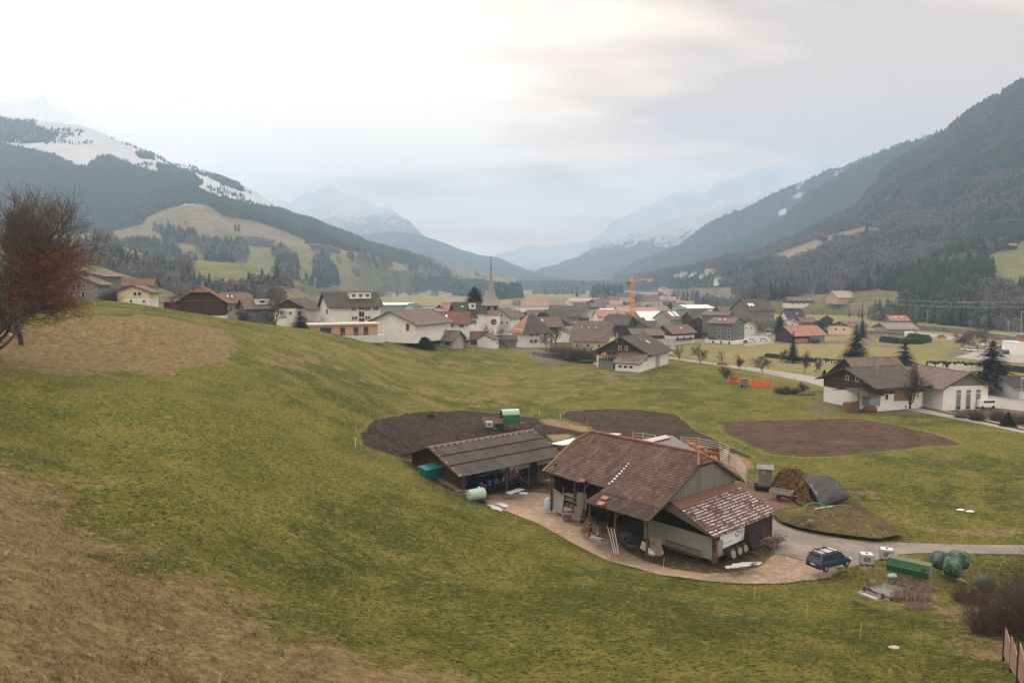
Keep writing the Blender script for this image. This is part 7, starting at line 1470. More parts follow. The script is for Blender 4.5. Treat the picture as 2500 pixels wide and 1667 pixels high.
def car(name, label, loc, rz, paint, L=4.3, Wd=1.75, Ht=1.5, suv=False, group=None, detail=True):
 """car facing +x"""
 e = empty(name, loc, rz, label, 'car', group); w = Wd / 2; m = MB(); gh = 0.34 if suv else 0.24; bl = 0.98 if suv else 0.88
 def sec(x, z0, z1, ww, tw): return [(x, -ww, z0), (x, -ww * 1.0, (z0 + z1) / 2), (x, -tw, z1), (x, tw, z1), (x, ww, (z0 + z1) / 2), (x, ww, z0)]
 a = -L / 2; f = L / 2
 loft(m, [sec(a, gh + 0.16, bl - 0.12, w * 0.86, w * 0.80), sec(a + 0.08, gh + 0.02, bl, w * 0.96, w * 0.90), sec(a + 0.7, gh, bl + 0.02, w, w * 0.93), sec(0.0, gh, bl - 0.01, w, w * 0.94), sec(f - 1.15, gh, bl - 0.03, w, w * 0.92), sec(f - 0.35, gh, bl - 0.13, w * 0.97, w * 0.84), sec(f - 0.05, gh + 0.06, bl - 0.30, w * 0.86, w * 0.74), sec(f, gh + 0.14, bl - 0.42, w * 0.80, w * 0.70)])
 m.build('body', paint, e, bevel=0.03 if detail else 0)
 rf_ = Ht; m = MB(); tb = a + (0.25 if suv else 0.45)
 def cab(x, zt, tw, zb=None, bw_=None): return [(x, -(bw_ or w * 0.90), zb or bl - 0.04), (x, -tw, zt), (x, tw, zt), (x, (bw_ or w * 0.90), zb or bl - 0.04)]
 loft(m, [cab(tb - 0.18, bl + 0.02, w * 0.86), cab(tb + (0.15 if suv else 0.4), rf_ - 0.08, w * 0.74), cab(tb + 0.9, rf_, w * 0.74), cab(0.45, rf_ - 0.01, w * 0.74), cab(0.75, rf_ - 0.10, w * 0.74), cab(1.35, bl + 0.02, w * 0.84)])
 m.build('glasshouse', M_glass, e)
 m = MB(); loft(m, [[(x, -w * tw_, z - 0.02), (x, -w * tw_ * 0.9, z + 0.035), (x, w * tw_ * 0.9, z + 0.035), (x, w * tw_, z - 0.02)] for x, z, tw_ in ((tb + (0.12 if suv else 0.42), rf_ - 0.09, 0.74), (tb + 0.9, rf_ + 0.005, 0.77), (0.45, rf_ - 0.005, 0.77), (0.78, rf_ - 0.10, 0.75))]); m.build('roof', paint, e)
 if detail:
  m = MB()
  for sg in (-1, 1):
   m.bar((tb - 0.14, sg * w * 0.88, bl), (tb + 0.2, sg * w * 0.76, rf_ - 0.07), 0.12, 0.06); m.bar((1.32, sg * w * 0.86, bl), (0.72, sg * w * 0.76, rf_ - 0.08), 0.07); m.bar((-0.35, sg * w * 0.90, bl), (-0.3, sg * w * 0.76, rf_ - 0.02), 0.09, 0.05)
  m.build('pillar_frame', paint, e)
 for sx in (a + 0.82, f - 0.85):
  for sg in (-1, 1):
   rw = 0.36 if suv else 0.31; o = MB().lathe([(rw * 0.6, -0.115), (rw, -0.10), (rw, 0.10), (rw * 0.6, 0.115)], (sx, sg * (w - 0.10), rw), 18, 'Y').build('wheel', M_black, e)
   if detail:
    h = MB(); h.lathe([(rw * 0.55, -0.01), (rw * 0.5, 0.02)], (sx, sg * (w + 0.015), rw), 12, 'Y'); h.build('rim', M_steel, o)
 if detail:
  for sg in (-1, 1):
   MB().box((a + 0.10, sg * w * 0.80, bl - 0.14), (0.16, 0.28, 0.26)).build('tail_light', mat_plain('red_lamp', (0.35, 0.03, 0.02), 0.3), e); MB().box((f - 0.20, sg * w * 0.70, bl - 0.30), (0.3, 0.36, 0.14)).build('headlight', M_frame, e)
   MB().box((0.95, sg * (w + 0.08), bl + 0.08), (0.14, 0.2, 0.14)).build('mirror', paint, e)
  MB().box((a - 0.01, 0, bl - 0.32), (0.04, 0.5, 0.12)).build('number_plate', M_frame, e)
  MB().box((a + 0.02, 0, gh + 0.12), (0.14, Wd * 0.9, 0.2)).build('bumper', M_black, e)
  m = MB(); m.lathe([(0.01, -0.01), (0.01, 0.5)], (0, 0, 0), 4);
 return e
p = pz(2012, 1397, 0.0); sv = car('suv', 'dark blue car with silver roof and roof bars parked on the gravel track', pz(2024, 1382, 0.06), math.radians(27), car_paint('blue_paint', (0.012, 0.035, 0.085)), L=4.6, Wd=1.8, Ht=1.66, suv=True)
for sg in (-1, 1): MB().bar((-1.75, sg * 0.62, 1.74), (0.45, sg * 0.62, 1.72), 0.05, 0.08).build('roof_rail', M_black, sv)
for x in (-1.2, -0.1): MB().bar((x, -0.72, 1.80), (x, 0.72, 1.80), 0.08, 0.05).build('roof_bar', M_black, sv)
MB().box((-0.6, 0, 1.715), (2.1, 1.05, 0.03)).build('silver_panel', mat_plain('silver_paint', (0.50, 0.52, 0.55), 0.3, 0.05, metal=0.3), sv)
for x in (-1.3, -0.55): MB().box((x, 0.3, 1.84), (0.5, 0.12, 0.05)).build('ski_clamp', M_black, sv)
MB().box((-2.12, 0, 1.66), (0.3, 1.15, 0.05)).build('rear_spoiler', M_black, sv)
pr_, pw_, pg_, pdk = car_paint('red_paint', (0.42, 0.03, 0.03)), car_paint('white_paint', (0.72, 0.73, 0.74)), car_paint('grey_paint', (0.12, 0.13, 0.14)), car_paint('dark_paint', (0.02, 0.025, 0.03))
CARS = [('red hatchback driving along the country road', 1765, 894.5, math.radians(-12), pr_, {}), ('white hatchback half hidden at the corner of the timber farmhouse', 2192, 993, math.radians(-20), pw_, {}),
 ('white car parked beside the grey flats on the meadow side', 1864, 833, math.radians(-5), pw_, {}), ('white car nearest the white base of the grey flats', 1835, 834, math.radians(-10), pw_, {}), ('white car parked behind the orange roofed barn', 1848, 806, math.radians(5), pw_, {}), ('dark blue car between the flats and the orange roofed barn', 1878, 812, math.radians(0), pdk, {}), ('white car parked beside the cream house', 2044, 815, math.radians(0), pw_, {}),
 ('red van driving on the road beside the railway', 2299, 825, math.radians(-8), pr_, {}), ('left one of the two white cars under the bare avenue trees', 2361, 855, math.radians(-12), pw_, {}), ('right one of the two white cars under the bare avenue trees', 2377, 857, math.radians(-12), pw_, {}),
 ('white parked car farthest left in the office car park', 2414, 859, math.radians(-10), pw_, {}), ('white parked car second from the left in the office car park', 2431, 857, math.radians(-10), pw_, {}), ('white parked car in the front row before the office', 2446, 862, math.radians(-10), pw_, {}), ('dark parked car in the front row before the office', 2462, 864, math.radians(-10), pdk, {}), ('dark grey car in the rear row of the office car park', 2450, 852, math.radians(-10), pg_, {}), ('dark car on the road beyond the avenue trees', 2345, 836, math.radians(-8), pdk, {}),
 ('small dark car tucked before the light grey garage', 1572, 838, math.radians(10), pg_, {}), ('white car behind the dark timber chalet roof', 1566, 833, math.radians(20), pw_, {})]
for lb, u, v, rz, pn, kw in CARS: car('parked_car' if 'driving' not in lb else 'car', lb, pz(u, v, 0.05), rz, pn, detail=v > 880, **kw)
e = empty('truck', pz(2224, 824, 0.05), math.radians(-10), 'small white box truck beside the orange topped house', 'truck'); MB().box((-0.8, 0, 1.9), (4.2, 2.1, 2.4)).build('box_body', WL['white'], e); MB().box((2.0, 0, 1.3), (1.5, 1.9, 1.6)).build('cab', pw_, e); MB().box((2.72, 0, 1.7), (0.1, 1.6, 0.7)).build('windscreen', M_glass, e)
for x in (-2, 1.9):
 for y in (-0.95, 0.95): MB().lathe([(0.42, -0.14), (0.42, 0.14)], (x, y, 0.42), 12, 'Y').build('wheel', M_black, e)
e = empty('van', pz(2404, 996, 0.05), math.radians(10), 'white van parked behind the roadside shrubs right of the white hall', 'van'); MB().box((0, 0, 1.15), (4.4, 1.8, 1.7)).build('body', pw_, e, bevel=0.15); MB().box((0.3, -0.91, 1.55), (2.8, 0.04, 0.5)).build('side_window', M_glass, e)
for x in (-1.4, 1.4):
 for y in (-0.8, 0.8): MB().lathe([(0.34, -0.12), (0.34, 0.12)], (x, y, 0.34), 12, 'Y').build('wheel', M_black, e)
# things in and around the farmyard
M_tire = mat_plain('worn_tyre', (0.022, 0.023, 0.024), 0.85, 0.3, 5, bump=0.3); M_rust = mat_plain('rusty_iron', (0.10, 0.055, 0.038), 0.85, 0.35, 5); M_pal = mat_boards('pallet_wood', (0.20, 0.15, 0.11), (0.30, 0.235, 0.18), 0.15)
M_tblue = car_paint('tractor_blue', (0.010, 0.055, 0.20)); M_snow = mat_plain('old_snow', (0.8, 0.8, 0.84)); M_rimw = mat_plain('cream_rim', (0.42, 0.42, 0.36), 0.6)
def tread_wheel(m_parent, c, r, wd, rim, name='wheel', n=22):
 m = MB(); m.lathe([(r * 0.55, -wd / 2), (r * 0.93, -wd / 2), (r * 0.97, -wd * 0.3), (r * 0.97, wd * 0.3), (r * 0.93, wd / 2), (r * 0.55, wd / 2)], c, 24, 'Y')
 for i in range(n):
  a = 2 * math.pi * i / n
  for sg in (-1, 1):
   p0 = Vector(c) + Vector((math.cos(a) * r * 0.98, sg * wd * 0.02, math.sin(a) * r * 0.98)); p1 = Vector(c) + Vector((math.cos(a + 0.13) * r * 0.97, sg * wd * 0.5, math.sin(a + 0.13) * r * 0.97)); m.bar(p0, p1, 0.07, 0.07)
 o = m.build(name, M_tire, m_parent); h = MB(); h.lathe([(r * 0.5, -wd * 0.42), (r * 0.56, -wd * 0.30), (r * 0.56, wd * 0.30), (r * 0.5, wd * 0.42)], c, 18, 'Y'); h.lathe([(r * 0.18, -wd * 0.5), (r * 0.18, wd * 0.5)], c, 10, 'Y'); h.build('rim', rim, o); return o
def tractor(label, loc, rz, cab=True):
 e = empty('tractor', loc, rz, label, 'tractor')
 m = MB(); m.box((1.1, 0, 1.15), (2.2, 0.72, 0.75)); m.box((0.2, 0, 0.95), (2.2, 0.55, 0.5)); m.box((-0.9, 0, 0.9), (0.9, 0.9, 0.6)); m.build('body', M_rust, e, bevel=0.05)
 for sg in (-1, 1):
  m = MB(); secs = []
  for i in range(7):
   a = math.radians(10 + i * 27); secs.append([(-0.7 + math.cos(a) * 0.92, sg * 0.55, 0.8 + math.sin(a) * 0.92), (-0.7 + math.cos(a) * 0.92, sg * 1.02, 0.8 + math.sin(a) * 0.90), (-0.7 + math.cos(a) * 0.84, sg * 1.02, 0.8 + math.sin(a) * 0.82), (-0.7 + math.cos(a) * 0.84, sg * 0.55, 0.8 + math.sin(a) * 0.84)])
  loft(m, secs); m.build('fender', M_tblue, e)
  tread_wheel(e, (-0.7, sg * 0.82, 0.8), 0.8, 0.42, M_rimw); tread_wheel(e, (1.75, sg * 0.72, 0.5), 0.5, 0.3, M_rimw)
 m = MB(); m.box((-0.55, 0, 1.45), (0.5, 0.5, 0.14)); m.box((-0.78, 0, 1.72), (0.12, 0.5, 0.5)); m.build('seat', M_black, e)
 m = MB(); m.bar((0.1, 0, 1.3), (-0.12, 0, 1.8), 0.05); m.tube([(-0.12 + 0.18 * math.cos(t) * 0.5, 0.2 * math.sin(t), 1.82 + 0.1 * math.cos(t)) for t in [k * 0.785 for k in range(8)]], 0.02, 5, closed=True); m.build('steering_wheel', M_black, e)
 m = MB(); m.bar((-1.15, -0.6, 1.2), (-1.15, -0.6, 2.4), 0.06); m.bar((-1.15, 0.6, 1.2), (-1.15, 0.6, 2.4), 0.06); m.bar((-1.15, -0.6, 2.4), (-1.15, 0.6, 2.4), 0.06); m.build('roll_bar', M_black, e)
 if cab: MB().box((-0.5, 0, 2.45), (1.7, 1.5, 0.12)).build('cab_roof', mat_plain('teal_canopy', (0.05, 0.22, 0.22), 0.6), e)
 m = MB(); m.tube([(0.7, 0.25, 1.5), (0.7, 0.25, 2.3)], 0.05, 6); m.build('exhaust', M_black, e)
 for sg in (-1, 1): MB().box((-1.62, sg * 0.8, 1.55), (0.05, 0.14, 0.12)).build('lamp', M_frame, e)
 return e
tractor('blue tractor parked backwards in the middle of the machine shed', shed_w(-4.3, -4.3, 0.05), an1 + math.radians(95))
tractor('blue tractor with teal canopy parked at the right end of the tractor row', shed_w(-1.7, -3.9, 0.05), an1 + math.radians(102), True)
tractor('dark shaded tractor parked deepest at the left end of the shed', shed_w(-6.6, -2.4, 0.05), an1 + math.radians(88))
# hay tedder: red frame with curved tines
e = empty('hay_tedder', shed_w(1.6, -4.6, 0.05), an1, 'folded red hay tedder with curved tines in the open shed', 'farm machine'); m = MB(); rg = random.Random(4)
for i in range(5): m.bar((rg.uniform(-1, 1), rg.uniform(-.5, .5), 0.5), (rg.uniform(-1.2, 1.2), rg.uniform(-.5, .5), 2.5), 0.09)
m.build('frame', mat_plain('faded_red', (0.24, 0.05, 0.06), 0.6), e); m = MB()
for i in range(26):
 a = rg.uniform(0, 6.28); c = Vector((rg.choice((-0.9, 0.2, 1.1)), rg.uniform(-.4, .2), rg.choice((1.0, 1.9)))); d = Vector((math.cos(a), 0, math.sin(a))); m.tube([c, c + d * 0.5, c + d * 0.8 + Vector((0, -0.15, -0.1))], 0.022, 4)
m.build('tines', M_steel, e)
for x in (-0.7, 0.9): tread_wheel(e, (x, -0.2, 0.35), 0.35, 0.2, M_rust, n=8)
# pale green tank trailer
tp = pz(1163, 1232, 0.0); e = empty('tank_trailer', tp, an1 - 0.15, 'pale green cylindrical water tank on a two wheeled trailer', 'tank trailer')
m = MB(); m.lathe([(0.3, -1.2), (0.68, -1.1), (0.75, -0.9), (0.75, 0.9), (0.68, 1.1), (0.3, 1.2)], (0, 0, 1.35), 20, 'X'); m.build('tank', mat_plain('mint_tank', (0.33, 0.46, 0.38), 0.45, 0.12, 2, dirt=0.3), e, smooth=False)
m = MB(); m.lathe([(0.14, 0), (0.14, 0.16)], (0.4, 0, 2.08), 10); m.build('filler_cap', M_frame, e); m = MB(); m.bar((-1.2, -0.5, 0.55), (1.3, -0.5, 0.55), 0.1); m.bar((-1.2, 0.5, 0.55), (1.3, 0.5, 0.55), 0.1); m.bar((1.3, -0.5, 0.55), (2.4, 0, 0.5), 0.1); m.bar((1.3, 0.5, 0.55), (2.4, 0, 0.5), 0.1); m.bar((0, -0.8, 0.42), (0, 0.8, 0.42), 0.1); m.build('chassis', M_rust, e)
for y in (-0.85, 0.85): tread_wheel(e, (0.35, y, 0.42), 0.42, 0.22, M_rust, n=12)
# blue dumpster
e = empty('waste_bin', gp(1028, 1172), an1 + 0.05, 'teal blue waste container with sloping lid at the corner of the machine shed', 'waste container')
e.location = shed_w(-l - 0.1, -0.9, h1(*shed_w(-l - 0.1, -0.9)[:2])); mt_ = mat_plain('teal_paint', (0.015, 0.12, 0.16), 0.55, 0.12, 1)
m = MB(); m.poly([(-1.25, -0.7, 0.1), (1.25, -0.7, 0.1), (1.25, 0.7, 0.1), (-1.25, 0.7, 0.1), (-1.4, -0.9, 1.5), (1.4, -0.9, 1.5), (1.4, 0.9, 1.7), (-1.4, 0.9, 1.7)], [(0, 3, 2, 1), (4, 5, 6, 7), (0, 1, 5, 4), (1, 2, 6, 5), (2, 3, 7, 6), (3, 0, 4, 7)])
for x in (-0.9, 0, 0.9): m.bar((x, -0.85, 0.2), (x, -0.98, 1.4), 0.1)
m.build('body', mt_, e, bevel=0.03); m = MB(); m.slab([(-1.45, -0.98, 1.54), (-0.02, -0.98, 1.54), (-0.02, 0.95, 1.78), (-1.45, 0.95, 1.78)], 0.07); m.slab([(0.02, -0.98, 1.54), (1.45, -0.98, 1.54), (1.45, 0.95, 1.78), (0.02, 0.95, 1.78)], 0.07); m.build('lid', mat_plain('teal_lid', (0.02, 0.16, 0.20), 0.5, 0.1), e)
# beams, planks along the shed wall
rg = random.Random(12)
M_log = mat_plain('grey_timber', (0.17, 0.145, 0.12), 0.95, 0.25, 3)
for i, lb in enumerate(('long grey timber lying nearest the wall of the machine shed', 'long grey timber lying at the grass edge below the machine shed', 'split timber piled lowest beside the green tank trailer', 'pale squared beam leaning along the shed end wall')):
 a = shed_w(-l + 0.2 + i * 0.25, 2.6 - i * 0.6); b = shed_w(-l + 0.9 + i * 0.5, -8.0 - i * 0.7); a.z = h1(a.x, a.y) + 0.25; b.z = h1(b.x, b.y) + 0.22 + 0.1 * (i % 2); q = a.lerp(b, 0.5); tag(MB().bar(a - q, b - q, 0.22 if i != 2 else 0.3).build('timber', M_log, loc=q), lb, 'timber')
for i, (u, v, lb) in enumerate(((1110, 1185, 'heap of split logs at the corner post of the machine shed'),)):
 p = shed_w(-l + 1.2, -7.2); p.z = max(0, h1(p.x, p.y)); m = MB()
 for k in range(26): q = Vector((rg.uniform(-1.2, 1.2), rg.uniform(-.5, .5), rg.uniform(0.1, 0.8))); d = Vector((rg.uniform(-1, 1), rg.uniform(-.3, .3), rg.uniform(-.1, .1))).normalized() * 0.6; m.bar(q - d, q + d, 0.16)
 tag(m.build('log_heap', M_log, loc=p), lb, 'log pile')
# snow patches and melt puddles
def patch(label, pts, mat, lift=0.10, name='snow_patch', seed=0, kind=None, holes=0.35):
 P = [pz(u, v, 0) for u, v in pts]; c = sum(P, Vector()) / len(P); poly = [(p.x, p.y) for p in P]; lo = np.array(poly).min(0); hi = np.array(poly).max(0); st = 0.09
 gx, gy = np.meshgrid(np.arange(lo[0], hi[0], st), np.arange(lo[1], hi[1], st), indexing='ij'); s_ = sdist(gx, gy, poly) + fbm(gx, gy, 0.9, 4, seed) * 0.5 - holes * 0.2 - np.clip(fbm(gx + 40, gy * 2.2, 1.1, 3, seed + 4), 0, 1) * holes * 1.8
 V = np.stack([gx, gy, np.maximum(H(gx, gy), 0) + lift], -1).reshape(-1, 3); a, b = gx.shape; idx = np.arange(a * b).reshape(a, b); Q_ = np.stack([idx[:-1, :-1], idx[1:, :-1], idx[1:, 1:], idx[:-1, 1:]], -1).reshape(-1, 4); keep = (s_[:-1, :-1] > 0).ravel(); Q_ = Q_[keep]
 if len(Q_) == 0: return
 u_, inv = np.unique(Q_, return_inverse=True); V[:, 2] += 0; o = npmesh(name, V[u_], inv.reshape(-1, 4), [mat]); return tag(o, label, 'snow', kind=kind or 'structure')
M_wet = mat_plain('wet_snow', (0.44, 0.45, 0.48), 0.5, 0.45, 3)
patch('melting snow streak beside the wheel of the tank trailer', [(1185,1236),(1205,1232),(1228,1246),(1225,1254),(1200,1250)], M_wet, 0.09, seed=1, holes=0.15); patch('thin snow streaks across the muddy yard', [(1205,1229),(1225,1226),(1245,1240),(1240,1246)], M_wet, 0.09, seed=2, holes=0.5)
patch('ragged snow strip on the grass before the tyres', [(1768,1384),(1800,1374),(1865,1372),(1868,1378),(1820,1388),(1775,1392)], M_wet, 0.11, seed=4, holes=0.75)
for (u, v, rz, lb) in ((1257, 1199, 0.2, 'white plastic sheet lying on the yard before the machine shed'), (1277, 1204, 0.7, 'small white board lying right of the white plastic sheet'), ):
 p = pz(u, v, 0.08); w_ = 1.5 if u == 1257 else 0.45; m = MB(); n = 6
 for i in range(n): m.slab([(-w_ + i * 2 * w_ / n, -0.55 + rg.uniform(-.1, .1), 0.05), (-w_ + (i + 0.85) * 2 * w_ / n, -0.55, 0.07), (-w_ + (i + 0.85) * 2 * w_ / n, 0.5 + rg.uniform(-.1, .1), 0.05), (-w_ + i * 2 * w_ / n, 0.5, 0.08)], 0.03)
 o = m.build('plastic_sheet', mat_plain('white_plastic', (0.48, 0.50, 0.54), 0.5, 0.15, 3), loc=p); o.rotation_euler = (0, 0, an1 + rz); tag(o, lb, 'plastic sheet')
# --- under the left eave of the tiled barn: cladding, crates, pallets
def cage_tote(label, loc, rz, s_=1.0, dirty=0.0, name='water_tote'):
 e = empty(name, loc, rz, label, 'water container'); m = MB(); m.box((0, 0, 0.68), (1.16, 0.96, 0.98)); m.build('tank', mat_plain('milky_plastic' if not dirty else 'dirty_plastic', (0.60, 0.59, 0.56) if not dirty else (0.50, 0.50, 0.48), 0.45, 0.08, 2, dirt=0.2), e, bevel=0.07)
 m = MB()
 for z in (0.25, 0.5, 0.75, 1.0, 1.18):
  for a, b in (((-0.61, -0.51, z), (0.61, -0.51, z)), ((-0.61, 0.51, z), (0.61, 0.51, z)), ((-0.61, -0.51, z), (-0.61, 0.51, z)), ((0.61, -0.51, z), (0.61, 0.51, z))): m.bar(a, b, 0.028)
 for i in range(7):
  x = -0.61 + i * 1.22 / 6; m.bar((x, -0.51, 0.15), (x, -0.51, 1.18), 0.022); m.bar((x, 0.51, 0.15), (x, 0.51, 1.18), 0.022)
 for i in range(6):
  y = -0.51 + i * 1.02 / 5; m.bar((-0.61, y, 0.15), (-0.61, y, 1.18), 0.022); m.bar((0.61, y, 0.15), (0.61, y, 1.18), 0.022)
 m.build('cage', M_steel, e); m = MB(); m.box((0, 0, 0.16), (1.2, 1.0, 0.05))
 for x in (-0.5, 0, 0.5): m.box((x, 0, 0.07), (0.14, 1.0, 0.13))
 m.build('pallet', M_black, e); m = MB(); m.lathe([(0.11, 0), (0.11, 0.07)], (0, 0, 1.17), 12); m.build('cap', M_black, e); m = MB(); m.box((-0.05, -0.53, 0.72), (0.6, 0.02, 0.42)); m.build('label_plate', mat_plain('grey_plate', (0.16, 0.17, 0.18), 0.6), e)
 return e
def pallet(m, c, rz=0.0, tilt=0.0, stack=1):
 R_ = Matrix.Rotation(rz, 3, 'Z') @ Matrix.Rotation(tilt, 3, 'X')
 for k in range(stack):
  o = Vector(c) + Vector((0, 0, 0.15 * k))
  for i in range(5): m.box(o + R_ @ Vector((0, -0.34 + i * 0.17 * 1.0, 0.13)), (1.2, 0.1, 0.02), rot=R_)
  for x in (-0.53, 0, 0.53): m.box(o + R_ @ Vector((x, 0, 0.06)), (0.12, 0.8, 0.1), rot=R_)
def at_b(x, y, z=0.0): p = bw(x, y); return Vector((p.x, p.y, z))
e = empty('cladding_panel', at_b(GX0 + 1.8, -6.2), an2, 'big grey sheet metal bin wall under the left eave of the tiled barn', 'panel'); m = MB(); m.slab([(-1.2, -0.4, 0.1), (0.9, -0.8, 0.1), (1.1, -0.7, 2.4), (-1.3, -0.2, 2.7)], 0.1); m.build('panel', mat_plain('dull_zinc', (0.28, 0.29, 0.30), 0.6, 0.15, 1.5, dirt=0.3), e)
MB().bar((-1.2, -0.4, 2.6), (1.1, -0.7, 2.4), 0.12).build('rail', M_pal, e)
e = empty('shelf_rack', at_b(GX0 + 4.2, -6.3), an2, 'grey shelf rack stuffed with planks beside the metal panel of the tiled barn', 'rack')
for z in (0.1, 0.95, 1.9, 2.5): MB().box((0, 0, z), (3.2, 0.9, 0.1)).build('shelf', WL['conc'], e)
for x in (-1.55, 0.2, 1.55): MB().bar((x, -0.4, 0), (x, -0.4, 3.4), 0.1).build('upright', M_pal, e)
for i in range(14): q = Vector((rg.uniform(-1.3, 1.3), rg.uniform(-.3, .1), rg.choice((0.3, 1.15, 1.3, 2.1)))); MB().box(q, (rg.uniform(.3, .8), 0.5, rg.uniform(.15, .4)), rz=rg.uniform(-.2, .2)).build('stored_board', mat_plain('old_boards', (0.13, 0.11, 0.09), 0.9, 0.3, 2), e)
MB().box((1.6, -0.55, 2.4), (1.5, 0.1, 1.9)).build('backboard', WL['gwood'], e)
m = MB(); pallet(m, (0, 0, 0), 0.1, 0, 4); tag(m.build('pallet_stack', M_pal, loc=at_b(GX0 + 4.0, -7.5)), 'low stack of flat wooden pallets before the shelf rack', 'pallets'); bpy.context.scene.objects[-1:]
o = MB(); pallet(o, (0, 0, 0.55), 0, math.radians(76)); pallet(o, (0.1, 0.25, 1.35), 0, math.radians(80)); o = o.build('leaning_pallet', M_pal, loc=at_b(GX0 + 5.7, -7.6)); o.rotation_euler = (0, 0, an2); tag(o, 'pair of pallets standing on edge at the end of the shelf rack', 'pallets')
def sack(name, label, loc, d, seed, mat, cat):
 bm = bmesh.new(); bmesh.ops.create_icosphere(bm, subdivisions=4, radius=0.5); rr_ = np.array([tuple(v.co) for v in bm.verts]); n = fbm(rr_[:, 0] + seed, rr_[:, 1] + rr_[:, 2] * 1.3, 0.45, 3, seed) * 0.16
 for v, k in zip(bm.verts, n): v.co *= (1 + k); v.co.x *= d[0]; v.co.y *= d[1]; v.co.z = max(v.co.z * d[2], -0.32 * d[2])
 me = bpy.data.meshes.new(name); bm.to_mesh(me); bm.free(); me.materials.append(mat); o = bpy.data.objects.new(name, me); COL.objects.link(o); o.location = Vector(loc) + Vector((0, 0, 0.3 * d[2])); me.polygons.foreach_set('use_smooth', np.ones(len(me.polygons), bool)); return tag(o, label, cat)
M_sack = mat_plain('white_sack_cloth', (0.48, 0.49, 0.51), 0.8, 0.2, 4); sack('big_bag', 'pale blue grey bulk bag at the left corner post of the tiled barn', at_b(GX0 + 0.1, -6.9), (0.9, 0.9, 2.0), 3, mat_plain('pale_blue_sack', (0.42, 0.50, 0.62), 0.8, 0.1), 'sack')
sack('big_bag', 'crumpled white plastic sack on the verge below the barn', pz(1597, 1352, 0.1), (1.9, 1.2, 0.9), 5, M_sack, 'sack'); sack('bucket_sack', 'small dented blue grey drum beside the white sack', pz(1606, 1341, 0.1), (0.8, 0.7, 0.8), 7, mat_plain('grey_drum', (0.20, 0.24, 0.27), 0.6, 0.1), 'drum')
o = MB().box((0, 0, 0), (0.75, 0.1, 0.95), rot=Matrix.Rotation(0.35, 3, 'Y')).build('white_board', M_sack, loc=pz(1573, 1333, 0.7)); o.rotation_euler = (0.25, 0, an2 + 0.2); tag(o, 'white board propped on the verge left of the white sack', 'board')
# clutter under the front canopy: told apart one by one
rg = random.Random(31)
def clutter(name, label, cat, loc, build, mat, rz=0.0):
 m = MB(); build(m); o = m.build(name, mat, loc=loc); o.rotation_euler = (0, 0, an2 + rz); return tag(o, label, cat)
clutter('firewood_bundle', 'bundle of reddish split laths leaning at the left end of the front canopy', 'firewood', at_b(XS - 0.9, -9.9), lambda m: [m.bar((rg.uniform(-.9, .9), rg.uniform(-.4, .4), 0.1), (rg.uniform(-.4, .9), rg.uniform(-.3, .3), rg.uniform(1.2, 1.9)), 0.12) for _ in range(22)], mat_plain('split_wood', (0.27, 0.14, 0.095), 0.9, 0.3, 3))
clutter('old_cart', 'tangled dark farm implement under the front canopy', 'farm machine', at_b(XS + 1.8, -9.8), lambda m: [m.bar((rg.uniform(-1.3, 1.3), rg.uniform(-.7, .7), rg.uniform(0.1, .5)), (rg.uniform(-1.3, 1.3), rg.uniform(-.7, .7), rg.uniform(.6, 2.0)), 0.08) for _ in range(24)], M_rust)
clutter('concrete_block', 'pale broken slab lying in front of the dark implement', 'slab', at_b(XS + 1.6, -11.3), lambda m: m.box((0, 0, 0.5), (1.4, 0.5, 0.3), rz=0.3), WL['conc'])
clutter('plank_pair', 'pair of long pale poles leaning outwards from the front canopy', 'poles', at_b(XS + 4.0, -11.2), lambda m: [m.bar((-1.3 + k * 0.45, 0.5, 2.0), (0.9 + k * 0.3, -1.0, 0.1), 0.07) for k in range(3)], mat_plain('pale_pole', (0.42, 0.38, 0.34), 0.8))
clutter('tool_crate', 'dark blue grey crate pile in the shade of the front canopy', 'crate', at_b(XS + 4.2, -9.3), lambda m: [m.box((rg.uniform(-.7, .7), rg.uniform(-.3, .3), 0.25 + 0.42 * (k // 2)), (0.8, 0.6, 0.38), rz=rg.uniform(-.2, .2)) for k in range(6)], mat_plain('dark_crate', (0.05, 0.06, 0.065), 0.8, 0.2))
clutter('spare_timber', 'crossed grey timbers left of the dark crate pile', 'timber', at_b(XS + 3.0, -10.4), lambda m: [m.bar((rg.uniform(-.6, .6), rg.uniform(-.5, .5), 0.05), (rg.uniform(-1, 1), rg.uniform(-.5, .5), rg.uniform(.8, 1.7)), 0.1) for _ in range(8)], M_log)
o = MB(); pallet(o, (0, 0, 0.6), 0, math.radians(82)); pallet(o, (0.15, -0.15, 0.62), 0, math.radians(78)); pallet(o, (0.2, -0.32, 0.64), 0, math.radians(75)); pallet(o, (0, 0, 1.42), 0, math.radians(82)); o = o.build('upright_pallets', M_pal, loc=at_b(hx + 0.2, -9.4)); o.rotation_euler = (0, 0, an2 + 0.35); tag(o, 'stack of pallets standing upright beside the concrete wall', 'pallets')
clutter('feed_rack', 'long dark slatted feed rack leaning on the concrete wall', 'feed rack', at_b(tx + 1.8, -6.8), lambda m: [m.bar((-2.2, 0, 0.1 + 0.75 * k), (2.2, 0, 0.1 + 0.75 * k), 0.09) for k in range(2)] + [m.bar((-2.2 + i * 0.24, 0, 0.1), (-2.2 + i * 0.24, 0.15, 0.85), 0.04) for i in range(19)], M_fascia)
for x, y in ((ex - 0.3, -6.5), ): clutter('barrel', 'rusty barrel at the corner post of the snowy lean-to', 'barrel', at_b(x, y), lambda m: m.lathe([(0.28, 0), (0.3, 0.3), (0.28, 0.85)], n=14), M_rust)
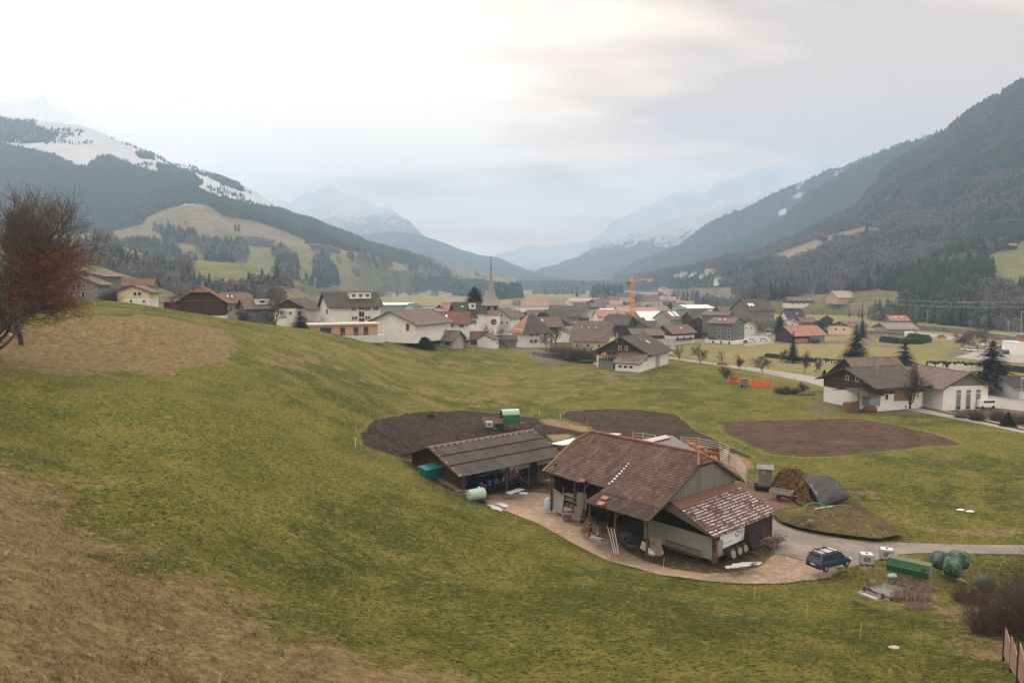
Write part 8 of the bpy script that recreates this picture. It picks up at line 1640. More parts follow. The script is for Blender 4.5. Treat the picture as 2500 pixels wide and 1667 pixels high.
clutter('grey_cabinet', 'narrow grey cabinet hanging at the left end of the banner', 'cabinet', at_b(ex - 0.35, -5.6), lambda m: [m.box((0, 0, 1.25), (0.35, 0.8, 1.5)), m.bar((0.1, -0.5, 0), (0.1, -0.5, 0.6), 0.08)], mat_plain('grey_cabinet', (0.26, 0.25, 0.23), 0.7))
# tyres leaning on the end wall
def tyre(label, y, r, wd, lean, rim=None, name='tyre', x=0.0):
 e = empty(name, at_b(ex - 0.15 + x, y, 0), an2 + math.pi / 2, label, 'tyre'); e.rotation_euler = (0, 0, an2 + math.pi / 2); m = MB(); Rl = Matrix.Rotation(-lean, 3, 'X')
 m.lathe([(r * 0.52, -wd / 2), (r * 0.9, -wd / 2), (r, -wd * 0.3), (r, wd * 0.3), (r * 0.9, wd / 2), (r * 0.52, wd / 2)], (0, -0.2, r), 26, 'Y', rot=Rl)
 if r > 0.75:
  for i in range(24):
   a = 2 * math.pi * i / 24; m.bar(Vector((0, -0.2, r)) + Rl @ Vector((math.cos(a) * r, -wd * 0.5, math.sin(a) * r)), Vector((0, -0.2, r)) + Rl @ Vector((math.cos(a + .12) * r * 1.03, wd * 0.4, math.sin(a + .12) * r * 1.03)), 0.09)
 m.build('tread', M_tire, e)
 if rim: h = MB(); h.lathe([(r * 0.52, -wd * 0.2), (r * 0.62, -wd * 0.53), (r * 0.50, -wd * 0.52)], (0, -0.2, r), 22, 'Y', rot=Rl); h.build('rim', rim, e)
M_dust = mat_plain('dusty_rim', (0.22, 0.22, 0.20), 0.9, 0.2, 4)
tyre('tyre with white ringed rim leaning leftmost under the banner', -4.7, 0.66, 0.36, 0.3, M_dust, x=0.5); tyre('dusty tyre in the middle of the row under the banner', -3.2, 0.60, 0.34, 0.25, M_dust, x=0.35); tyre('dusty tyre right of the middle in the row under the banner', -2.1, 0.58, 0.34, 0.25, M_dust, x=0.35); tyre('huge dark tractor tyre leaning rightmost on the dark boards', -0.4, 0.98, 0.5, 0.2, None, x=0.3)
clutter('broken_branches', 'pile of broken reddish branches at the right corner of the snowy lean-to', 'branches', at_b(ex + 0.6, 3.2), lambda m: [m.bar((rg.uniform(-1, 1), rg.uniform(-2, 1.6), 0.05), (rg.uniform(-1, 1), rg.uniform(-1.6, 2), rg.uniform(.1, .8)), 0.06) for _ in range(34)], mat_plain('branch_red', (0.14, 0.075, 0.06), 0.9, 0.3))
# trailer with green hood and white tote in the paddock
e = empty('livestock_trailer', pz(1222, 1046, 0.0), math.radians(14), 'wooden sided trailer with a rounded green and white hood in the muddy paddock', 'trailer')
m = MB(); m.box((0, 0, 1.0), (4.6, 1.9, 0.12)); m.bar((-2.3, -.3, 0.85), (-3.3, 0, 0.6), 0.1); m.build('floor', M_fascia, e)
m = MB()
for y in (-0.97, 0.97): m.box((-1.1, y, 1.4), (2.4, 0.06, 0.75))
m.box((-2.3, 0, 1.4), (0.06, 1.9, 0.75));
for x in (-2.2, -1.3, -0.4, 0.05): m.bar((x, -1.02, 1.0), (x, -1.02, 1.85), 0.1)
m.build('side_boards', mat_boards('trailer_boards', (0.19, 0.125, 0.105), (0.28, 0.20, 0.17), 0.2, 'Z'), e)
arc = [(-1.05, 1.0), (-1.08, 1.7), (-1.02, 2.35), (-0.75, 2.8), (-0.35, 3.02), (0, 3.08), (0.35, 3.02), (0.75, 2.8), (1.02, 2.35), (1.08, 1.7), (1.05, 1.0)]
m = MB()
for i in range(len(arc) - 1):
 (y0, z0), (y1, z1) = arc[i], arc[i + 1]; m.slab([(0.1, y0, z0), (2.5, y0, z0), (2.5, y1, z1), (0.1, y1, z1)], 0.04, 0 if min(z0, z1) < 2.3 else (1 if min(z0, z1) < 2.9 else 2))
m.build('hood', [mat_plain('green_tarp', (0.022, 0.13, 0.055), 0.5, 0.08), mat_plain('pale_green_tarp', (0.25, 0.42, 0.33), 0.5, 0.08), mat_plain('white_tarp', (0.70, 0.72, 0.68), 0.5, 0.06)], e)
m = MB(); m.poly([(2.45, y, z) for y, z in arc], [tuple(range(len(arc)))]); m.build('front_board', M_dark, e)
for x, y in ((-0.1, -0.85), (-0.1, 0.85)): tread_wheel(e, (x, y, 0.45), 0.45, 0.24, M_dust, n=10)
m = MB(); m.bar((2.4, 0, 0.9), (3.5, 0, 0.7), 0.1); m.bar((2.3, -0.3, 0), (2.3, -0.3, 0.9), 0.06); m.build('drawbar', M_steel, e)
cage_tote('white cage tank sitting on the back of the paddock trailer', pz(1194, 1044, 1.2) , math.radians(14), dirty=0);
bpy.data.objects['livestock_trailer'].scale = (1.42, 1.2, 1.2)
# electric fence posts round the paddock
def post(label, u, v, col, h=1.1, r=0.02, wob=0.0, world=None):
 p = world or gp(u, v); o = MB().tube([(0, 0, -0.1), (wob, 0, h)], r, 5).build('fence_post', col, loc=p); m = MB(); m.box((0, 0, 0), (0.01, 0.01, 0.01)); return tag(o, label, 'fence post')
M_po, M_pw, M_py = mat_plain('orange_post', (0.55, 0.21, 0.09), 0.6), mat_plain('white_post', (0.66, 0.65, 0.60), 0.6), mat_plain('yellow_post', (0.50, 0.45, 0.12), 0.6)
PO = [(872,1072),(869,1052),(884,1034),(903,1024),(931,1013),(960,1007),(1000,1003),(1060,998),(1110,999),(1177,1002),(1223,1008)]
base_o = None
for u, v in PO:
 o = post('thin orange electric fence post round the muddy paddock', u, v, M_po, 1.0, 0.028); o['group'] = 'orange posts round the paddock'
for (u, v, lb) in ((868, 1090, 'white corner post at the left tip of the paddock'), (1317, 1018, 'left white post above the rusty straw strip'), (1368, 1023, 'right white post above the rusty straw strip'), (1434, 1036, 'orange post at the right end of the rusty straw strip')): post(lb, u, v, M_po if 'orange' in lb else M_pw, 1.3, 0.05)
for (u, v, lb) in ((1968, 1511, 'yellow pasture post low on the foreground grass'), (2099, 1560, 'yellow pasture post nearest the lower right meadow'), (1841, 1463, 'yellowish pasture post below the gravel curve'), (2212, 1258, 'pale pasture post right of the black slurry bag'), (1258, 1278, 'yellow pasture post at the gravel edge left'), (1619, 1392, 'thin orange rod beside the gravel curve')): post(lb, u, v, M_py, 1.3, 0.028, 0.08)
m = MB(); pts = [gp(u, v) + Vector((0, 0, 0.8)) for u, v in PO]
for a, b in zip(pts[:-1], pts[1:]): m.tube([a, b], 0.012, 3)
tag(m.build('fence_wire', mat_plain('orange_wire', (0.45, 0.22, 0.12), 0.6)), 'thin orange electric wire strung round the muddy paddock', 'wire')
# animals
def beast(name, label, cat, loc, rz, h, mat, head_down=0.0, lying=False, thick=1.0):
 """four legged body as one skinned surface: hip, belly, chest, neck, head, jointed legs"""
 bl = h * 1.15; zt = h * 0.80 if not lying else h * 0.42; hz = zt + h * (0.22 - 0.75 * head_down); J = []; E_ = []; R_ = []
 def j(p, r, par=None):
  J.append(p); R_.append(r * thick);
  if par is not None: E_.append((par, len(J) - 1))
  return len(J) - 1
 hip = j((-bl * .46, 0, zt), h * .20); be = j((-bl * .15, 0, zt - h * .05), h * .235, hip); be2 = j((bl * .15, 0, zt - h * .06), h * .245, be); ch_ = j((bl * .42, 0, zt), h * .21, be2)
 nk = j((bl * .60, 0, zt + h * (.10 - .28 * head_down)), h * .12, ch_); hd = j((bl * .74, 0, hz), h * .095, nk); mz = j((bl * .92, 0, hz - h * .13), h * .06, hd)
 j((-bl * .56, 0, zt + h * .06), h * .04, hip); tl_ = j((-bl * .60, 0, zt - h * .25), h * .02, len(J) - 1); j((-bl * .58, 0, zt - h * .42), h * .03, tl_)
 for sg in (-1, 1):
  y = sg * h * .13
  if lying: a = j((-bl * .36, y * 1.6, h * .12), h * .09, hip); j((-bl * .05, y * 1.9, h * .06), h * .05, a); a = j((bl * .40, y * 1.5, h * .12), h * .08, ch_); j((bl * .62, y * 1.6, h * .05), h * .045, a)
  else:
   a = j((-bl * .38, y, zt - h * .26), h * .10, hip); b = j((-bl * .50, y, h * .30), h * .05, a); j((-bl * .46, y, 0.02), h * .042, b); a = j((bl * .40, y, zt - h * .28), h * .085, ch_); b = j((bl * .42, y, h * .27), h * .048, a); j((bl * .41, y, 0.02), h * .04, b)
  j((bl * .72, sg * h * .16, hz + h * .05), h * .03, hd)
 me = bpy.data.meshes.new(name); me.from_pydata(J, E_, []); me.materials.append(mat); o = bpy.data.objects.new(name, me); COL.objects.link(o); sk = o.modifiers.new('skin', 'SKIN'); sv_ = me.skin_vertices[0].data
 for i, r in enumerate(R_): sv_[i].radius = (r, r)
 sv_[0].use_root = True; sb = o.modifiers.new('sub', 'SUBSURF'); sb.levels = sb.render_levels = 1; o.location = loc; o.rotation_euler = (0, 0, rz); return tag(o, label, cat)
M_cow = mat_plain('red_brown_hide', (0.20, 0.062, 0.028), 0.9, 0.15, 3); M_cow2 = mat_plain('orange_hide', (0.36, 0.17, 0.075), 0.9, 0.15, 3); M_cowd = mat_plain('black_hide', (0.018, 0.017, 0.016), 0.9, 0.2, 3); M_cowb = mat_plain('dark_brown_hide', (0.10, 0.045, 0.022), 0.9, 0.15, 3)
beast('pig', 'black woolly animal grazing alone at the left of the muddy paddock', 'animal', gp(1053, 1022), math.radians(165), 0.95, M_cowd, 0.9, thick=1.35)
beast('cow', 'orange brown cow seen from behind, farthest left in the cattle pen', 'cow', pz(1690, 1100, 0.05), math.radians(120), 1.4, M_cow2)
beast('cow', 'sandy orange cow standing at the end of the grey shelter', 'cow', pz(1708, 1108, 0.05), math.radians(20), 1.4, M_cow2, 0.3)
beast('cow', 'dark brown cow lying behind the red brown one in the pen', 'cow', pz(1751, 1114, 0.05), math.radians(170), 1.45, M_cowb, 0.2); beast('cow', 'bright red brown cow nearest the half hipped roof end', 'cow', pz(1742, 1122, 0.05), math.radians(150), 1.4, M_cow, 0.5)
# cattle pen railings
def railing(label, px, h=1.5, n=4, closed=False, mat=None, zr0=0.35):
 P = [pz(u, v, 0) for u, v in px]; c = P[0].copy(); e = empty('pen_railing', c, 0, label, 'railing'); m = MB()
 for a, b in zip(P[:-1], P[1:]):
  for k in range(n): z = zr0 + (h - zr0) * k / (n - 1); m.tube([a - c + Vector((0, 0, z)), b - c + Vector((0, 0, z))], 0.04, 5)
 m.build('rails', mat or M_rail, e)
 for p in P: MB().tube([p - c - Vector((0, 0, .1)), p - c + Vector((0, 0, h + 0.15))], 0.065, 6).build('post', mat or M_rail, e)
 return e
M_rail = mat_plain('pale_galvanised_rail', (0.46, 0.43, 0.38), 0.6, 0.1)
railing('galvanised railing along the far side of the cattle pen', [(1662, 1088), (1706, 1091), (1757, 1102), (1781, 1114)]); railing('short railing gate crossing the cattle pen', [(1781, 1114), (1757, 1127)]); railing('many barred railing sloping down to the yard behind the barn', [(1757, 1127), (1797, 1148), (1822, 1182)], 2.2, 7, zr0=0.3)
railing('thin railing behind the ridge of the tiled barn', [(1545, 1075), (1570, 1077), (1600, 1082)], 1.4, 3)
# person in dark clothes at the pen
def person(label, loc, rz, h, top, legs, stride=0.0, lean=0.0):
 e = empty('person', loc, rz, label, 'person'); s_ = h / 1.75; J = []; E_ = []; R_ = []
 def j(p, r, par=None):
  J.append(tuple(x * s_ for x in p)); R_.append(r * s_)
  if par is not None: E_.append((par, len(J) - 1))
  return len(J) - 1
 pe = j((0, 0, 0.95), 0.15); wa = j((0.01 + lean * .2, 0, 1.12), 0.135, pe); chs = j((0.02 + lean * .5, 0, 1.36), 0.165, wa); nk = j((0.03 + lean * .8, 0, 1.50), 0.06, chs); hd = j((0.05 + lean, 0, 1.62), 0.095, nk); j((0.05 + lean, 0, 1.73), 0.07, hd)
 for sg in (-1, 1):
  hp = j((0, sg * 0.1, 0.86), 0.10, pe); kn = j((0.06 + sg * stride, sg * 0.11, 0.48), 0.065, hp); an = j((sg * stride * 1.9 - 0.03, sg * 0.11, 0.08), 0.045, kn); j((sg * stride * 1.9 + 0.14, sg * 0.12, 0.03), 0.035, an)
  sh = j((0.02 + lean * .5, sg * 0.20, 1.42), 0.065, chs); el = j((-0.02 - sg * stride * .8, sg * 0.26, 1.14), 0.045, sh); ha = j((0.12 - sg * stride, sg * 0.25, 0.92), 0.032, el)
  j((0.16 - sg * stride, sg * 0.25, 0.84), 0.022, ha)
 me = bpy.data.meshes.new('body'); me.from_pydata(J, E_, []); me.materials.append(top); me.materials.append(legs); o = bpy.data.objects.new('body', me); COL.objects.link(o); o.parent = e; o.modifiers.new('skin', 'SKIN'); sv_ = me.skin_vertices[0].data
 for i, r in enumerate(R_): sv_[i].radius = (r, r)
 sv_[0].use_root = True; sb = o.modifiers.new('sub', 'SUBSURF'); sb.levels = sb.render_levels = 2
 m = MB(); m.lathe([(0.02, -0.11), (0.085, -0.07), (0.10, 0.0), (0.085, 0.07), (0.02, 0.11)], (0.05 * s_ + lean * s_, 0, 1.66 * s_), 12); m.build('head', mat_plain('skin', (0.45, 0.29, 0.22), 0.6), e); m = MB(); m.lathe([(0.105, 0.0), (0.10, 0.06), (0.05, 0.11)], ((0.04 + lean) * s_, 0, 1.68 * s_), 12); m.build('hair', M_barkd, e)
 m = MB(); m.lathe([(0.135, 0.42), (0.14, 0.9), (0.16, 0.98)], (0, 0, 0), 12);
 for sg in (-1, 1): q = MB(); q.tube([(0, sg * .1 * s_, .92 * s_), ((0.06 + sg * stride) * s_, sg * .11 * s_, .48 * s_), ((sg * stride * 1.9 - .03) * s_, sg * .11 * s_, .10 * s_)], [0.125 * s_, 0.085 * s_, 0.07 * s_], 8); q.build('trouser_leg', legs, e)
 return e
person('person in light jacket and dark trousers walking on the road', pz(2387, 1017, 0.06), math.radians(200), 1.75, mat_plain('light_jacket', (0.42, 0.42, 0.40), 0.9), mat_plain('dark_cloth', (0.03, 0.03, 0.035), 0.9), 0.14)
person('person in dark green overalls standing at the cattle pen railing', pz(1780, 1133, 0.05), math.radians(190), 1.8, mat_plain('dark_green_cloth', (0.03, 0.055, 0.045), 0.9), mat_plain('dark_green_trousers', (0.025, 0.045, 0.04), 0.9), 0.05)
# outhouse, heap, trailer, slurry bag
e = empty('outhouse', pz(1867, 1189, 0), an2 + 0.55, 'tall narrow weathered board outhouse with flat grey roof', 'outhouse'); MB().box((0, 0, 1.35), (1.7, 1.5, 2.7)).build('wall', WL['gwood'], e); m = MB(); m.slab([(-1.1, -1.0, 2.75), (1.1, -1.0, 2.75), (1.1, 1.0, 2.95), (-1.1, 1.0, 2.95)], 0.08); m.build('roof', RF['grey'], e); MB().box((-0.3, -0.78, 2.25), (0.5, 0.06, 0.5)).build('hatch', RF['salmon'], e); MB().box((-0.2, -0.3, 0.15), (2.4, 2.2, 0.35)).build('plinth', M_dark, e)
def heap(name, label, cat, px, h, seed, mat, n=0, leaf=None, base=0.0, rough=0.35, spike=0.12):
 poly = [tuple(pz(u, v, base)[:2]) for u, v in px]; A_ = np.array(poly); lo, hi = A_.min(0) - .3, A_.max(0) + .3; st = 0.16; gx, gy = np.meshgrid(np.arange(lo[0], hi[0], st), np.arange(lo[1], hi[1], st), indexing='ij'); s_ = sdist(gx, gy, poly); m_ = max(0.3, s_.max())
 z = h * np.clip(s_ / m_, 0, 1) ** 0.75 * (1 + rough * fbm(gx, gy, 1.2, 4, seed)) + fbm(gx, gy, 0.35, 3, seed + 2) * spike * (s_ > 0); z = np.where(s_ > 0, np.maximum(H(gx, gy), base) + z, np.maximum(H(gx, gy), base) - 0.03)
 a, b = gx.shape; idx = np.arange(a * b).reshape(a, b); Q_ = np.stack([idx[:-1, :-1], idx[1:, :-1], idx[1:, 1:], idx[:-1, 1:]], -1).reshape(-1, 4); keep = (s_[:-1, :-1] > -0.3).ravel(); Q_ = Q_[keep]; u_, inv = np.unique(Q_, return_inverse=True); V = np.stack([gx, gy, z], -1).reshape(-1, 3)[u_]
 FF = [tuple(f) for f in inv.reshape(-1, 4)]
 if n:
  rng = np.random.default_rng(seed); V = list(map(tuple, V)); ok = [p for p in V if pip(np.array([p[0]]), np.array([p[1]]), poly)[0]]
  for i in range(n):
   c = np.array(ok[rng.integers(len(ok))]) + rng.normal(0, 0.05, 3); d = rng.normal(0, 1, 3); d[2] = abs(d[2]) * 0.7; d = d / np.linalg.norm(d) * leaf * rng.uniform(0.5, 1.4); w_ = np.cross(d, rng.normal(0, 1, 3)); w_ = w_ / np.linalg.norm(w_) * leaf * 0.16; k = len(V); V += [tuple(c - w_), tuple(c + w_), tuple(c + d)]; FF.append((k, k + 1, k + 2))
 o = npmesh(name, np.array(V), FF, [mat], smooth=False); return tag(o, label, cat)
M_manure = NB('dung_straw'); _p = M_manure.pos(); M_manure = M_manure.bsdf(M_manure.mix(M_manure.ss(M_manure.noise(1.6, 5, 0.75, _p), 0.35, 0.65), (0.065, 0.040, 0.018), (0.24, 0.145, 0.062)), 0.95, spec=0.05)
heap('manure_heap', 'tall ochre brown straw and manure heap between outhouse and black slurry bag', 'manure heap', [(1880,1192),(1890,1178),(1930,1170),(1975,1178),(1990,1200),(1990,1226),(1965,1234),(1930,1212),(1900,1200)], 2.5, 3, M_manure, 5200, 0.42, rough=0.75, spike=0.35)
e = empty('utility_trailer', pz(1907, 1215, 0), math.radians(-35), 'small galvanised box trailer loaded with dark earth in front of the manure heap', 'trailer'); m = MB()
for y in (-0.72, 0.72): m.box((0, y, 0.85), (2.7, 0.05, 0.4))
for x in (-1.35, 1.35): m.box((x, 0, 0.85), (0.05, 1.44, 0.4))
m.box((0, 0, 0.64), (2.7, 1.44, 0.06)); m.bar((1.35, 0, 0.6), (2.5, 0, 0.5), 0.08); m.build('box', M_steel, e); MB().box((0, 0, 0.9), (2.6, 1.38, 0.18)).build('earth_load', M_rust, e)
for y in (-0.8, 0.8): MB().lathe([(0.3, -0.09), (0.3, 0.09)], (-0.1, y, 0.3), 14, 'Y').build('wheel', M_black, e)
# black slurry bag, pillow shaped: four corners, swollen middle
c4 = [pz(1953, 1166, 1.3), pz(2077, 1211, 0.4), pz(1996, 1226, 0.2), pz(2010, 1160, 1.0)]
c4 = [pz(1952, 1168, 1.9), pz(2003, 1238, 0.2), pz(2078, 1211, 0.8), pz(2032, 1170, 0.7)]
n = 36; V = [];
for sgn in (1, -1):
 for i in range(n + 1):
  for k in range(n + 1):
   a, b = i / n, k / n; p = (c4[0] * (1 - a) + c4[1] * a) * (1 - b) + (c4[3] * (1 - a) + c4[2] * a) * b; pu = (max(0, 4 * a * (1 - a)) ** 0.42) * (max(0, 4 * b * (1 - b)) ** 0.42); fold = 0.09 * math.sin(a * 26 + b * 7) * (1 - pu) * 2
   q = p.lerp(sum(c4, Vector()) / 4, 0.10 * (1 - abs(2 * a - 1)) * (b < 0.001 or b > 0.999)); V.append((q.x, q.y, (q.z + 1.25 * pu + fold * pu) if sgn > 0 else max(0.05, q.z - 0.8 * pu)))
idx = np.arange((n + 1) ** 2).reshape(n + 1, n + 1); Q1 = np.stack([idx[:-1, :-1], idx[1:, :-1], idx[1:, 1:], idx[:-1, 1:]], -1).reshape(-1, 4)
mb_ = NB('black_rubber_sheet'); _p = mb_.obj(); mb_ = mb_.bsdf(mb_.mix(mb_.ss(mb_.noise(0.6, 4, 0.6, _p), 0.35, 0.7), (0.006, 0.007, 0.009), (0.026, 0.023, 0.022)), 0.45, spec=0.4)
e = empty('slurry_bag', (0, 0, 0), 0, 'big inflated black rubber slurry bag pointed at its right corner', 'slurry bag'); npmesh('bag', np.array(V), np.concatenate([Q1, Q1[:, ::-1] + (n + 1) ** 2]), [mb_], parent=e, smooth=True)
m = MB(); m.tube([c4[1] + Vector((0.0, 0, 0.1)), c4[1] + Vector((1.4, 0.0, 0.15)), c4[1] + Vector((3.4, 0.4, 0.15)), c4[1] + Vector((4.0, -0.6, 0.12))], 0.09, 8); m.build('outlet_pipe', mat_plain('grey_pipe', (0.13, 0.15, 0.16), 0.6), e)
m = MB(); q = pz(2043, 1222, 0.1); m.tube([q, q + Vector((0, 0, 2.1))], 0.05, 6); m.lathe([(0.12, 0), (0.12, 0.15)], q + Vector((0, 0, 2.1)), 8); m.build('vent_pipe', M_steel, e)
post('short leaning stake right of the black slurry bag', 2080, 1234, M_log, 1.7, 0.05, 0.15); post('white post between manure heap and slurry bag', 1965, 1205, M_pw, 1.2, 0.09)
# mound with hoses below the bag
MPX = [(1893,1250),(1920,1240),(1975,1234),(2040,1230),(2085,1226),(2120,1245),(2150,1268),(2200,1300),(2140,1312),(2090,1306),(2010,1296),(1950,1284),(1908,1270)]
M_mound = earth_mat('mound_earth', (0.060, 0.048, 0.026), (0.095, 0.070, 0.036), (0.17, 0.115, 0.055), 2.0, 0.35)
mo = heap('earth_mound', 'rough weedy earth mound above the bend of the cobbled lane', 'mound', MPX, 0.75, 9, M_mound, 1500, 0.16, rough=0.6, spike=0.10); _c = np.empty(len(mo.data.vertices) * 3, np.float32); mo.data.vertices.foreach_get('co', _c); _c = _c.reshape(-1, 3); setattr_f(mo.data, 'edge', sdist(_c[:, 0], _c[:, 1], [tuple(pz(u, v, 0)[:2]) for u, v in MPX]) * 1.2 + 4.0); mo['kind'] = 'structure'
p0 = pz(1962, 1252, 0.9); m = MB(); m.tube([p0 + Vector(q) for q in ((0, 0, -.3), (0.1, 0.3, 0.5), (0.7, 0.5, 0.95), (1.6, 0.4, 1.1), (2.5, 0.0, 0.85), (3.0, -0.5, 0.3), (3.1, -1.0, -0.2))], 0.09, 8); tag(m.build('hose', mat_plain('green_hose', (0.05, 0.22, 0.13), 0.5)), 'arched green hose on the earth mound', 'hose')
m = MB(); m.tube([p0 + Vector(q) for q in ((0.5, -0.6, -.1), (1.3, 0.1, 0.45), (2.2, -0.7, 0))], 0.05, 6); tag(m.build('pole', M_pal), 'pale bent lath under the green hose', 'lath')
m = MB(); a = pz(1988, 1240, 0.9); m.slab([a, a + Vector((2.3, 0.7, 0.1)), a + Vector((2.5, 0.45, 0.1)), a + Vector((0.1, -0.25, 0))], 0.06); tag(m.build('plank', RF['tan']), 'pale plank on the mound under the slurry bag', 'plank')
sack('rock', 'grey boulder half sunk in the weedy mound', pz(1979, 1278, 0.5), (0.8, 0.7, 0.7), 19, M_log, 'boulder')
# totes, green tank, bales
cage_tote('white cage tank nearer to the blue car on the lane edge', pz(2115, 1378, 0.05), math.radians(-12)); cage_tote('white cage tank farther right on the cobbled lane', pz(2164, 1366, 0.05), math.radians(-18))
e = empty('green_container', pz(2219, 1398, 0.05), math.radians(-40), 'long green container with a mossy lid lying on the grass', 'container'); pf = [(-0.75, 0), (-0.95, 0.75), (-0.62, 1.38), (0.62, 1.38), (0.95, 0.75), (0.75, 0)]
m = MB(); loft(m, [[(-2.35, y, z) for y, z in pf], [(2.35, y, z) for y, z in pf]]); m.build('body', mat_plain('green_container_paint', (0.035, 0.105, 0.050), 0.6, 0.15, 1.2, dirt=0.25), e, bevel=0.03)
m = MB(); m.slab([(-2.4, -0.66, 1.42), (2.4, -0.66, 1.42), (2.4, 0.66, 1.42), (-2.4, 0.66, 1.42)], 0.05); m.build('lid', mat_plain('mossy_lid', (0.12, 0.15, 0.085), 0.9, 0.25, 2), e)
m = MB();
for y in (-0.97, 0.97): m.bar((-2.35, y, 0.75), (2.35, y, 0.75), 0.05)
m.build('rim', mat_plain('light_green', (0.10, 0.26, 0.12), 0.6), e); MB().box((1.75, -0.9, 0.95), (0.5, 0.14, 0.4)).build('latch', M_rust, e); e.scale = (0.78, 0.85, 0.9); MB().box((2.37, 0, 0.7), (0.06, 1.5, 1.2)).build('end_panel', mat_plain('pale_end', (0.20, 0.24, 0.18), 0.8), e)
sack('tarp_bundle', 'crumpled light turquoise tarp at the left end of the green container', pz(2178, 1409, 0.05), (0.95, 0.7, 0.5), 23, mat_plain('turquoise_tarp', (0.20, 0.36, 0.35), 0.7, 0.1, 3), 'tarp')
def bale(label, u, v, d, rz, seed, z=0.0, mat=None, axis='Y'):
 n1, n2 = 28, 14; V = []; r, w_ = d
 for i in range(n2 + 1):
  t = -1 + 2 * i / n2; rr_ = r * (1 - abs(t) ** 5 * 0.42)
  for k in range(n1):
   a = 2 * math.pi * k / n1; q = (math.cos(a) * rr_, t * w_ / 2, math.sin(a) * rr_ * 0.94); V.append(q)
 V = np.array(V); V *= (1 + 0.05 * fbm(V[:, 0] * 1.3 + seed, V[:, 1] + V[:, 2], 0.5, 3, seed))[:, None]; V[:, 2] = np.maximum(V[:, 2], -r * 0.86) + r * 0.86
 FF = [(i * n1 + k, i * n1 + (k + 1) % n1, (i + 1) * n1 + (k + 1) % n1, (i + 1) * n1 + k) for i in range(n2) for k in range(n1)] + [tuple(range(n1 - 1, -1, -1)), tuple(n2 * n1 + k for k in range(n1))]
 o = npmesh('hay_bale', V, FF, [mat or M_net], smooth=True); p = pz(u, v, 0.02); p.z = max(0, h1(p.x, p.y)) + z; o.location = p; o.rotation_euler = (0, 0, rz); return tag(o, label, 'bale')
M_net = NB('green_net_wrap'); _p = M_net.obj(); M_net = M_net.bsdf(M_net.mix(M_net.ss(M_net.noise(2.4, 5, 0.75, _p), 0.4, 0.68), (0.022, 0.055, 0.040), (0.12, 0.175, 0.14)), 0.75, 0, M_net.bump(M_net.noise(9, 3, 0.7, _p), 0.5, 0.04), 0.3)
bale('green netted bale standing leftmost beside the lane', 2295, 1386, (0.95, 1.4), 0.3, 2); bale('green netted bale in the rear right of the group', 2345, 1385, (0.95, 1.4), 1.2, 4); bale('front green netted bale, largest of the group', 2325, 1404, (1.0, 1.5), 0.9, 6); bale('slumped dark green netted bale lying in front of the thicket', 2405, 1440, (0.8, 1.6), -0.6, 8, mat=mat_plain('dark_net', (0.055, 0.075, 0.062), 0.8, 0.3, 4)); bale('green netted bale resting on the two rear ones', 2335, 1390, (0.8, 1.3), 0.5, 11, z=0.5)
patch('loose edge of green net spread on the grass', [(2300,1392),(2345,1410),(2370,1432),(2400,1450),(2350,1420),(2300,1402)], mat_plain('green_net_loose', (0.10, 0.17, 0.125), 0.8, 0.2, 3), 0.10, 'loose_net', 6, holes=0.2)
# stone basin pool
pl = [(2122,1433),(2160,1424),(2190,1428),(2232,1441),(2240,1452),(2228,1462),(2205,1478),(2186,1487)]
Pw = [gp(u, v) for u, v in pl]; zw = sum(p.z for p in Pw) / len(Pw); b_ = NB('murky_water'); wmat = b_.bsdf(b_.mix(b_.noise(1.2, 4, 0.6, b_.pos()), (0.09, 0.085, 0.075), (0.16, 0.15, 0.135)), 0.08, 0, None, 0.6)
zw = min(p.z for p in Pw) + 0.42; Pw2 = [pz(u, v, zw) for u, v in pl]; m = MB(); m.poly([tuple(p) for p in Pw2], [tuple(range(len(Pw2)))]); o = m.build('water', wmat); tag(o, 'still grey water of the small garden pool', 'water', kind='structure')
if o.data.polygons[0].normal.z < 0: o.data.flip_normals()
a, b = pz(2108, 1443, zw + 0.1), pz(2204, 1480, zw + 0.1); d = (b - a).normalized(); nn = Vector((d.y, -d.x, 0)); e = empty('basin_wall', a, 0, 'narrow pale concrete trough with pipe rail along the near side of the pool', 'trough'); L = (b - a).length
for k, w2, h2, nm in ((0.0, 0.18, 1.2, 'rear_kerb'), (0.85, 0.16, 1.1, 'front_kerb')):
 m = MB(); o_ = nn * k; m.bar(o_ + Vector((0, 0, -0.45)), o_ + d * L + Vector((0, 0, -0.45)), w2, h2); m.build(nm, WL['conc'], e)
m = MB(); m.bar(nn * 0.42 + Vector((0, 0, -0.12)), nn * 0.42 + d * L + Vector((0, 0, -0.12)), 0.72, 0.2); m.build('trough_bed', mat_plain('pale_slab', (0.42, 0.39, 0.35), 0.8, 0.12), e)
m = MB(); m.bar(d * L + Vector((0, 0, -0.45)), d * L + nn * 0.9 + Vector((0, 0, -0.45)), 0.2, 1.15); m.bar(Vector((0, 0, -0.45)), nn * 0.9 + Vector((0, 0, -0.45)), 0.2, 1.1); m.build('end_kerb', WL['conc'], e)
m = MB(); m.tube([Vector((0, 0, 0.35)), d * L + Vector((0, 0, 0.35))], 0.06, 8); m.build('rail', M_rust, e)
for t in (0.02, 0.5, 0.72): MB().lathe([(0.14, -0.2), (0.14, 0.2)], tuple(d * L * t + Vector((0, 0, 0.28))), 10).build('bracket', M_rust, e)
M_dry = mat_plain('dry_reed', (0.24, 0.17, 0.135), 0.95, 0.3, 2)
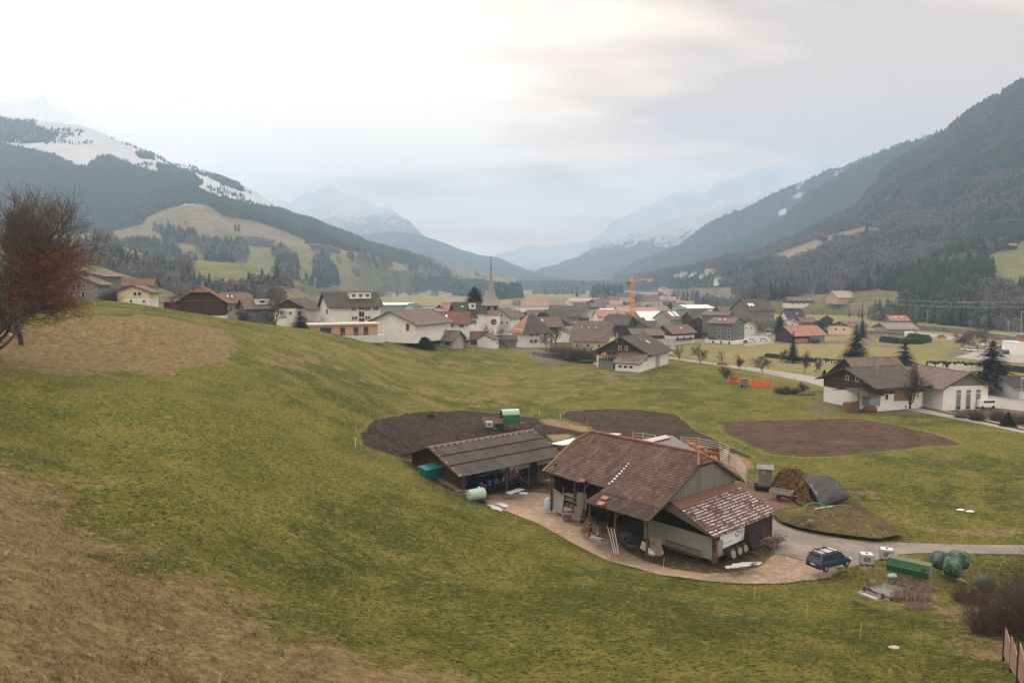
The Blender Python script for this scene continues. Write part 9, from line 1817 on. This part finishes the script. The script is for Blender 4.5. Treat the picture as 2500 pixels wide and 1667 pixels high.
def tussock(label, u, v, w, h, seed, n=500, mat=None, z=None):
 rng = np.random.default_rng(seed); V = []; FF = []
 for i in range(n):
  a = rng.uniform(0, 6.283); q = math.sqrt(rng.random()) * w * 0.5; b0 = np.array([q * math.cos(a), q * math.sin(a) * 0.6, 0]); out_ = np.array([math.cos(a), math.sin(a), 0]) * rng.uniform(.2, .9) * h * 0.9; t1 = b0 + out_ * 0.45 + np.array([0, 0, h * rng.uniform(.4, .9)]); t2 = b0 + out_ + np.array([0, 0, h * rng.uniform(0, .5)]); s_ = np.array([-math.sin(a), math.cos(a), 0]) * 0.022; k = len(V)
  V += [b0 - s_, b0 + s_, t1 + s_, t1 - s_, t2]; FF += [(k, k + 1, k + 2, k + 3), (k + 3, k + 2, k + 4)]
 p = gp(u, v); o = npmesh('dry_grass', np.array(V), FF, [mat or M_dry], loc=p); return tag(o, label, 'grass tuft')
for i, (u, v, w, h, lb) in enumerate(((2135,1436,1.5,.6,'dry tuft at the left end of the pool'), (2210,1425,3.2,.7,'long tangle of grey dry reeds behind the pool'), (2250,1440,2.6,.7,'dry reed tangle at the right rear of the pool'), (2200,1460,1.8,.7,'brown tussock standing in the pool water'), (2235,1462,2.6,.8,'largest brown tussock right of the pool'), (2240,1485,2.4,.5,'pale fallen reeds below the end of the trough'))): tussock(lb, u, v, w, h, i + 40, 260)
for i in range(5): q = gp(2218 + i * 12, 1432 + i * 4)
sack('flat_stone', 'pale flat stone lying on the grass below the pool', gp(2183, 1583), (0.75, 0.5, 0.25), 31, WL['tanw'], 'stone')
for (u, v, lb) in ((2345,1245,'left small white stone at the right edge of the meadow'), (2368,1249,'right small white stone at the right edge of the meadow')): sack('white_stone', lb, gp(u, v), (1.0, 0.6, 0.2), 33, RF['white'], 'stone')
# plank fence at the lower right corner
fp = [(2449,1612,1536),(2466,1640,1556),(2483,1668,1590),(2501,1700,1628),(2522,1735,1668)]
e = empty('board_fence', gp(2449, 1612), 0, 'reddish brown plank fence stepping down the slope at the lower right corner', 'fence'); o0 = e.location
G_ = [gp(u, v) for u, v, _ in fp]
for i in range(len(fp) - 1):
 a, b = G_[i], G_[i + 1]; hh = 1.75; m = MB(); d = (b - a); L = Vector((d.x, d.y, 0)).length; dn = Vector((d.x, d.y, 0)).normalized(); z0 = min(a.z, b.z) ; ztop = max(a.z, b.z) + hh
 m.slab([a - o0 + Vector((0, 0, 0.35)), b - o0 + Vector((0, 0, 0.35)), Vector((b.x, b.y, ztop - 0.25)) - o0, Vector((a.x + (b.x - a.x) * .5, a.y + (b.y - a.y) * .5, ztop - 0.02)) - o0, Vector((a.x, a.y, ztop)) - o0], 0.05)
 m.build('panel', mat_boards('fence_boards', (0.25, 0.15, 0.105), (0.36, 0.23, 0.165), 0.13, 'Z'), e); MB().bar(a - o0 + dn * 0.03 + Vector((0, 0, -0.1)), Vector((a.x, a.y, ztop + 0.05)) - o0 + dn * 0.03, 0.11).build('post', M_black, e)
# orange net, board box, roadside fence
def net(label, px, h=1.0):
 P = [gp(u, v) for u, v in px]; c = P[0]; e = empty('safety_net', c, 0, label, 'safety net'); m = MB()
 for a, b in zip(P[:-1], P[1:]): m.slab([a - c, b - c, b - c + Vector((0, 0, h)), a - c + Vector((0, 0, h * 0.92))], 0.03)
 m.build('net', mat_plain('orange_net', (0.80, 0.13, 0.06), 0.6, 0.1, 3), e)
 for p in P: MB().tube([p - c - Vector((0, 0, .1)), p - c + Vector((0, 0, h + 0.15))], 0.03, 5).build('stake', M_barkd, e)
net('bright orange safety net left of the grey board box', [(1773,935), (1784,934), (1795,934), (1806,933)], 1.25); net('bright orange safety net right of the grey board box', [(1829,938), (1836,944), (1858,944), (1882,943)], 1.5)
e = empty('board_box', gp(1815, 945), math.radians(-8), 'grey board hut with flat pale lid between the orange nets', 'hut'); m = MB(); m.poly([(-1.1, -.8, 0), (1.0, -.8, 0), (1.0, .8, 0), (-1.1, .8, 0), (-0.7, -.8, 2.3), (1.0, -.8, 2.3), (1.0, .8, 2.3), (-0.7, .8, 2.3)], [(0, 3, 2, 1), (4, 5, 6, 7), (0, 1, 5, 4), (1, 2, 6, 5), (2, 3, 7, 6), (3, 0, 4, 7)]); m.build('wall', WL['gwood'], e); MB().box((0.1, 0, 2.36), (2.2, 1.9, 0.1)).build('lid', RF['grey'], e); MB().box((-0.6, -0.83, 0.35), (0.7, 0.05, 0.7)).build('opening', M_dark, e)
def wire_fence(label, px, h=1.1, mat=None, step=1, z=None):
 P = [gp(u, v) for u, v in px]; c = P[0]; e = empty('wire_fence', c, 0, label, 'fence'); m = MB()
 for a, b in zip(P[:-1], P[1:]):
  for zz in (0.35, 0.7, h): m.tube([a - c + Vector((0, 0, zz)), b - c + Vector((0, 0, zz))], 0.02, 3)
 m.build('wires', M_steel, e)
 for p in P: MB().tube([p - c - Vector((0, 0, .1)), p - c + Vector((0, 0, h + 0.1))], 0.045, 5).build('post', mat or M_log, e)
wire_fence('post and wire fence on the verge of the country road', [(1620,876),(1660,882),(1700,888),(1740,893),(1780,899),(1820,906),(1860,914),(1900,922),(1940,930)]); wire_fence('post and wire fence at the lower edge of the village gardens', [(980,842),(1020,845),(1060,847),(1100,848),(1140,849),(1180,849),(1220,850)])
e = empty('plank_fence', gp(1300, 868), 0, 'weathered plank fence running from the meadow to the dark timber chalet', 'fence'); P = [gp(u, v) for u, v in ((1300,866),(1335,872),(1375,876),(1410,878),(1444,882))]; c = P[0]; e.location = c; m = MB()
for a, b in zip(P[:-1], P[1:]): m.slab([a - c + Vector((0, 0, .1)), b - c + Vector((0, 0, .1)), b - c + Vector((0, 0, 1.35)), a - c + Vector((0, 0, 1.35))], 0.06)
m.build('boards', WL['gwood'], e)
for p in P: MB().bar(p - c, p - c + Vector((0, 0, 1.5)), 0.12).build('post', M_log, e)
e = empty('lean_shed', gp(1357, 874), math.radians(-4), 'long low grey lean-to shed with pale roof edge at the plank fence', 'shed'); MB().box((0, 0, 0.9), (5.0, 2.0, 1.8)).build('wall', WL['gwood'], e); MB().box((0, -0.1, 1.86), (5.3, 2.3, 0.1)).build('roof', RF['grey'], e)
sack('tarp_heap', 'black and white tarpaulin heap left of the dark timber chalet', gp(1432, 886), (5.0, 2.2, 1.6), 41, mat_plain('black_tarp', (0.04, 0.04, 0.04), 0.5, 0.4, 1), 'tarp'); sack('tarp_heap', 'small white covered bundle beside the black tarpaulin heap', gp(1455, 891), (1.8, 1.2, 1.0), 43, M_sack, 'tarp')
e = empty('log_pile', P_(2093, 985, 166), math.radians(20), 'stacked round firewood under the porch roof of the timber farmhouse', 'firewood'); m = MB();
for i in range(13):
 for k in range(9): m.lathe([(0.13, -0.5), (0.13, 0.5)], (-1.8 + i * 0.29 + rg.uniform(-.05, .05), rg.uniform(-.1, .1), 0.15 + k * 0.25), 6, 'Y')
m.build('logs', mat_plain('cut_log_ends', (0.22, 0.135, 0.09), 0.9, 0.45, 4), e)
e.location = on(*P_(2079, 985, 160.5)[:2])
sack('wood_heap', 'covered brown woodpile in front of the timber farmhouse wall', on(*P_(2124, 986, 160)[:2]), (3.2, 1.6, 2.0), 47, mat_plain('brown_cover', (0.11, 0.062, 0.042), 0.9, 0.3, 3), 'woodpile')
o = MB(); [o.box((0, 0.1 * k, 0.15 + 0.12 * k), (4.4, 0.6, 0.08), rz=0.05 * k) for k in range(3)]; tag(o.build('plank_stack', M_log, loc=on(*P_(1968, 965, 184)[:2])), 'stack of grey planks on the grass left of the timber farmhouse', 'planks')
e = empty('excavator', P_(1858, 776, 470), math.radians(8), 'small yellow digger and material on the flat roof behind the flats', 'digger'); MB().box((0, 0, 1.0), (3.4, 1.6, 1.0)).build('body', mat_plain('digger_yellow', (0.55, 0.38, 0.15), 0.6), e); MB().bar((1.2, 0, 1.2), (3.2, 0, 3.2), 0.35).build('arm', mat_plain('digger_yellow', (0, 0, 0)), e); MB().box((0, 0, 0.3), (3.0, 1.9, 0.6)).build('tracks', M_black, e)
# poles and wires
def pole(label, u, v, Y, h, arms=1, mat=None, cat='pole', r=0.13):
 p = P_(u, v, Y); e = empty('power_pole', p, 0, label, cat); MB().tube([(0, 0, -1), (0, 0, h)], r, 6).build('mast', mat or M_log, e)
 for k in range(arms): MB().bar((-1.3, 0, h - 0.6 - k * 1.3), (1.3, 0, h - 0.6 - k * 1.3), 0.12).build('crossarm', mat or M_log, e)
 return p + Vector((0, 0, h - 0.5))
a1 = pole('tall wooden power pole behind the conical evergreen', 2126, 794, 520, 20, 1); a2 = pole('power pole left of the slope meadow, behind the halls', 1828, 748, 800, 16, 1); a3 = pole('tall grey railway mast beside the big bare tree', 2262, 806, 440, 12, 1, M_steel); a4 = pole('railway mast with bracket near the right edge, left one', 2460, 826, 370, 9, 2, M_steel); a5 = pole('tall railway mast nearest the white office', 2491, 830, 355, 14, 1, M_steel); a6 = pole('thin mast at the foot of the slope meadow', 2077, 784, 520, 9, 1, M_steel, r=0.08)
lp = P_(2492, 985, 172); e = empty('street_lamp', lp, 0, 'street lamp in front of the warehouse at the right edge', 'street lamp'); MB().tube([(0, 0, 0), (0, 0, 6)], 0.07, 6).build('mast', M_steel, e); MB().box((0, -0.3, 6.05), (0.3, 0.9, 0.12)).build('lamp_head', M_frame, e)
def wire(label, a, b, sag, r=0.05):
 P = [a.lerp(b, t / 16) - Vector((0, 0, sag * 4 * (t / 16) * (1 - t / 16))) for t in range(17)]; tag(MB().tube(P, r, 4).build('power_line', M_steel), label, 'power line')
for k, dz in enumerate((0, -3.4)): wire(('upper' if k == 0 else 'lower') + ' power line running from the tall wooden pole to the right edge', a1 + Vector((0, 0, dz)), pt(2720, 728 + 14 * k, 360), 2.5); wire(('upper' if k == 0 else 'lower') + ' power line between the two wooden poles over the village', a2 + Vector((0, 0, dz)), a1 + Vector((0, 0, dz)), 5)
for k, (u0, v0, u1, v1) in enumerate(((2240, 512, 2700, 470), (2240, 524, 2700, 492), (2040, 532, 2620, 520))): wire(('highest', 'middle', 'lowest')[k] + ' of the high voltage lines crossing the right wood', pt(u0, v0, 1000), pt(u1, v1, 760), 10, 0.09)
# terraced rows on the brown bank of the knoll
for k, (v0, us) in enumerate(((677, (646, 672)), (687, (648, 688)), (694, (654, 702)))):
 m = MB()
 for i in range(int((us[1] - us[0]) / 4)):
  u = us[0] + i * 4; p = pt(u, v0 + i * 0.25, 565); m.box(p + Vector((0, 0, 0.3)), (1.1, 1.2, rg.uniform(.9, 1.8)))
 tag(m.build('vine_row', M_barkd), ('upper', 'middle', 'lower')[k] + ' dark row planted across the bare brown bank on the knoll', 'vine row')
# grass tufts on the near slope
rng = np.random.default_rng(77); N = 120000
r_ = 20 + 62 * rng.random(N) ** 0.8; a_ = np.radians(rng.uniform(-40, 40, N)); x_, y_ = r_ * np.sin(a_), r_ * np.cos(a_)
cl = fbm(x_, y_, 2.2, 3, 61) + 0.5 * fbm(x_, y_, 9, 2, 62); k = cl > rng.uniform(-0.25, 0.5, N); x_, y_ = x_[k], y_[k]; z_ = H(x_, y_); k = z_ > 1.3; x_, y_, z_ = x_[k], y_[k], z_[k]
fd = sdist(x_, y_, F0); dryp = rng.random(len(x_)) < np.clip(0.45 + fd / 14, 0.04, 0.92)
def tufts(name, sel, mat, label, hh, seed):
 r = np.random.default_rng(seed); x, y, z = x_[sel], y_[sel], z_[sel]; n = len(x); V = [];
 B = 4; a = r.uniform(0, 6.283, (n, B)); h = hh * r.uniform(0.5, 1.3, (n, 1)) * r.uniform(0.7, 1.2, (n, B)); ox, oy = r.normal(0, .07, (n, B)), r.normal(0, .07, (n, B)); w = r.uniform(.012, .03, (n, B)); lx, ly = np.cos(a) * h * r.uniform(.3, 1.0, (n, B)), np.sin(a) * h * r.uniform(.3, 1.0, (n, B))
 p0 = np.stack([x[:, None] + ox - np.sin(a) * w, y[:, None] + oy + np.cos(a) * w, np.repeat(z[:, None] - .02, B, 1)], -1); p1 = np.stack([x[:, None] + ox + np.sin(a) * w, y[:, None] + oy - np.cos(a) * w, np.repeat(z[:, None] - .02, B, 1)], -1); p2 = np.stack([x[:, None] + ox + lx, y[:, None] + oy + ly, z[:, None] + h], -1)
 V = np.stack([p0, p1, p2], 2).reshape(-1, 3); o = npmesh(name, V, np.arange(len(V)).reshape(-1, 3), [mat]); tag(o, label, 'grass', kind='stuff')
M_tg = mat_plain('grass_blades', (0.105, 0.115, 0.028), 0.95, 0.45, 0.8); M_td = mat_plain('straw_blades', (0.24, 0.17, 0.095), 0.95, 0.4, 0.8)
tufts('grass', ~dryp, M_tg, 'short green grass tufts on the near slope', 0.11, 1); tufts('dry_grass_cover', dryp, M_td, 'dead straw coloured grass tufts on the near slope', 0.16, 2)
